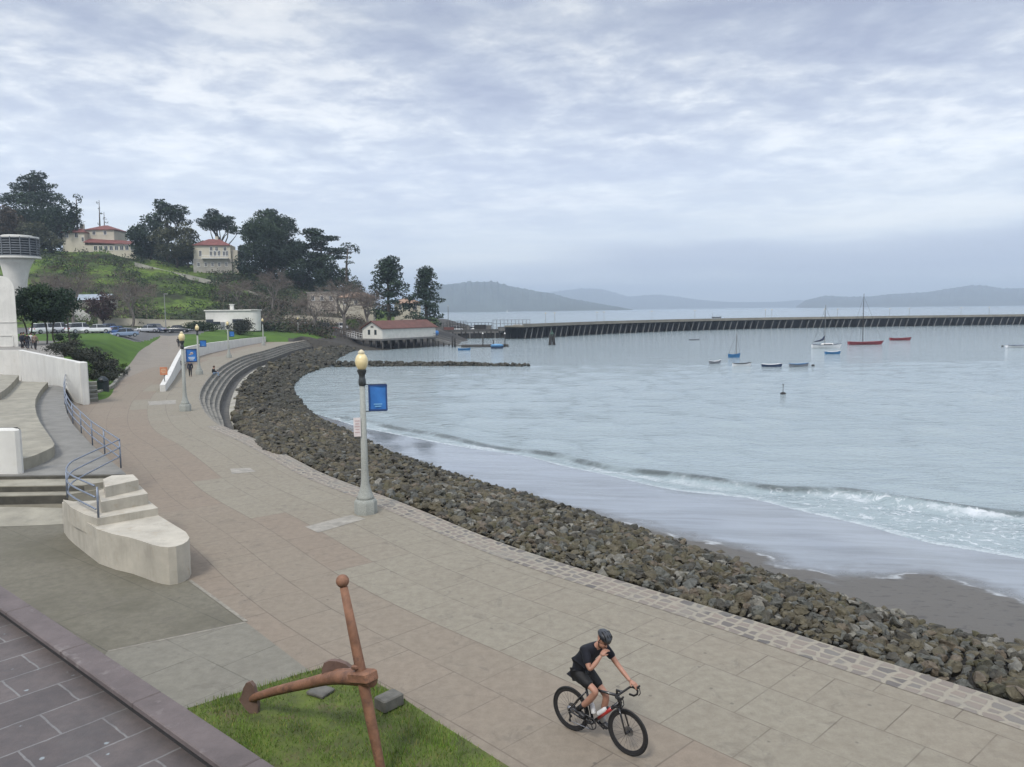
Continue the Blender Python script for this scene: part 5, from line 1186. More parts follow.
mb = MB(); mb.box((0, 3, z / 2), (7.5, 6, z)); mb.build('wall', mCream, h3); mb = MB(); hip(mb, -3.75, 3.75, 0, 6, z, 1.5); mb.build('roof', M_('tan_roof', (0.30, .20, .14), .85, .3, 1), h3)
for x in (-2.2, 0, 2.2): window(h3, x, 0, z - 1.2, .9, 1.3)
h4 = thing('hillside_block', 'plain beige block behind the bare trees on the lower slope', 'building', (A(322, 300, 218).x, 218, float(Tz(322, 218)) - .8), R_(-6)); z = A(322, 292.5, 218).z - h4.location.z
mb = MB(); mb.box((0, 3, z / 2), (8.6, 6, z)); mb.build('wall', M_('beige_wall', (0.36, .32, .27), .9, .2, .6), h4); mb = MB(); mb.box((0, 3, z + .1), (9.0, 6.4, .22)); mb.build('roof_slab', mStone, h4)
for x in (-2.6, 0, 2.6): window(h4, x, 0, z - 1.6, .9, 1.3)
h5 = thing('hillside_block', 'pale building half screened by bare branches near the pines', 'building', (A(356, 305, 216).x, 216, float(Tz(356, 216)) - .8), R_(4)); z = A(356, 297, 216).z - h5.location.z
mb = MB(); mb.box((0, 3, z / 2), (9.5, 6, z)); mb.build('wall', mCream, h5); mb = MB(); hip(mb, -4.75, 4.75, 0, 6, z, 1.3); mb.build('roof', M_('tan_roof', (0.30, .20, .14)), h5)
for x in (-3, 0, 3): window(h5, x, 0, z - 1.4, .9, 1.3)
# white pavilion
dp = 172; s = dp / FPX; b = P(229, dp)
pv_ = thing('pavilion', 'low white flat roofed pavilion with one chimney beyond the lawn', 'building', (A(229, 325, dp).x, dp, b.z - .3)); X = lambda u: (u - 229) * s; Z = lambda y: A(229, y, dp).z - b.z + .3
mb = MB(); mb.box((X(228.5), 3.5, Z(310.5) / 2), (45 * s, 7, Z(310.5))); mb.lathe([(1.7, 0), (1.7, Z(311))], c=(X(250.5), 1.72, 0), n=24); mb.build('wall', mWhite, pv_)
mb = MB(); mb.box((X(228.5), 3.5, Z(310.3)), (47 * s, 7.5, .25)); mb.lathe([(1.95, Z(310.6)), (1.95, Z(309.6))], c=(X(250.5), 1.72, 0), n=24); mb.build('roof_slab', mWhite, pv_)
mb = MB(); mb.box((X(222.5), -.9, Z(322) / 2), (13 * s, 1.8, Z(321.5))); mb.build('front_bay', mWhite, pv_)
mb = MB(); mb.box((X(229.5), 2, (Z(304.5) + Z(311)) / 2), (.7, .7, Z(304.5) - Z(311))); mb.box((X(229.5), 2, Z(304.3)), (1.0, 1.0, .15)); mb.build('chimney', mWhite, pv_)
window(pv_, X(219), -1.8, Z(323), 2.0, .7, frame=False); window(pv_, X(238), 0, Z(321), 2.4, .8, frame=False); window(pv_, X(210), 0, Z(321), 1.6, .8, frame=False)
mb = MB(); mb.box((X(225.8), -1.83, 1.0), (.9, .06, 2.0)); mb.build('door', M_('grey_door', (.2, .21, .22), .6), pv_)
def lowwall(label, pts, h, mat, name='boundary_wall'):
    o = Vector(pts[0]); t = thing(name, label, 'wall', o); rows = []
    for i, p in enumerate(pts): p = Vector(p) - o; rows.append([p + Vector((0, 0, -.5)), p + Vector((0, 0, h)), p + Vector((0, .35, h)), p + Vector((0, .35, -.5))])
    mb = MB(); mb.rings(rows); mb.build('wall_panel', mat, t); mb = MB(); mb.rings([[q + Vector((0, -.06 if k < 2 else .06, h + (.0 if k in (0, 3) else .12) - (q.z - (rows[i][0].z if k in (0, 3) else rows[i][1].z)) - (0 if k in (1, 2) else -.5) + (0 if k in (0, 3) else -h))) for k, q in enumerate(r)] for i, r in enumerate(rows)]); mb.build('coping', mat, t)
lowwall('cream wall running behind the parked cars at the foot of the bluff', [P(u, 175) for u in range(100, 216, 6)], 1.55, mCream)
lowwall('cream wall behind the parked cars beside the far lawn', [P(u, 201) for u in range(286, 350, 6)], 2.4, mCream)
lowwall('pale road wall slanting down across the middle of the bluff', [P(u, dd) + Vector((0, 0, .1)) for u, dd in zip(range(140, 336, 6), np.linspace(252, 226, 33))], .75, M_('pale_road_wall', (0.34, .33, .28), .9, .3, .4, kind='pos'))
gh = thing('garden_shed', 'low shed with a pale blue grey roof on the lower slope', 'shed', P(93, 196, -.4), R_(-12)); z = 2.6
mb = MB(); mb.box((0, 2, z / 2), (10, 4, z)); mb.build('wall', mStone, gh); mb = MB(); mb.add([(-5.4, -.6, z), (5.4, -.6, z), (5.4, 2, z + 1.5), (-5.4, 2, z + 1.5), (5.4, 4.6, z), (-5.4, 4.6, z)], [(0, 1, 2, 3), (3, 2, 4, 5)]); mb.build('roof', M_('blue_grey_roof', (.26, .30, .34), .6, .2, 1), gh)
ow = thing('garden_stair', 'small curved white stair wall among bushes below the grey roofed shed', 'wall', P(83, 184, -.3)); mb = MB(); pts = [(math.sin(a) * 2.2, math.cos(a) * 1.2, 0) for a in np.linspace(-1.2, 1.6, 12)]
mb.rings([[(x, y, -.2), (x, y, 4.2 - .28 * i), (x, y + .4, 4.2 - .28 * i), (x, y + .4, -.2)] for i, (x, y, _) in enumerate(pts)]); mb.build('wall_panel', mWhite, ow)
# ================================================================== cars
def carpaint(name, c): return M_('car_paint_' + name, c, .3, .06, 2, coat=.7)
mTyre = M_('tyre_rubber', (.02, .02, .021), .85, .2, 10); mHub = M_('wheel_alloy', (.4, .4, .42), .35, .1, 10, metal=.8); mCarGlass = M_('car_glass', (.02, .025, .03), .08, .2, 3, spec=.8); mHead = M_('headlight_lens', (.65, .67, .7), .15, .1, 5, coat=.5); mTail = M_('tail_light_lens', (.35, .02, .02), .2, .1, 5)
def car(label, paint, suv, loc, rz, group='cars parked below the bluff'):
    t = thing('parked_car', label, 'car', loc, rz, group); L, Wd = (4.7, 1.88) if suv else (4.6, 1.80); hb = .98 if suv else .86; ht = 1.72 if suv else 1.45
    st_ = [(-L / 2, .42, hb * .80, .82), (-L / 2 + .12, .30, hb * .98, .93), (-L / 2 + .7, .24, hb * 1.02, 1), (-.2, .22, hb * 1.02, 1), (L / 2 - 1.25, .22, hb, 1), (L / 2 - .5, .26, hb * .86, .97), (L / 2 - .1, .32, hb * .70, .88), (L / 2, .42, hb * .56, .78)]
    mb = MB(); rows = []
    for x, z0, z1, w in st_:
        w *= Wd / 2; rows.append([Vector(p) for p in ((x, -w * .9, z0), (x, -w, z0 + .12), (x, -w, z1 - .16), (x, -w * .9, z1), (x, w * .9, z1), (x, w, z1 - .16), (x, w, z0 + .12), (x, w * .9, z0))])
    mb.rings(rows); mb.build('body', paint, t, smooth=35)
    c = [(-L / 2 + (.25 if suv else .75), hb * .98, .84), (-L / 2 + (.55 if suv else 1.35), ht - .06, .70), (-.1, ht, .70), (.45, ht - .05, .68), (L / 2 - 1.25, hb * .98, .84)]
    rows = []; 
    for x, z, w in c: w *= Wd / 2; rows.append((x, z, w))
    mb = MB(); n = len(rows); vs = []; low = hb * .95
    for x, z, w in rows: vs += [(x, -Wd / 2 * .86, low), (x, -w, z), (x, w, z), (x, Wd / 2 * .86, low)]
    fs = []
    for i in range(n - 1):
        for j in range(3): fs.append((i * 4 + j, i * 4 + j + 1, (i + 1) * 4 + j + 1, (i + 1) * 4 + j))
    fs += [(0, 3, 2, 1), ((n - 1) * 4, (n - 1) * 4 + 1, (n - 1) * 4 + 2, (n - 1) * 4 + 3)]
    mb.add(vs, fs); mb.build('glasshouse', mCarGlass, t, smooth=20)
    mb = MB(); (xa, za, wa), (xb, zb_, wb), (xc, zc_, wc) = rows[1:4]; mb.rings([[(xa - .05, -wa, za - .02), (xa - .05, wa, za - .02), (xa, wa, za + .05), (xa, -wa, za + .05)], [(xb, -wb * 1.02, zb_ - .02), (xb, wb * 1.02, zb_ - .02), (xb, wb, zb_ + .05), (xb, -wb, zb_ + .05)], [(xc + .1, -wc, zc_ - .05), (xc + .1, wc, zc_ - .05), (xc, wc, zc_ + .04), (xc, -wc, zc_ + .04)]])
    for y in (-1, 1):
        for xx in (-.15,): mb.tube([(xx, y * Wd / 2 * .86, low), (xx, y * wb * 1.01, ht - .02)], .05, 4)
    mb.build('roof', paint, t)
    for x in (-L / 2 + .85, L / 2 - .9):
        for y in (-1, 1):
            mb = MB(); Mx = Matrix.Rotation(math.pi / 2, 3, 'X'); rr = .35 if suv else .32; rows = [[Mx @ Vector((r * math.cos(a), r * math.sin(a), z)) + Vector((x, y * Wd / 2 * .93, rr)) for a in np.linspace(0, 2 * math.pi, 15)[:-1]] for r, z in ((rr * .75, -.11), (rr, -.08), (rr, .08), (rr * .75, .11))]
            mb.rings(rows); w = mb.build('wheel', mTyre, t, smooth=40); mb = MB(); rows = [[Mx @ Vector((r * math.cos(a), r * math.sin(a), z)) + Vector((x, y * Wd / 2 * .93, rr)) for a in np.linspace(0, 2 * math.pi, 13)[:-1]] for r, z in ((rr * .6, -.125), (rr * .6, .125))]; mb.rings(rows); mb.build('rim', mHub, w)
    for y in (-1, 1):
        mb = MB(); mb.bbox((L / 2 - .10, y * Wd * .33, hb * .66), (.22, .36, .13), .03); mb.build('headlight', mHead, t)
        mb = MB(); mb.bbox((-L / 2 + .04, y * Wd * .36, hb * .84), (.12, .26, .18), .03); mb.build('tail_light', mTail, t)
    return t
paints = {'white': carpaint('white', (.62, .63, .64)), 'silver': carpaint('silver', (.36, .38, .40)), 'blue': carpaint('blue', (.05, .12, .30)), 'navy': carpaint('navy', (.025, .04, .09)), 'black': carpaint('black', (.02, .021, .024)), 'grey': carpaint('grey', (.13, .14, .155)), 'pale blue': carpaint('pale_blue', (.20, .27, .38)), 'red': carpaint('red', (.25, .03, .025))}
cars = [(48, 128, 'white', 1, 62, 'white sport utility car half hidden behind the dark grove tree'), (61, 130, 'white', 1, 66, 'white sport utility car parked just clear of the dark grove tree'), (70, 131, 'silver', 0, 240, 'silver car tucked between white ones beside the leafless tree'),
        (83, 128, 'white', 1, 58, 'white sport utility car with a dark roofline, first after the leafless trunk'), (98, 128, 'white', 0, -155, 'long white saloon parked in front of the reddish tree'), (109, 131, 'navy', 0, -118, 'navy car directly beside the long white saloon'), (116.5, 130, 'blue', 0, -120, 'blue saloon between the navy and the pale blue cars'), (125, 130, 'pale blue', 0, -128, 'pale blue saloon at the lawn end of the parked row'),
        (149, 156, 'silver', 0, -165, 'silver car at the top of the climbing path'), (158, 157, 'navy', 1, -20, 'dark blue sport utility car at the top of the climbing path'), (180, 157, 'black', 0, 8, 'black car beside the long dark hedge'),
        (264, 188, 'blue', 1, 80, 'bright blue sport utility car next to the white pavilion'), (271.5, 188, 'silver', 0, 95, 'silver hatch between the blue car and the darker ones beyond the far lawn'), (279, 189, 'black', 1, 85, 'black sport utility car in the row beyond the far lawn'), (287, 189, 'grey', 0, 60, 'dark grey saloon in the row beyond the far lawn'), (296, 190, 'pale blue', 0, 20, 'pale blue saloon in the row beyond the far lawn'),
        (307, 189, 'white', 0, 15, 'white saloon in the row before the cream wall'), (323, 190, 'grey', 1, 190, 'grey sport utility car near the middle of the cream wall'), (331, 191, 'red', 0, 20, 'dark red car partly hidden by the grey sport utility'), (340, 196, 'white', 1, 185, 'white sport utility car parked near the boathouse'), (353, 204, 'black', 1, 175, 'black sport utility car nearest the boathouse deck')]
for u, d, c, suv, rz, lab in cars:
    z = max(float(Tz(u, d)), -.05) + .02
    car(lab, paints[c], suv, (xu(u, d), d, z), R_(rz))
# ================================================================== boathouse, piers, dock
db = 172; c1 = A(382.5, 338.9, db); zf = c1.z
bh = thing('boathouse', 'white boathouse with a brown red roof standing on piles over the cove', 'boathouse', c1, R_(-36.9)); BW, BL = 6.5, 17.5; he, hr = 2.35, 3.9
mBW = M_('white_boathouse_boards', (0.60, 0.58, 0.52), .75, .1, 1.2); mPileD = M_('dark_timber_pile', (0.030, 0.028, 0.026), .9, .4, 3); mPileG = M_('grey_timber', (0.15, 0.145, 0.135), .9, .3, 2)
mb = MB(); vs = [(0, 0, 0), (-BW, 0, 0), (-BW, 0, he), (-BW / 2, 0, hr - .1), (0, 0, he)]; vs2 = [(x, BL, z) for x, _, z in vs]
mb.add(vs + vs2, [(0, 4, 3, 2, 1), (5, 6, 7, 8, 9), (0, 5, 9, 4), (1, 2, 7, 6), (0, 1, 6, 5)]); mb.build('wall', mBW, bh)
mb = MB(); ov = .45
for sx in (0, 1):
    e = (ov, he - .22) if sx == 0 else (-BW - ov, he - .22)
    vs = [(e[0], -ov, e[1]), (-BW / 2, -ov, hr), (-BW / 2, BL + ov, hr), (e[0], BL + ov, e[1])]; vs += [(x, y, z + .16) for x, y, z in vs]
    fs = [(0, 1, 2, 3), (7, 6, 5, 4), (0, 4, 5, 1), (2, 6, 7, 3), (3, 7, 4, 0), (1, 5, 6, 2)]; mb.add(vs, fs if sx == 0 else [f[::-1] for f in fs])
mb.build('roof', mTileB, bh)
for x in (-4.3, -2.2): window(bh, x, 0, 1.45, .7, 1.1, frame=False)
mb = MB(); mb.box((-BW / 2, BL / 2, -.2), (BW + .8, BL + .8, .36)); mb.build('floor_deck', mPileG, bh)
for i in range(4):
    for j in range(8): mb = MB(); mb.tube([(-BW + .1 + i * (BW - .2) / 3, .1 + j * (BL - .2) / 7, W - zf - .8), (-BW + .1 + i * (BW - .2) / 3, .1 + j * (BL - .2) / 7, -.3)], .17, 7); mb.build('pile', mPileD if i < 3 else M_('weathered_pile', (.10, .095, .085), .9, .4, 2), bh, smooth=True)
mb = MB(); mb.box((-BW / 2, -.02, he + .35), (.9, .05, .5)); mb.build('vent', mPileG, bh)
lg = thing('landing', 'grey timber landing with white rails linking the shore to the boathouse', 'landing', A(352, 337.5, 181)); o = Vector(lg.location); a = A(344, 334.5, 190) - o; b = A(360.5, 338.6, 176) - o; dd = (b - a).normalized(); nn = Vector((-dd.y, dd.x, 0)) * .9
mb = MB(); mb.rings([[p + nn, p - nn, p - nn - Vector((0, 0, .22)), p + nn - Vector((0, 0, .22))] for p in (a, b)]); mb.build('deck', mPileG, lg); mb = MB()
for sgn in (-1, 1):
    for hz in (.5, 1.0): mb.tube([a + nn * sgn + Vector((0, 0, hz)), b + nn * sgn + Vector((0, 0, hz))], .045, 5)
    for k in range(8): p = a.lerp(b, k / 7) + nn * sgn; mb.tube([p, p + Vector((0, 0, 1.0))], .045, 5)
mb.build('handrail', mTrim, lg)
gw = thing('gangway', 'long grey sloping gangway on piles running down from the boathouse to the dock', 'gangway', A(440, 338, 184)); o = Vector(gw.location); a = A(427, 335.5, 186) - o; b = A(468, 347, 188) - o; nn = Vector((0, 1.0, 0))
mb = MB(); mb.rings([[p + nn, p - nn, p - nn - Vector((0, 0, .5)), p + nn - Vector((0, 0, .5))] for p in (a, b)]); mb.build('ramp_deck', mPileG, gw)
mb = MB()
for hz in (.55, 1.05): mb.tube([a - nn + Vector((0, 0, hz)), b - nn + Vector((0, 0, hz))], .05, 5)
mb.build('handrail', mPileG, gw)
for k in range(7): p = a.lerp(b, .02 + k * .13); mb = MB(); mb.tube([p - nn * .8, (p.x, p.y - .8, W - o.z - .5)], .16, 6); mb.build('pile', mPileD, gw)
tp = thing('covered_stack', 'bright blue tarpaulin bundle on the deck beside the boathouse wall', 'tarpaulin', A(433.5, 335.5, 190)); mb = MB(); mb.bbox((0, 0, .6), (2.6, 1.6, 1.2), .3); mb.build('tarpaulin', M_('blue_tarpaulin', (.03, .16, .42), .5, .3, 2), tp, smooth=True)
dk = thing('floating_dock', 'low dark floating dock beyond the gangway with boats lying on it', 'dock', A(485, 348.3, 182)); mb = MB(); mb.bbox((0, 0, -.05 + (W + .35 - dk.location.z)), (11.2, 2.2, .55), .05, rz=.03); mb.build('deck', M_('dock_timber', (.06, .055, .05), .9, .3, 2), dk)
for k, (u, yt) in enumerate(((452.5, 336), (455, 338), (483, 334), (493.5, 340), (505, 334))):
    p = A(u, 350, 181 + (k % 2)); p.z = W; t = thing('mooring_pile', ['stout dark pile at the foot of the gangway', 'second dark pile touching the stout one at the gangway foot', 'slender pile in the middle of the floating dock', 'short pile behind the covered boat on the dock', 'pile with a white cap at the outer end of the dock'][k], 'pile', p); zt = A(u, yt, p.y).z - p.z
    mb = MB(); mb.tube([(0, 0, -.8), (0, 0, zt)], .2 if k < 2 else .13, 7); mb.build('shaft', mPileD, t, smooth=True)
    if k in (2, 4): mb = MB(); mb.lathe([(.15, zt), (.2, zt + .06), (.05, zt + .4)], n=8); mb.build('cap', mTrim, t)
p = A(552, 347, 1000); p = G(552, 345, W); t = thing('navigation_dolphin', 'dark cluster of piles standing alone in the water before the curved pier', 'piles', p); mb = MB()
for k in range(6): a = k * 1.05; mb.tube([(math.cos(a) * .75, math.sin(a) * .75, -.6), (math.cos(a) * .35, math.sin(a) * .35, 2.6)], .22, 6)
mb.build('piles', mPileD, t); mb = MB(); mb.lathe([(.5, 2.1), (.55, 2.2), (.5, 2.8), (.2, 3.1), (.08, 3.7)], n=8); mb.build('cap', M_('green_marker', (.03, .07, .05), .7, .3, 4), t)
# curved pier
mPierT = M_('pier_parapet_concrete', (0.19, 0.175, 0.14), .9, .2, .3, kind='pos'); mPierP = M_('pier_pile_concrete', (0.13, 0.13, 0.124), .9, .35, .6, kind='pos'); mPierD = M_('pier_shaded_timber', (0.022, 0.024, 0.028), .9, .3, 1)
pier = resample(catmull([G(x, y, W) for x, y in ((524, 339.3), (550, 337.6), (600, 334.7), (640, 332.8), (680, 331.2), (760, 329), (850, 327.4), (940, 326), (1024, 324.8), (1160, 322.8))], .6), 1.0)
ZD = W + 4.0; po = Vector(pier[len(pier) // 2]); pr = thing('curved_pier', 'long low concrete pier on many piles curving across the bay', 'pier', po)
rows = []; rp = []
for i, p in enumerate(pier):
    t = (pier[min(i + 1, len(pier) - 1)] - pier[max(0, i - 1)]).normalized(); nn = Vector((-t.y, t.x, 0)); q = p - po; q.z = 0; b = lambda off, z: q + nn * off + Vector((0, 0, z - po.z))
    rows.append([b(0, ZD - .45), b(0, ZD), b(7, ZD), b(7, ZD - .45)]); rp.append([b(.05, ZD), b(.05, ZD + .5), b(.4, ZD + .5), b(.4, ZD)])
mb = MB(); mb.rings(rows); mb.build('deck', mPierT, pr); mb = MB(); mb.rings(rp); mb.build('parapet', mPierT, pr)
rp2 = [[v + (r[2] - r[0]).normalized() * 6.5 * 0 for v in r] for r in rp]
PL = arclen(pier); nb = 96; tot = PL[-1]
for k in range(nb):
    s = tot * (k + .5) / nb; i = min(range(len(PL)), key=lambda j: abs(PL[j] - s)); t = (pier[min(i + 1, len(pier) - 1)] - pier[max(0, i - 1)]).normalized(); nn = Vector((-t.y, t.x, 0)); q = pier[i] - po; q.z = 0
    b = lambda al, off, z: q + t * al + nn * off + Vector((0, 0, z - po.z))
    mb = MB()
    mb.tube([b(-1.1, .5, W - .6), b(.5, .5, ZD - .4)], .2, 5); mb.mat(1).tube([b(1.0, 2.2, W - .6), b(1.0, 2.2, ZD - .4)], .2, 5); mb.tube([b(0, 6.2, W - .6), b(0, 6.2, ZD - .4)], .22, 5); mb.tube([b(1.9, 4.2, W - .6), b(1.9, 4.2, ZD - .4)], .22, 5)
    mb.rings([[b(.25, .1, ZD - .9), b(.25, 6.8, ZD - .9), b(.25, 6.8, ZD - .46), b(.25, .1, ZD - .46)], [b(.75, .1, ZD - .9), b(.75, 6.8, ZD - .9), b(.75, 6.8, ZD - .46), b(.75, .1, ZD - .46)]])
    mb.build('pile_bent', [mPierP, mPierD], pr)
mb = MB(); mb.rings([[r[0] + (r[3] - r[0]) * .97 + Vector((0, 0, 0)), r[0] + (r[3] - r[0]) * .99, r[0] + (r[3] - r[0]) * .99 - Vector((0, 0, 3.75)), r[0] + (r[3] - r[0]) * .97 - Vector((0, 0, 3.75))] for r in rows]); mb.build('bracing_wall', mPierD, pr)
for u in (547, 557, 599, 607, 654.5, 697, 769, 776, 830, 842, 896, 914, 968, 996):
    i = min(range(len(pier)), key=lambda j: abs(512 + FPX * pier[j].x / pier[j].y - u)); p = Vector(pier[i]); p.z = ZD; p.y += 5
    t = thing('pier_lamp', 'thin lamp post on the deck of the curved pier', 'lamp post', p, 0, 'thin lamp posts along the curved pier'); mb = MB(); mb.tube([(0, 0, 0), (0, 0, 3.4)], [.09, .06], 5); mb.build('pole', mMetal, t); mb = MB(); mb.ball((0, 0, 3.5), .18, 8, 5); mb.build('globe', mGlobe, t)
# older pier by the cove with its clutter
a = A(430, 339.2, 232); b = A(531, 337.2, 240); a.z = b.z = 0; zd = A(480, 331.5, 236).z; op = thing('old_pier', 'broad dark old pier between the pines and the curved pier', 'pier', (a + b) / 2); o = Vector(op.location)
dd = (b - a).normalized(); nn = Vector((-dd.y, dd.x, 0)); mb = MB(); L = (b - a).length; mb.rings([[p - o + Vector((0, 0, zd)), p - o + nn * 14 + Vector((0, 0, zd)), p - o + nn * 14 + Vector((0, 0, zd - .5)), p - o + Vector((0, 0, zd - .5))] for p in (a, b)]); mb.build('deck', mPileG, op)
mb = MB(); mb.rings([[p - o + nn * .3 + Vector((0, 0, zd - .5)), p - o + nn * .6 + Vector((0, 0, zd - .5)), p - o + nn * .6 + Vector((0, 0, W - .5)), p - o + nn * .3 + Vector((0, 0, W - .5))] for p in (a, b)]); mb.build('bulkhead', mPileD, op)
mOldP = M_('old_pier_timber', (.075, .07, .065), .9, .35, 1.5)
for k in range(24): p = a.lerp(b, (k + .3) / 24) - o; mb = MB(); mb.tube([p + Vector((0, 0, W - .6)), p + Vector((0, 0, zd))], .2, 6); mb.build('pile', mPileD if k % 3 else mPileG, op)
mb = MB(); mb.rings([[p - o + nn * .1 + Vector((0, 0, zd)), p - o + nn * .35 + Vector((0, 0, zd)), p - o + nn * .35 + Vector((0, 0, zd + .7)), p - o + nn * .1 + Vector((0, 0, zd + .7))] for p in (a, b)]); mb.build('kerb_beam', mOldP, op)
def fence(label, u0, u1, d, ytop, zb, npost, cat='fence', mat=None):
    p0, p1 = A(u0, 325, d), A(u1, 325, d); zt = A((u0 + u1) / 2, ytop, d).z; p0.z = p1.z = zb; t = thing('fence', label, cat, p0); h = zt - zb; q = p1 - p0
    for k in range(npost): x = q * (k / (npost - 1)); mb = MB(); mb.tube([x, x + Vector((0, 0, h))], .08, 5); mb.build('post', mat or mPileG, t)
    mb = MB()
    for hz in (.35, .65, .97): mb.tube([Vector((0, 0, h * hz)), q + Vector((0, 0, h * hz))], .06, 5)
    mb.build('rails', mat or mPileG, t)
fence('tall open metal fence on the outer end of the old pier', 493, 530, 240, 319.5, zd, 11); fence('lower dark fence along the middle of the old pier', 440, 492, 243, 322.5, zd, 16, mat=mPileD); fence('tangled pole fence nearest the pines on the old pier', 447, 466, 239, 320.8, zd, 8, mat=mPileD)
rgc = np.random.default_rng(77)
for k, (u, w_, h_, c) in enumerate(((438, 2.4, 1.6, 'grey'), (449, 3.2, 1.2, 'red'), (466, 2.6, 1.5, 'grey'), (480, 3.4, 1.9, 'dark'), (487, 2.6, 1.6, 'grey'), (517, 2.2, 1.8, 'tan'), (503, 3.0, 1.2, 'grey'))):
    p = A(u, 330, 238 + k % 3); p.z = zd; t = thing('storage_crate', 'timber storage bin among the clutter standing on the old pier', 'bin', p, float(rgc.uniform(-.3, .3)), 'storage bins on the old pier'); m = {'grey': mPileG, 'red': M_('faded_red_bin', (.16, .06, .05), .8, .3, 2), 'dark': mPileD, 'tan': M_('tan_bin', (.32, .27, .19), .8, .3, 2)}[c]
    mb = MB(); mb.bbox((0, 0, h_ / 2), (w_, 1.6, h_), .05); mb.build('bin_body', m, t); mb = MB(); mb.bbox((0, 0, h_ + .06), (w_ + .2, 1.8, .14), .03); mb.build('lid', m, t)
for u, d, c, suv, rz, lab in ((457, 240, 'white', 1, 5, 'white van like car on the old pier nearest the pines'), (468, 241, 'silver', 0, 12, 'silver car parked on the old pier'), (474, 242, 'white', 0, -8, 'white low car on the old pier beside the silver one')):
    car(lab, paints[c], suv, A(u, 330, d).xy.to_3d() + Vector((0, 0, zd)), R_(rz), 'cars parked on the old pier')
fp = thing('flag_pole', 'bare flagpole rising above the old pier beside the pine', 'pole', A(448.5, 330, 239)); hh = A(448.5, 306, 239).z - fp.location.z; mb = MB(); mb.tube([(0, 0, 0), (0, 0, hh)], [.11, .06], 6); mb.build('pole', mPileG, fp); mb = MB(); mb.ball((0, 0, hh), .14, 8, 5); mb.build('finial', mTrim, fp)
# ================================================================== boats
def boat(label, u, y, Lpx, hull, trim, rz=0.0, group=None, mast=0.0, mastx=0.05, cover=None, cabin=False, name='rowing_boat', cat='boat', beam=.34, free=.5, boot=None, rig=False, raise_=1.0):
    p = G(u, y, W); free *= .68; L = Lpx * p.y / FPX / max(.35, abs(math.cos(rz))); t = thing(name, label, cat, p, rz + math.atan2(-p.x, p.y) * .0, group); B = L * beam; mb = MB(); rows = []; inner = []; nS = 13
    for i in range(nS):
        f = i / (nS - 1); x = (f - .5) * L; w = B / 2 * max(.03, (1 - abs(2 * f - .9) ** 2.6 * (1 if f > .45 else .42))); sh = free * (1 + .34 * (2 * f - 1) ** 2 * raise_ + .10 * (2 * f - 1) * raise_); xo = x + (.06 * L if f == 1 else 0)
        rows.append([Vector(q) for q in ((x, 0, -.3), (x, w * .55, -.18), (x, w * .86, .1), (xo, w, sh), (xo, w * .88, sh + .0), (x, w * .7, .14), (x, 0, .06), (x, -w * .7, .14), (xo, -w * .88, sh), (xo, -w, sh), (x, -w * .86, .1), (x, -w * .55, -.18))])
    mb.rings(rows); mb.build('hull', hull, t, smooth=50)
    mb = MB()
    for s_ in (3, 9): mb.tube([r[s_] + Vector((0, 0, .02)) for r in rows], .045 if L < 6 else .07, 5)
    mb.build('gunwale', trim, t, smooth=True)
    if not cabin:
        for f in (.3, .5, .7): mb = MB(); i = int(f * (nS - 1)); mb.box((rows[i][0].x, 0, free * .72), (.24, abs(rows[i][3].y) * 1.7, .05)); mb.build('thwart', M_('boat_thwart_wood', (.22, .16, .10), .7, .3, 4), t)
    else:
        mb = MB(); mb.bbox((.04 * L, 0, free + .12), (L * .42, B * .55, .55), .15); mb.build('cabin', mTrim, t, smooth=40); mb = MB(); mb.box((.04 * L, 0, free + .2), (L * .3, B * .56, .18)); mb.build('cabin_window', mGlassD, t)
    if mast:
        mb = MB(); x = mastx * L; mb.tube([(x, 0, .1), (x, 0, mast)], [.075, .05], 6); mm = mb.build('mast', mMetal if not rig else M_('dark_mast', (.05, .045, .04), .7, .2, 4), t)
        mb = MB(); mb.tube([(x, 0, mast * .95), (L * .5, 0, free * 1.6)], .018, 4); mb.tube([(x, 0, mast * .95), (-L * .48, 0, free * 1.4)], .018, 4)
        for s_ in (-1, 1): mb.tube([(x, 0, mast * .95), (x - .2, s_ * B * .45, free)], .018, 4)
        mb.build('rigging', mPileD, t)
        if cover: mb = MB(); mb.tube([(x - .1, 0, free + 1.9), (x - .35, 0, free + 1.25), (-L * .22, 0, free + .95), (-L * .42, 0, free + .75)], [.1, .26, .2, .08], 8); mb.build('sail_cover', cover, t, smooth=True)
    return t
hW = M_('white_hull_paint', (.58, .59, .60), .35, .12, 2); hB = M_('blue_hull_paint', (.025, .13, .28), .4, .2, 2); hBk = M_('dark_blue_hull_paint', (.018, .035, .08), .4, .2, 2); hR = M_('red_hull_paint', (.19, .022, .03), .4, .2, 2); hG = M_('grey_hull_paint', (.16, .17, .19), .5, .2, 2); mNavy = M_('navy_sail_cover', (.02, .028, .06), .8, .2, 3)
bg = 'small boats moored in the bay'
boat('blue sailing dinghy with thin mast, moored above the line of open boats', 734, 357.5, 11.5, hB, hB, .1, bg, 4.4, .22, name='sailboat', cat='sailboat', free=.75, cabin=False)
boat('short grey and white dinghy at the near end of the line of open boats', 715, 363.5, 12, hG, hW, .4, bg, beam=.3, raise_=1.5)
boat('white open boat with dark trim, second in the line of open boats', 741.5, 366, 18, hW, mPileD, .08, bg, beam=.28)
boat('open boat with dark blue hull in the line of open boats', 771.5, 366.8, 19, hBk, hW, -.08, bg, beam=.28)
boat('pale grey open boat with blue gunwale, last in the line of open boats', 798.5, 366.5, 18.5, hG, hB, .04, bg, beam=.28)
boat('white sailing yacht with dark sail cover and two slanting spars', 826, 348, 27, hW, mNavy, -.1, bg, 9.0, -.05, mNavy, True, 'sailboat', 'sailboat', .3, .9)
boat('bright blue dinghy floating just below the white yacht', 832.5, 354, 15, hB, hW, .05, bg, beam=.32, free=.6)
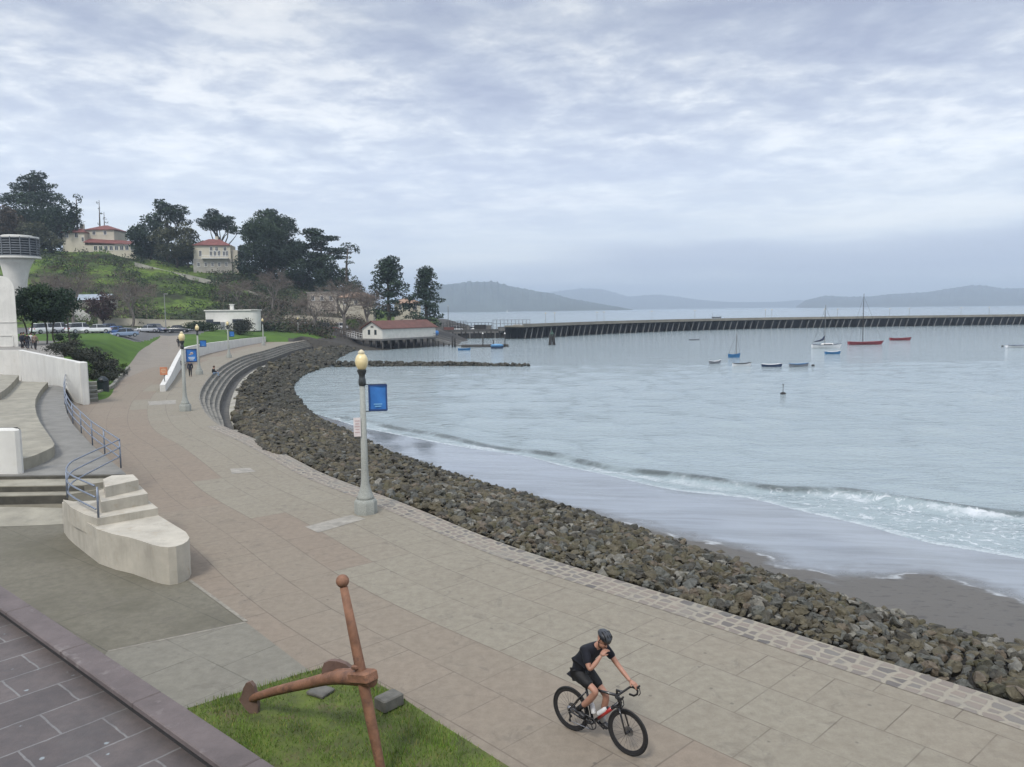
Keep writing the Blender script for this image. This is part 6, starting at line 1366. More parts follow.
boat('red sailing boat with the tallest bare mast in the bay', 865, 344.6, 33, hR, hR, .0, bg, 11.5, -.08, name='sailboat', cat='sailboat', beam=.26, free=.8, rig=True)
boat('red open boat without mast near the curved pier', 900, 340.3, 19.5, hR, hR, -.05, bg, beam=.3, free=.75)
boat('lone pale boat with dark gunwale moored well past the red boats', 1018, 347.5, 24, hW, hBk, .05, bg, beam=.3, free=.6, raise_=.7)
boat('faint grey skiff floating close under the curved pier', 694, 340.2, 10, hG, hG, 0, bg, beam=.3, free=.35)
boat('blue kayak tender tied at the gangway end of the floating dock', 464, 350.3, 12, hB, hB, .1, 'boats at the floating dock', beam=.3, free=.5)
boat('covered boat with pale blue top lying on the floating dock', 497, 348.6, 12, hBk, hB, 0, 'boats at the floating dock', beam=.34, free=.6, cabin=False)
t = thing('boat_cover', 'pale blue cover stretched over the boat on the floating dock', 'cover', G(497, 348.6, W)); mb = MB(); mb.ball((0, 0, .75), (1.5, .5, .32), 12, 6); mb.build('cloth', M_('pale_blue_cover', (.10, .26, .46), .6, .2, 2), t, smooth=True)
p = G(716.5, 316.2, W); p.y = min(p.y, 900)
p = A(716.5, 315.4, 420); p.z = W; boat('low dark workboat passing beyond the curved pier', 716.5, G_y if False else 317.9, 9, mPileD, mPileG, 0, None, 5.0, -.42, name='workboat', beam=.25, free=1.1)
for u, y, lab in ((783, 394.5, 'small dark buoy with upright rod floating alone on open water'), (813, 366, 'little dark mooring ball beyond the grey open boat'), (1002.5, 346.5, 'little dark mooring ball beside the lone pale boat past the red ones')):
    t = thing('buoy', lab, 'buoy', G(u, y, W)); mb = MB(); mb.ball((0, 0, .08), (.3 if u == 783 else .25, .24, .18), 10, 6); mb.build('float', mPileD, t, smooth=True)
    if u == 783: mb = MB(); mb.tube([(0, 0, .15), (0, 0, .95)], .03, 5); mb.ball((0, 0, 1.0), .07, 8, 5); mb.build('rod', mPileD, t)
def farsail(label, u, d, h):
    p = A(u, 311.2, d); p.z = W; t = thing('far_sailboat', label, 'sailboat', p); mb = MB(); mb.rings([[Vector((x, w, .9)), Vector((x, w * .6, -.2)), Vector((x, -w * .6, -.2)), Vector((x, -w, .9))] for x, w in ((-h * .4, h * .08), (0, h * .12), (h * .3, h * .07), (h * .45, .02))]); mb.build('hull', hW, t)
    mb = MB(); mb.add([(0, -.05, 1.5), (-h * .38, -.05, 1.8), (0, -.05, h), (0, .05, 1.5), (-h * .38, .05, 1.8), (0, .05, h)], [(0, 1, 2), (5, 4, 3), (0, 3, 4, 1), (1, 4, 5, 2), (2, 5, 3, 0)]); mb.build('sail', mTrim, t)
farsail('tiny white sail far out before the headland', 507.5, 2300, 9)
# ================================================================== viewer's terrace and parapet coping
ZT = 3.0; ZP = ZT - .17
mCop = M_('coping_stone', (0.122, 0.099, 0.094), .75, .28, 2.2, bmp=.3, bscale=30, stain=((0.19, 0.165, 0.155), 3.0, .60), kind='pos')
def paver_mat():
    m, nt, p, out = nodes('terrace_pavers'); v = coords(nt, rot=R_(-50), kind='pos'); pos = coords(nt, kind='pos')
    b = N(nt, 'ShaderNodeTexBrick'); b.offset = .5; b.inputs['Scale'].default_value = 1; b.inputs['Brick Width'].default_value = .66; b.inputs['Row Height'].default_value = .50; b.inputs['Mortar Size'].default_value = .011; b.inputs['Mortar Smooth'].default_value = .3; b.inputs['Bias'].default_value = 0
    b.inputs['Color1'].default_value = (0.088, 0.073, 0.069, 1); b.inputs['Color2'].default_value = (0.128, 0.107, 0.100, 1); b.inputs['Mortar'].default_value = (0.20, 0.192, 0.185, 1)
    nz = N(nt, 'ShaderNodeTexNoise'); nz.inputs['Scale'].default_value = 6; nt.links.new(v, nz.inputs['Vector']); ve = N(nt, 'ShaderNodeVectorMath'); ve.operation = 'MULTIPLY_ADD'; nt.links.new(nz.outputs[1], ve.inputs[0]); ve.inputs[1].default_value = (.03, .03, 0); nt.links.new(v, ve.inputs[2]); nt.links.new(ve.outputs[0], b.inputs['Vector'])
    n1 = noise(nt, pos, 3, 6, .7); n2 = noise(nt, pos, 16, 4, .6); n3 = noise(nt, pos, 1.3, 4, .6)
    c = mix(nt, ramp(nt, n1, [(.38, .5), (.62, 0)]).outputs[0], b.outputs[0], (0.05, 0.046, 0.047))
    c = mix(nt, ramp(nt, n3, [(.5, 0), (.7, .35)]).outputs[0], c, (0.13, 0.125, 0.12))
    vo = N(nt, 'ShaderNodeTexVoronoi'); vo.inputs['Scale'].default_value = 4.2; nt.links.new(pos, vo.inputs['Vector'])
    sp = mth(nt, 'ADD', vo.outputs['Distance'], mth(nt, 'MULTIPLY', n2, .26)); c = mix(nt, ramp(nt, sp, [(.20, .75), (.235, 0)]).outputs[0], c, (0.27, 0.31, 0.32))   # droppings
    nt.links.new(c, p.inputs['Base Color']); p.inputs['Roughness'].default_value = .7; bump(nt, p, mth(nt, 'ADD', mth(nt, 'MULTIPLY', b.outputs[1], .8), n2), .4, .012); return m
o0 = G(0, 584.6, ZT); o1 = G(273.5, 765, ZT); dd = (o1 - o0).normalized(); nn = Vector((-dd.y, dd.x, 0));
if nn.y < 0: nn = -nn
cw = ((G(59, 649, ZT) - o0).dot(-nn) + (G(175, 735, ZT) - o0).dot(-nn)) / 2; print('coping', cw, o0, o1)
pe = thing('terrace_parapet', 'low dark stone parapet with long coping slabs bordering the paved terrace', 'parapet', o0); a = dd * -7; L = 20
mb = MB()
for k in range(12):
    s0, s1 = -7 + k * 1.62, -7 + k * 1.62 + 1.612; mid = dd * ((s0 + s1) / 2) - nn * cw / 2
    mb.bbox((mid.x, mid.y, -.03), (s1 - s0, cw, .06), .010, rz=math.atan2(dd.y, dd.x))
mb.build('coping', mCop, pe)
mid = dd * 3 - nn * (.03 + .10); mb = MB(); mb.box((mid.x, mid.y, -(ZT - .058) / 2 - .058), (20, cw * .5, ZT - .058), rz=math.atan2(dd.y, dd.x)); mb.build('wall_face', M_('shaded_wall_stone', (.03, .028, .028), .9, .3, 2), pe)  # shadow under the coping overhang put into a near-black wall colour
tf = MB(); q0 = o0 + dd * -7 - nn * (cw * .6); q1 = o0 + dd * 13 - nn * (cw * .6); tf.sheet([q0.xy, q1.xy, (q1 - nn * 14).xy, (q0 - nn * 14).xy], ZP); struct(tf.build('terrace_floor', paver_mat()))
# ================================================================== grass plot and anchor
plot = [G(*q).xy for q in ((150, 722), (197, 708), (225, 699), (260, 689), (300, 676), (330, 668.5), (352, 667), (368, 680), (405, 702), (440, 726), (505, 767), (600, 830), (420, 900), (250, 900), (150, 800))]
mSoil = M_('plot_turf', (0.095, 0.125, 0.020), .95, .4, 2.2, kind='pos', bmp=.6, bscale=12, col2=(0.055, 0.066, 0.018), stain=((0.10, .082, .04), 1.5, .56))
mb = MB(); mb.prism([tuple(p) for p in plot], -.05, .045); struct(mb.build('grass_plot', mSoil))
def inpoly(x, y, P):
    c = False; j = len(P) - 1
    for i in range(len(P)):
        if (P[i][1] > y) != (P[j][1] > y) and x < (P[j][0] - P[i][0]) * (y - P[i][1]) / (P[j][1] - P[i][1]) + P[i][0]: c = not c
        j = i
    return c
def grass():
    rg = np.random.default_rng(21); xs = [p[0] for p in plot]; ys = [p[1] for p in plot]; V = []; MI = []; n = 0; fx = rg.uniform(0, 6.28, 8)
    while n < 26000:
        x, y = rg.uniform(min(xs), max(xs)), rg.uniform(min(ys), max(ys))
        if not inpoly(x, y, plot): continue
        cl = .5 + .25 * math.sin(2.1 * x + fx[0] + math.sin(1.7 * y)) + .25 * math.sin(3.3 * y + fx[1] + 1.3 * math.sin(2.3 * x)) + .2 * math.sin(7 * x + 5 * y)
        if rg.random() > .35 + .65 * cl: n += 1; V += []; continue
        h = rg.uniform(.03, .085) * (.6 + .9 * max(0, cl)); a = rg.uniform(0, 6.28); w = .006; lx, ly = rg.normal(0, .03, 2)
        V += [(x - w * math.cos(a), y - w * math.sin(a), .04), (x + w * math.cos(a), y + w * math.sin(a), .04), (x + lx, y + ly, .045 + h)]; MI.append(0 if rg.random() < .55 else 1 if rg.random() < .75 else 2); n += 1
    Fq = np.arange(len(V)).reshape(-1, 3); m = [M_('grass_blade', (0.125, 0.215, 0.022), .8, .3, 2, kind='pos'), M_('grass_blade_dark', (0.085, 0.145, 0.018), .8, .3, 2, kind='pos'), M_('grass_blade_dry', (0.24, 0.225, 0.055), .8, .3, 2, kind='pos')]
    struct(npmesh('grass', np.array(V), Fq, m, mi=MI), 'stuff')
grass()
mAnch = M_('rusty_painted_iron', (0.235, 0.115, 0.066), .72, .35, 5, bmp=.6, bscale=22, stain=((0.105, .055, .038), 4, .54))
mAnchP = M_('rusty_fluke_plate', (0.155, 0.098, 0.076), .7, .3, 3.5, bmp=.35, bscale=14, stain=((0.10, .06, .045), 3, .56))
B0 = G(384, 784, .03); T0 = A(342.5, 581, B0.y + .35); an = thing('ship_anchor', 'big rust red ship anchor lying on the grass with its ball ended stock pointing up', 'anchor', B0); o = Vector(B0)
J = min((B0.lerp(T0, k / 200) for k in range(201)), key=lambda q: abs(383.5 - FPX * (q - CP).dot(_U) / (q - CP).dot(_F) - 676))
mb = MB(); P_ = [B0 + (B0 - T0) * .02] + [B0.lerp(T0, t) for t in (.02, .25, .5, .75, .97)]; mb.tube([p - o for p in P_], [.052, .060, .072, .076, .066, .055], 14); mb.build('stock', mAnch, an, smooth=True)
mb = MB(); mb.ball(T0 - o, .090, 18, 12); mb.build('ball_end', mAnch, an, smooth=True)
E1 = G(244, 701, .17); mid = A(305, 684, (E1.y * .45 + J.y * .55) + .15); m2 = A(338, 677.5, J.y + .35); jf = J + Vector((0, -.02, 0)) + Vector((.16, -.1, .0))
arm = catmull([E1, A(270, 692.5, E1.y * .8 + J.y * .2), mid, m2, jf], .12); nA = len(arm)
mb = MB(); mb.tube([p - o for p in arm], [.058 + .038 * min(1, i / nA * 1.3) for i in range(nA)], 14); mb.build('shank', mAnch, an, smooth=True)
dj = (jf - m2).normalized(); xa = dj; ya = Vector((0, 0, 1)).cross(xa).normalized(); za = xa.cross(ya); Mx = Matrix((xa, ya, za)).transposed()
mb = MB(); c = J + xa * .02 - o; mb.bbox(c, (.42, .22, .155), .025, M=Mx); mb.build('shank_eye', mAnch, an, smooth=30)
mb = MB(); mb.bbox(J - xa * .02 + za * .14 - ya * .02 - o, (.13, .16, .07), .02, M=Mx); mb.build('forelock_key', mAnch, an, smooth=30)
def plate(pts, y, th, name, tilt=0.0):
    f = [A(x, yy, y + tilt * (i / len(pts))) - o for i, (x, yy) in enumerate(pts)]; n = len(f); mb = MB(); b = [p + Vector((.02, th, 0.0)) for p in f]
    mb.add(f + b, [tuple(range(n)), tuple(range(2 * n - 1, n - 1, -1))] + [((i + 1) % n, i, n + i, n + (i + 1) % n) for i in range(n)]); return mb.build(name, mAnchP, an)
plate([(239, 700), (242, 704.5), (246, 710), (251, 714.5), (257, 715), (258, 706), (256, 695), (253.5, 686.5), (250, 682), (246, 683), (243, 688.5), (241.5, 695)], E1.y - .16, .06, 'fluke')
plate([(321.5, 677), (322, 668), (324, 663), (329, 661), (337, 661.3), (345, 664), (351, 668.5), (354, 674), (352, 680), (335, 681)], m2.y + .22, .07, 'fluke')
pl2 = catmull([A(318, 680, m2.y + .3), A(330, 675, m2.y + .3), A(350, 673, J.y + .3), J], .15); mb = MB(); mb.tube([p - o for p in pl2], .065, 12); mb.build('arm', mAnch, an, smooth=True)
fb = thing('anchor_block', 'small grey concrete block propping the anchor stock on the grass', 'block', G(388, 716, .04)); mb = MB(); mb.bbox((-.02, .25, .12), (.28, .40, .20), .02, rz=-.75); mb.build('block', M_('old_grey_concrete', (.115, .11, .095), .9, .35, 5, bmp=.4), fb)
fs_ = thing('flat_stone', 'flat pale stone slab under the anchor shank on the grass', 'stone', G(318, 699, .04)); mb = MB(); mb.bbox((0, .18, .04), (.36, .32, .06), .015, rz=-.5); mb.build('slab', M_('old_grey_concrete', (.25, .24, .22)), fs_)
# ================================================================== people
def skin(joints, edges, root, sub=2, smooth=True):
    names = list(joints); me = bpy.data.meshes.new('skinsrc'); me.from_pydata([joints[n][0] for n in names], [(names.index(a), names.index(b)) for a, b in edges], []); ob = bpy.data.objects.new('skinsrc', me); COL.objects.link(ob)
    ob.modifiers.new('s', 'SKIN').use_smooth_shade = True; sd_ = me.skin_vertices[0].data
    for i, n in enumerate(names):
        r = joints[n][1]; sd_[i].radius = r if hasattr(r, '__len__') else (r, r); sd_[i].use_root = (n == root)
    m = ob.modifiers.new('d', 'SUBSURF'); m.levels = sub; m.render_levels = sub
    dg = bpy.context.evaluated_depsgraph_get(); out = bpy.data.meshes.new_from_object(ob.evaluated_get(dg)); bpy.data.objects.remove(ob); bpy.data.meshes.remove(me)
    out.polygons.foreach_set('use_smooth', [smooth] * len(out.polygons)); return out
def addmb(me, mb, mi=0):
    bm = bmesh.new(); bm.from_mesh(me); vs = [bm.verts.new(v) for v in mb.v]
    for f, k in zip(mb.f, mb.m):
        try: q = bm.faces.new([vs[i] for i in f]); q.material_index = mi + k; q.smooth = True
        except ValueError: pass
    bm.to_mesh(me); bm.free(); return me
def hand(mb, wrist, d, palm_n, s=1.0, curl=.6):
    """palm and five bent fingers"""
    wrist = Vector(wrist); d = Vector(d).normalized(); n = Vector(palm_n); n = (n - d * n.dot(d)).normalized(); sd2 = d.cross(n)
    k = .085 * s; rows = []
    for f, w, t in ((0, .028, .022), (.3, .038, .018), (.75, .042, .015), (1.0, .040, .012)): c = wrist + d * k * f; w *= s; t *= s; rows.append([c + sd2 * w * a + n * t * b for a, b in ((-1, -.6), (-.6, -1), (.6, -1), (1, -.6), (1, .6), (.6, 1), (-.6, 1), (-1, .6))])
    mb.rings(rows)
    for i, (off, ln) in enumerate(((-.031, .070), (-.011, .080), (.010, .075), (.030, .060))):
        p = wrist + d * k * .95 + sd2 * off * s; dirv = d; pts = [p]
        for seg in range(3): dirv = (dirv + n * curl * .75).normalized(); p = p + dirv * ln * s * (.45, .32, .23)[seg]; pts.append(p)
        mb.tube(pts, [.0095 * s, .009 * s, .008 * s, .006 * s], 7)
    p = wrist + d * k * .25 - sd2 * .034 * s; dv = (d * .7 - sd2 * .7 + n * .2).normalized(); q = p + dv * .038 * s; mb.tube([p, q, q + (d * .8 + n * .5).normalized() * .03 * s], [.012 * s, .010 * s, .007 * s], 7)
def headmesh(mb, c, f, up, s=1.0, mi_skin=0, mi_eye=1):
    """cranium, jaw, nose, lips, ears and eyes; f = facing"""
    c = Vector(c); f = Vector(f).normalized(); up = (Vector(up) - f * Vector(up).dot(f)).normalized(); l = up.cross(f); T = lambda x, y, z: c + (f * x + l * y + up * z) * s
    Mx = Matrix((f, l, up)).transposed(); mb.mat(mi_skin)
    mb.ball(T(-.012, 0, .022), (.096 * s, .076 * s, .098 * s), 20, 14, Mx); mb.ball(T(.022, 0, -.052), (.066 * s, .058 * s, .066 * s), 16, 12, Mx); mb.ball(T(.062, 0, -.088), (.026 * s, .026 * s, .02 * s), 10, 8, Mx)
    mb.tube([T(.082, 0, .012), T(.104, 0, -.022), T(.082, 0, -.034)], [.008 * s, .014 * s, .012 * s], 7)
    for y in (-1, 1):
        mb.ball(T(-.008, y * .077, -.008), (.022 * s, .009 * s, .032 * s), 10, 8, Mx)
        mb.mat(mi_eye); mb.ball(T(.078, y * .030, .008), (.010 * s, .012 * s, .008 * s), 8, 6, Mx); mb.tube([T(.084, y * .016, .026), T(.080, y * .044, .024)], .0045 * s, 5); mb.mat(mi_skin)
    mb.mat(2 if mi_eye == 1 else mi_skin); mb.tube([T(.074, -.020, -.054), T(.086, 0, -.052), T(.074, .020, -.054)], .0055 * s, 6); mb.mat(mi_skin)
mSkin = M_('skin', (0.36, 0.185, 0.125), .55, .12, 12); mEye = M_('dark_eye', (.02, .015, .012), .3, .1, 5); mLip = M_('lips', (.33, .14, .11), .5, .1, 5)
mHair = M_('dark_hair', (.022, .016, .012), .7, .3, 30); mShoe = M_('black_shoe', (.018, .018, .02), .5, .2, 6)
def slim(J, names, k=.62): return {n: ((p, tuple(q * k for q in r) if hasattr(r, '__len__') else r * k) if n in names else (p, r)) for n, (p, r) in J.items()}
def walker(label, g, face, coat, legs, hgt=1.72, stride=.16, hair=mHair, skirt=False, shade=None, group=None, skinm=None):
    """standing or walking figure about hgt tall, facing +X turned by face"""
    t = thing('person', label, 'person', g, face, group); k = hgt / 1.72; V = lambda x, y, z: (x * k, y * k, z * k)
    J = {'pel': (V(0, 0, .94), .125 * k), 'wai': (V(.01, 0, 1.10), .115 * k), 'che': (V(.02, 0, 1.28), .135 * k), 'uch': (V(.0, 0, 1.40), .10 * k), 'nec': (V(.01, 0, 1.49), .052 * k), 'hd': (V(.03, 0, 1.58), .06 * k)}
    E = [('pel', 'wai'), ('wai', 'che'), ('che', 'uch'), ('uch', 'nec'), ('nec', 'hd')]
    for s_, n in ((-1, 'r'), (1, 'l')):
        st2 = stride * s_; J[n + 'hip'] = (V(0, s_ * .09, .88), .092 * k); J[n + 'kn'] = (V(st2 * .55 + .03, s_ * .095, .48), .058 * k); J[n + 'an'] = (V(st2, s_ * .095, .09), .042 * k); J[n + 'toe'] = (V(st2 + .15, s_ * .105, .035), .036 * k)
        J[n + 'sh'] = (V(0, s_ * .17, 1.38), .062 * k); J[n + 'el'] = (V(-st2 * .6 - .02, s_ * .235, 1.10), .045 * k); J[n + 'wr'] = (V(-st2 * .9 + .08, s_ * .23, .86), .030 * k)
        E += [('pel', n + 'hip'), (n + 'hip', n + 'kn'), (n + 'kn', n + 'an'), (n + 'an', n + 'toe'), ('uch', n + 'sh'), (n + 'sh', n + 'el'), (n + 'el', n + 'wr')]
    me = skin(slim(J, ('pel', 'wai', 'che', 'uch', 'rsh', 'lsh', 'rhip', 'lhip')), E, 'pel', 1); mb = MB(); headmesh(mb, V(.035, 0, 1.615), (1, 0, -.08), (0, 0, 1), k)
    for s_, n in ((-1, 'r'), (1, 'l')): hand(mb, J[n + 'wr'][0], (.2, 0, -1), (0, -s_, 0), k, .35)
    addmb(me, mb); link('body', me, [skinm or mSkin, mEye, mLip], t)
    g_ = lambda names, ex: {n: (J[n][0], J[n][1] + ex * k) for n in names}
    c = g_(('pel', 'wai', 'che', 'uch', 'rsh', 'lsh', 'rel', 'lel', 'rwr', 'lwr'), .022); c['hem'] = (V(.01, 0, .80), .15 * k); link('coat', skin(c, [('hem', 'pel'), ('pel', 'wai'), ('wai', 'che'), ('che', 'uch'), ('uch', 'rsh'), ('uch', 'lsh'), ('rsh', 'rel'), ('lsh', 'lel'), ('rel', 'rwr'), ('lel', 'lwr')], 'pel', 1), [coat], t)
    c = g_(('pel', 'rhip', 'lhip', 'rkn', 'lkn', 'ran', 'lan'), .016); link('trousers', skin(c, [('pel', 'rhip'), ('pel', 'lhip'), ('rhip', 'rkn'), ('lhip', 'lkn'), ('rkn', 'ran'), ('lkn', 'lan')], 'pel', 1), [legs], t)
    for n in 'rl': c = g_((n + 'an', n + 'toe'), .010); link('shoe', skin(c, [(n + 'an', n + 'toe')], n + 'an', 1), [mShoe], t)
    mb = MB(); mb.ball(V(.012, 0, 1.655), (.105 * k, .086 * k, .088 * k), 14, 10); mb.ball(V(-.03, 0, 1.60), (.075 * k, .08 * k, .09 * k), 12, 8); mb.build('hair', hair, t, smooth=True)
    return t
def cloth(n, c): return M_('cloth_' + n, c, .9, .25, 8)
cBk = cloth('black', (.014, .014, .017)); cNv = cloth('navy', (.016, .02, .035)); cWh = cloth('white', (.55, .55, .55)); cTan = cloth('tan', (.22, .155, .125)); cJean = cloth('pale_denim', (.20, .27, .36)); cGr = cloth('grey', (.10, .10, .105)); cBrn = cloth('brown', (.11, .07, .045))
walker('person in a dark coat walking toward the viewer between the lamp posts', G(190.5, 376.6), R_(-70), cNv, cBk, 1.62, .14)
walker('person in black standing on the climbing path above the white wall', P(179.3, 127, .1), R_(100), cBk, cBk, 1.72, .1)
walker('person in dark brown clothes close beside the white wall', G(182.3, 369.3), R_(80), cBrn, cGr, 1.2, .12)
for u, y, f, c1_, c2_, lab in ((22.5, 350, 60, cNv, cBk, 'person in dark clothes at the outer side of the group under the tree'), (28.5, 352, 110, cBk, cNv, 'person in black in the middle of the group under the tree'), (32, 350.5, 75, cWh, cGr, 'person in white in the group under the tree'), (36, 353, 95, cTan, cBk, 'person in a pinkish tan jacket and dark trousers under the tree'), (25, 348.5, 45, cBk, cBk, 'person in black standing behind the others under the tree')):
    d = 80; walker(lab, (xu(u, d + (352 - y)), d + (352 - y), float(Tz(u, d + (352 - y))) + .01), R_(f), c1_, c2_, 1.72, .12, group='people under the dark tree')
def sitter():
    i = near_i(G(212.5, 374)); g = eoff(i, .10, .003); rz = math.atan2(EN[i].y, EN[i].x); t = thing('person', 'person in a black top and pale jeans sitting on the top concrete step', 'person', g, rz)
    J = {'pel': ((.05, 0, .12), .125), 'wai': ((.03, 0, .28), .115), 'che': ((.06, 0, .45), .13), 'uch': ((.09, 0, .57), .10), 'nec': ((.12, 0, .66), .052), 'hd': ((.15, 0, .74), .06)}; E = [('pel', 'wai'), ('wai', 'che'), ('che', 'uch'), ('uch', 'nec'), ('nec', 'hd')]
    for s_, n in ((-1, 'r'), (1, 'l')):
        J[n + 'hip'] = ((.12, s_ * .1, .12), .09); J[n + 'kn'] = ((.50, s_ * .12, .20), .06); J[n + 'an'] = ((.56, s_ * .12, -.22), .042); J[n + 'toe'] = ((.70, s_ * .13, -.27), .036); J[n + 'sh'] = ((.08, s_ * .17, .55), .062); J[n + 'el'] = ((.20, s_ * .24, .30), .045); J[n + 'wr'] = ((.40, s_ * .13, .27), .03)
        E += [('pel', n + 'hip'), (n + 'hip', n + 'kn'), (n + 'kn', n + 'an'), (n + 'an', n + 'toe'), ('uch', n + 'sh'), (n + 'sh', n + 'el'), (n + 'el', n + 'wr')]
    me = skin(slim(J, ('pel', 'wai', 'che', 'uch', 'rsh', 'lsh', 'rhip', 'lhip')), E, 'pel', 1); mb = MB(); headmesh(mb, (.16, 0, .775), (1, 0, -.2), (0, 0, 1))
    for s_, n in ((-1, 'r'), (1, 'l')): hand(mb, J[n + 'wr'][0], (.8, -s_ * .3, -.1), (0, 0, -1), 1, .4)
    addmb(me, mb); link('body', me, [mSkin, mEye, mLip], t); g_ = lambda names, ex: {n: (J[n][0], J[n][1] + ex) for n in names}
    link('jacket', skin(g_(('pel', 'wai', 'che', 'uch', 'rsh', 'lsh', 'rel', 'lel', 'rwr', 'lwr'), .02), [('pel', 'wai'), ('wai', 'che'), ('che', 'uch'), ('uch', 'rsh'), ('uch', 'lsh'), ('rsh', 'rel'), ('lsh', 'lel'), ('rel', 'rwr'), ('lel', 'lwr')], 'pel', 1), [cBk], t)
    link('trousers', skin(g_(('pel', 'rhip', 'lhip', 'rkn', 'lkn', 'ran', 'lan'), .017), [('pel', 'rhip'), ('pel', 'lhip'), ('rhip', 'rkn'), ('lhip', 'lkn'), ('rkn', 'ran'), ('lkn', 'lan')], 'pel', 1), [cJean], t)
    for n in 'rl': link('shoe', skin(g_((n + 'an', n + 'toe'), .01), [(n + 'an', n + 'toe')], n + 'an', 1), [mShoe], t)
    mb = MB(); mb.ball((.14, 0, .81), (.105, .086, .088), 14, 10); mb.ball((.10, 0, .76), (.075, .08, .09), 12, 8); mb.build('hair', mHair, t, smooth=True)
sitter()
# ================================================================== cyclist
RC = G(571, 729.5); FC = G(628, 754.8); hd = (FC - RC); rzb = math.atan2(hd.y, hd.x); print('wheelbase', hd.length)
bk = thing('road_bicycle', 'black road bicycle with red down tube, deep wheels and drop handlebar being ridden', 'bicycle', RC, rzb)
mBk = M_('black_bike_frame', (.014, .014, .016), .3, .2, 6, coat=.5); mRed = M_('red_bike_tube', (.35, .025, .02), .3, .15, 8, coat=.5); mCb = M_('carbon_black', (.02, .02, .022), .4, .2, 10); mSt = M_('bike_steel', (.32, .32, .33), .35, .2, 10, metal=.9); mRub = M_('bike_tyre', (.012, .012, .012), .85, .2, 10)
WR = .338; RA = Vector((0, 0, WR)); FA = Vector((1.02, 0, WR)); BB = Vector((.415, 0, .272)); ST = Vector((.275, 0, .80)); SA = Vector((.245, 0, .955)); HT = Vector((.845, 0, .86)); HB = Vector((.885, 0, .70)); 
mb = MB(); mb.tube([HT - Vector((.01, 0, .03)), ST + Vector((.0, 0, -.03))], [.021, .018], 10); mb.tube([BB, ST], [.021, .018], 10); mb.tube([HB, HT], .024, 12)
for y in (-1, 1): mb.tube([BB + Vector((0, y * .03, 0)), Vector((.2, y * .05, .29)), RA + Vector((0, y * .062, 0))], [.014, .012, .010], 8); mb.tube([ST - Vector((-.01, 0, .1)), Vector((.15, y * .035, .54)), RA + Vector((0, y * .062, 0))], [.011, .010, .009], 8)
mb.tube([BB - Vector((0, .045, 0)), BB + Vector((0, .045, 0))], .026, 12); fr = mb.build('frame', mBk, bk, smooth=True)
mb = MB(); d0_, d1_ = HB + Vector((-.012, 0, .03)), BB + Vector((.012, 0, .012)); mb.tube([d0_, d1_], [.027, .026], 12); dt_ = mb.build('down_tube', mBk, fr, smooth=True); mb = MB(); mb.tube([d0_.lerp(d1_, .28), d0_.lerp(d1_, .80)], [.0285, .0275], 12); mb.build('red_band', mRed, dt_, smooth=True)
mb = MB()
for y in (-1, 1): mb.tube([HB + Vector((.004, y * .03, -.03)), Vector((.945, y * .05, .56)), FA + Vector((0, y * .058, 0))], [.017, .015, .010], 8)
mb.tube([HB + Vector((.002, -.035, -.025)), HB + Vector((.002, .035, -.025))], .024, 10); mb.build('fork', mBk, bk, smooth=True)
def wheel(c):
    w = bpy.data.objects.new('wheel', None); COL.objects.link(w); w.parent = bk; w.location = c; ring = lambda r, n=56: [(r * math.cos(2 * math.pi * k / n), 0, r * math.sin(2 * math.pi * k / n)) for k in range(n)]
    mb = MB(); mb.ctube(ring(WR - .018), .0195, 10); mb.build('tyre', mRub, w, smooth=True)
    mb = MB(); n = 56; rows = []
    prof = [(WR - .034, -.013), (WR - .034, .013), (WR - .058, .011), (WR - .078, .003), (WR - .078, -.003), (WR - .058, -.011)]; vs = []; fs = []
    for k in range(n):
        a = 2 * math.pi * k / n
        for r, y in prof: vs.append((r * math.cos(a), y, r * math.sin(a)))
    for k in range(n):
        for j in range(6): fs.append((k * 6 + j, k * 6 + (j + 1) % 6, ((k + 1) % n) * 6 + (j + 1) % 6, ((k + 1) % n) * 6 + j))
    mb.add(vs, fs); mb.build('rim', mCb, w, smooth=40)
    mb = MB()
    for k in range(24): a = 2 * math.pi * k / 24; b = a + (.45 if k % 2 else -.45); mb.tube([(.024 * math.cos(b), .022 * (1 if k % 4 < 2 else -1), .024 * math.sin(b)), ((WR - .075) * math.cos(a), 0, (WR - .075) * math.sin(a))], .0016, 4)
    mb.build('spokes', mCb, w)
    mb = MB(); mb.tube([(0, -.05, 0), (0, .05, 0)], .018, 12); mb.tube([(0, -.064, 0), (0, .064, 0)], .009, 8); mb.build('hub', mCb, w, smooth=40)
    mb = MB(); mb.tube([(0, .032, 0), (0, .035, 0)], .075, 24); mb.build('brake_disc', mSt, w)
    return w
wheel(RA); wheel(FA)
mb = MB(); mb.tube([ST - Vector((0, 0, .03)), SA - Vector((0, 0, .03))], .0145, 10); mb.build('seat_post', mCb, bk, smooth=True)
mb = MB(); rows = []
for x, w, z, th in ((.10, .058, .972, .05), (.13, .072, .976, .05), (.19, .062, .972, .045), (.26, .034, .966, .035), (.33, .020, .962, .03), (.375, .014, .958, .024)): rows.append([(x, -w, z - th * .6), (x, -w, z), (x, -w * .5, z + .012), (x, w * .5, z + .012), (x, w, z), (x, w, z - th * .6)])
mb.rings([[Vector(p) for p in r] for r in rows]); mb.build('saddle', mRub, bk, smooth=40)
BARX = .935; BZ = .915
mb = MB(); mb.tube([HT + Vector((-.006, 0, -.01)), HT + Vector((-.012, 0, .045)), (BARX, 0, BZ)], [.02, .02, .017], 10); mb.build('stem', mBk, bk, smooth=True)
mb = MB(); pts = [(BARX + .10, -.212, BZ - .005), (BARX + .03, -.208, BZ + .002), (BARX, -.185, BZ), (BARX, 0, BZ), (BARX, .185, BZ), (BARX + .03, .208, BZ + .002), (BARX + .10, .212, BZ - .005)]
mb.tube(pts, .0155, 8)
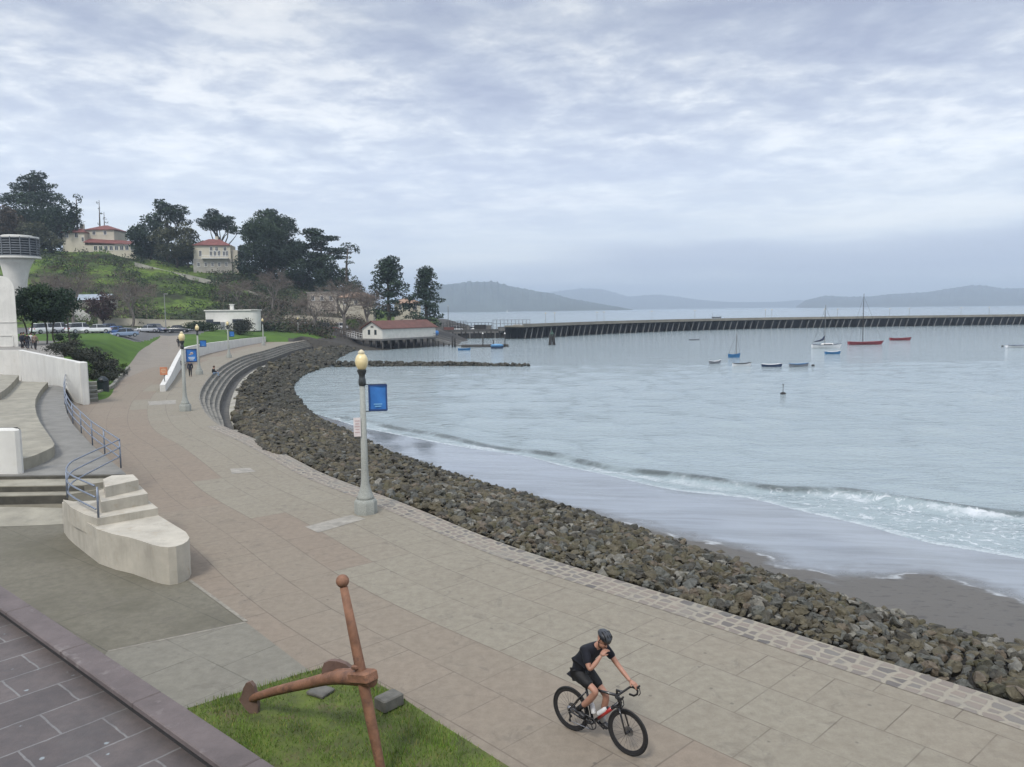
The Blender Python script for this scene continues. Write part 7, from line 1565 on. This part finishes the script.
for y in (-1, 1): mb.tube([(BARX + .08, y * .212, BZ), (BARX + .115, y * .214, BZ - .03), (BARX + .105, y * .217, BZ - .085), (BARX + .05, y * .219, BZ - .128), (BARX - .03, y * .22, BZ - .13)], .0155, 8)
mb.build('handlebar', mRub, bk, smooth=True)
for y in (-1, 1):
    mb = MB(); mb.tube([(BARX + .06, y * .212, BZ + .008), (BARX + .12, y * .212, BZ + .018), (BARX + .15, y * .212, BZ + .06)], [.019, .02, .013], 8); h_ = mb.build('brake_hood', mRub, bk, smooth=True); mb = MB(); mb.tube([(BARX + .145, y * .212, BZ + .02), (BARX + .16, y * .214, BZ - .05), (BARX + .13, y * .216, BZ - .10)], .007, 6); mb.build('brake_lever', mCb, h_)
mb = MB(); mb.ctube([(BB.x + .088 * math.cos(a), -.054, BB.z + .088 * math.sin(a)) for a in np.linspace(0, 2 * math.pi, 33)[:-1]], .008, 6)
for q in range(4): mb.tube([(BB.x, -.054, BB.z), (BB.x + .086 * math.cos(q * 1.57 + .4), -.054, BB.z + .086 * math.sin(q * 1.57 + .4))], .008, 6)
mb.build('chainring', mCb, bk); mb = MB(); mb.tube([(0, -.052, WR), (0, -.030, WR)], [.030, .055], 20); mb.build('cassette', mSt, bk)
mb = MB(); mb.tube([(BB.x, -.054, BB.z + .098), (0, -.045, WR + .045)], .006, 5); mb.tube([(BB.x, -.054, BB.z - .098), (.02, -.045, WR - .17)], .006, 5); mb.tube([(.02, -.045, WR - .17), (.015, -.045, WR - .05)], .006, 5); mb.build('chain', mSt, bk)
mb = MB(); mb.tube([(.01, -.055, WR - .03), (.03, -.055, WR - .09), (.015, -.05, WR - .17)], [.016, .014, .01], 7); mb.tube([(.03, -.05, WR - .09), (.03, -.042, WR - .09)], .024, 10); mb.tube([(.018, -.05, WR - .165), (.018, -.042, WR - .165)], .024, 10); mb.build('derailleur', mCb, bk)
PR = BB + Vector((-.145, -.085, .088)); PL_ = BB + Vector((.145, .085, -.088)); PR.y = -.115; PL_.y = .115
mb = MB(); mb.tube([BB + Vector((0, -.066, 0)), PR + Vector((0, .045, 0))], [.016, .011], 8); mb.tube([BB + Vector((0, .066, 0)), PL_ + Vector((0, -.045, 0))], [.016, .011], 8); mb.tube([BB - Vector((0, .07, 0)), BB + Vector((0, .07, 0))], .014, 8); mb.build('crank', mCb, bk, smooth=True)
for p in (PR, PL_): mb = MB(); mb.bbox(p, (.07, .06, .018), .005); mb.build('pedal', mCb, bk)
mBot = M_('white_bottle', (.62, .62, .62), .4, .08, 6); 
for a, b, m in ((BB.lerp(ST, .28) + Vector((.045, 0, .0)), BB.lerp(ST, .58) + Vector((.048, 0, .01)), mBot), (HB.lerp(BB, .72) + Vector((-.03, 0, .05)), HB.lerp(BB, .36) + Vector((-.03, 0, .05)), mBot)):
    mb = MB(); d_ = b - a; mb.tube([a, a + d_ * .7, a + d_ * .8, a + d_ * .92], [.036, .036, .022, .022], 12); bt = mb.build('water_bottle', m, bk, smooth=40); mb = MB(); mb.tube([a + d_ * .9, a + d_ * 1.0], [.024, .018], 10); mb.build('cap', mBk, bt)
# rider
cy = thing('person', 'cyclist in black kit and black helmet riding with one hand raised to the mouth', 'person', RC, rzb); 
J = {'pel': ((.20, 0, 1.03), (.135, .105)), 'wai': ((.265, 0, 1.17), .112), 'che': ((.36, 0, 1.32), .128), 'uch': ((.44, 0, 1.425), .098), 'nec': ((.515, 0, 1.50), .052), 'hd': ((.56, -.01, 1.555), .06),
     'rhip': ((.22, -.10, .985), .098), 'rkn': ((.555, -.115, .83), .058), 'rcf': ((.40, -.118, .63), .053), 'ran': ((.235, -.115, .465), .035), 'lhip': ((.22, .10, .985), .098), 'lkn': ((.585, .105, .70), .058), 'lcf': ((.535, .112, .50), .053), 'lan': ((.51, .115, .285), .035),
     'rsh': ((.415, -.18, 1.43), .066), 'rub': ((.48, -.235, 1.32), .05), 'rel': ((.545, -.265, 1.215), .041), 'rfa': ((.60, -.20, 1.31), .038), 'rwr': ((.645, -.12, 1.415), .026), 'lsh': ((.47, .18, 1.405), .066), 'lub': ((.575, .225, 1.28), .05), 'lel': ((.68, .25, 1.15), .041), 'lfa': ((.80, .237, 1.065), .038), 'lwr': ((.925, .217, .985), .026)}
E = [('pel', 'wai'), ('wai', 'che'), ('che', 'uch'), ('uch', 'nec'), ('nec', 'hd')]
for n in 'rl': E += [('pel', n + 'hip'), (n + 'hip', n + 'kn'), (n + 'kn', n + 'cf'), (n + 'cf', n + 'an'), ('uch', n + 'sh'), (n + 'sh', n + 'ub'), (n + 'ub', n + 'el'), (n + 'el', n + 'fa'), (n + 'fa', n + 'wr')]
me = skin(slim(J, ('pel', 'wai', 'che', 'uch', 'rsh', 'lsh', 'rhip', 'lhip')), E, 'pel', 2); mb = MB(); hc = Vector((.605, -.015, 1.60)); ff = Vector((.80, -.25, -.55)); uu = Vector((.5, 0, 1)); headmesh(mb, hc, ff, uu, 1.0)
hand(mb, J['rwr'][0], (.25, .62, .60), (.1, .75, -.6), 1.0, .85); hand(mb, J['lwr'][0], (.85, -.06, -.18), (-.1, 0, -1), 1.0, .75)
addmb(me, mb); bd = link('body', me, [mSkin, mEye, mLip], cy)
g_ = lambda names, ex: {n: (J[n][0], tuple(r + ex for r in J[n][1]) if hasattr(J[n][1], '__len__') else J[n][1] + ex) for n in names}
mJer = M_('black_jersey', (.0045, .0055, .011), .9, .35, 7, bmp=.8, bscale=7); mSho = M_('black_shorts', (.004, .004, .005), .7, .2, 6, bmp=.5, bscale=8)
jj = g_(('pel', 'wai', 'che', 'uch', 'rsh', 'lsh', 'rub', 'lub'), .016); jj['pel'] = ((.205, 0, 1.06), (.165, .125)); jj['wai'] = ((.25, 0, 1.19), (.155, .125)); jj['che'] = ((.335, 0, 1.335), (.17, .135)); jj['hem'] = ((.185, 0, 1.00), (.125, .10)); jj['col'] = ((.50, 0, 1.475), .062)
for n in 'rl': a, b = Vector(J[n + 'ub'][0]), Vector(J[n + 'el'][0]); jj[n + 'cu'] = (tuple(a.lerp(b, .35)), .060)
link('jersey', skin(jj, [('hem', 'pel'), ('pel', 'wai'), ('wai', 'che'), ('che', 'uch'), ('uch', 'col'), ('uch', 'rsh'), ('uch', 'lsh'), ('rsh', 'rub'), ('lsh', 'lub'), ('rub', 'rcu'), ('lub', 'lcu')], 'pel', 2), [mJer], cy)
c = g_(('pel', 'rhip', 'lhip'), .014); c['pel'] = ((.20, 0, 1.02), (.125, .105)); c['rhip'] = (J['rhip'][0], .112); c['lhip'] = (J['lhip'][0], .112)
for n in 'rl': h_, k_ = Vector(J[n + 'hip'][0]), Vector(J[n + 'kn'][0]); c[n + 'm'] = (h_.lerp(k_, .45), .092); c[n + 'e'] = (h_.lerp(k_, .72), .080)
link('shorts', skin(c, [('pel', 'rhip'), ('pel', 'lhip'), ('rhip', 'rm'), ('lhip', 'lm'), ('rm', 're'), ('lm', 'le')], 'pel', 2), [mSho], cy)
mSock = M_('white_sock', (.55, .55, .55), .85, .1, 10)
for n, pd in (('r', PR), ('l', PL_)):
    a = Vector(J[n + 'an'][0]); k_ = Vector(J[n + 'cf'][0]); d_ = (k_ - a).normalized(); mb = MB(); mb.tube([a - d_ * .02, a + d_ * .06, a + d_ * .13], [.041, .039, .045], 12); mb.build('sock', mSock if n == 'l' else mSho, cy, smooth=True)
    toe = pd + Vector((.085, 0, .03 if n == 'l' else .015)); heel = a + Vector((-.055, 0, -.055)); ball_ = pd + Vector((0.01, 0, .04))
    s_ = {'an': (tuple(a + Vector((0, 0, -.02))), .046), 'he': (tuple(heel), .040), 'ba': (tuple(ball_), (.046, .036)), 'to': (tuple(toe), (.038, .028))}; link('shoe', skin(s_, [('an', 'he'), ('an', 'ba'), ('ba', 'to')], 'an', 2), [mShoe], cy)
f = ff.normalized(); up = (uu - f * uu.dot(f)).normalized(); l = up.cross(f); Mx = Matrix((f, l, up)).transposed()
mb = MB(); rows = []
for i in range(9):
    a = math.radians(-2 + 92 * i / 8); rows.append([hc + Mx @ Vector((-.012 + .128 * math.cos(a) * math.cos(b) * (1.06 if math.cos(b) < 0 else 1), .097 * math.cos(a) * math.sin(b), .045 + .098 * math.sin(a) + .018 * math.cos(a) * abs(math.sin(b)))) for b in np.linspace(0, 2 * math.pi, 25)[:-1]])
mb.rings(rows); hm = mb.build('helmet', M_('black_helmet_shell', (.018, .019, .022), .35, .2, 6, coat=.4), cy, smooth=True)
mb = MB()
for q in (-.055, -.02, .02, .055):
    mb.tube([hc + Mx @ Vector((.105 - abs(q) * .5, q * 1.05, .088)), hc + Mx @ Vector((.05, q * 1.15, .134 - abs(q) * .25)), hc + Mx @ Vector((-.04, q * 1.15, .141 - abs(q) * .25)), hc + Mx @ Vector((-.11 + abs(q) * .4, q, .10))], [.006, .011, .011, .006], 6)
mb.build('vents', M_('helmet_vent', (.004, .004, .004), .9), hm, smooth=True)
mb = MB()
for y in (-1, 1): mb.tube([hc + Mx @ Vector((.0, y * .082, .05)), hc + Mx @ Vector((.0, y * .080, -.03)), hc + Mx @ Vector((.035, y * .045, -.105)), hc + Mx @ Vector((.045, 0, -.125))], .006, 5)
mb.build('chin_strap', mSho, hm)
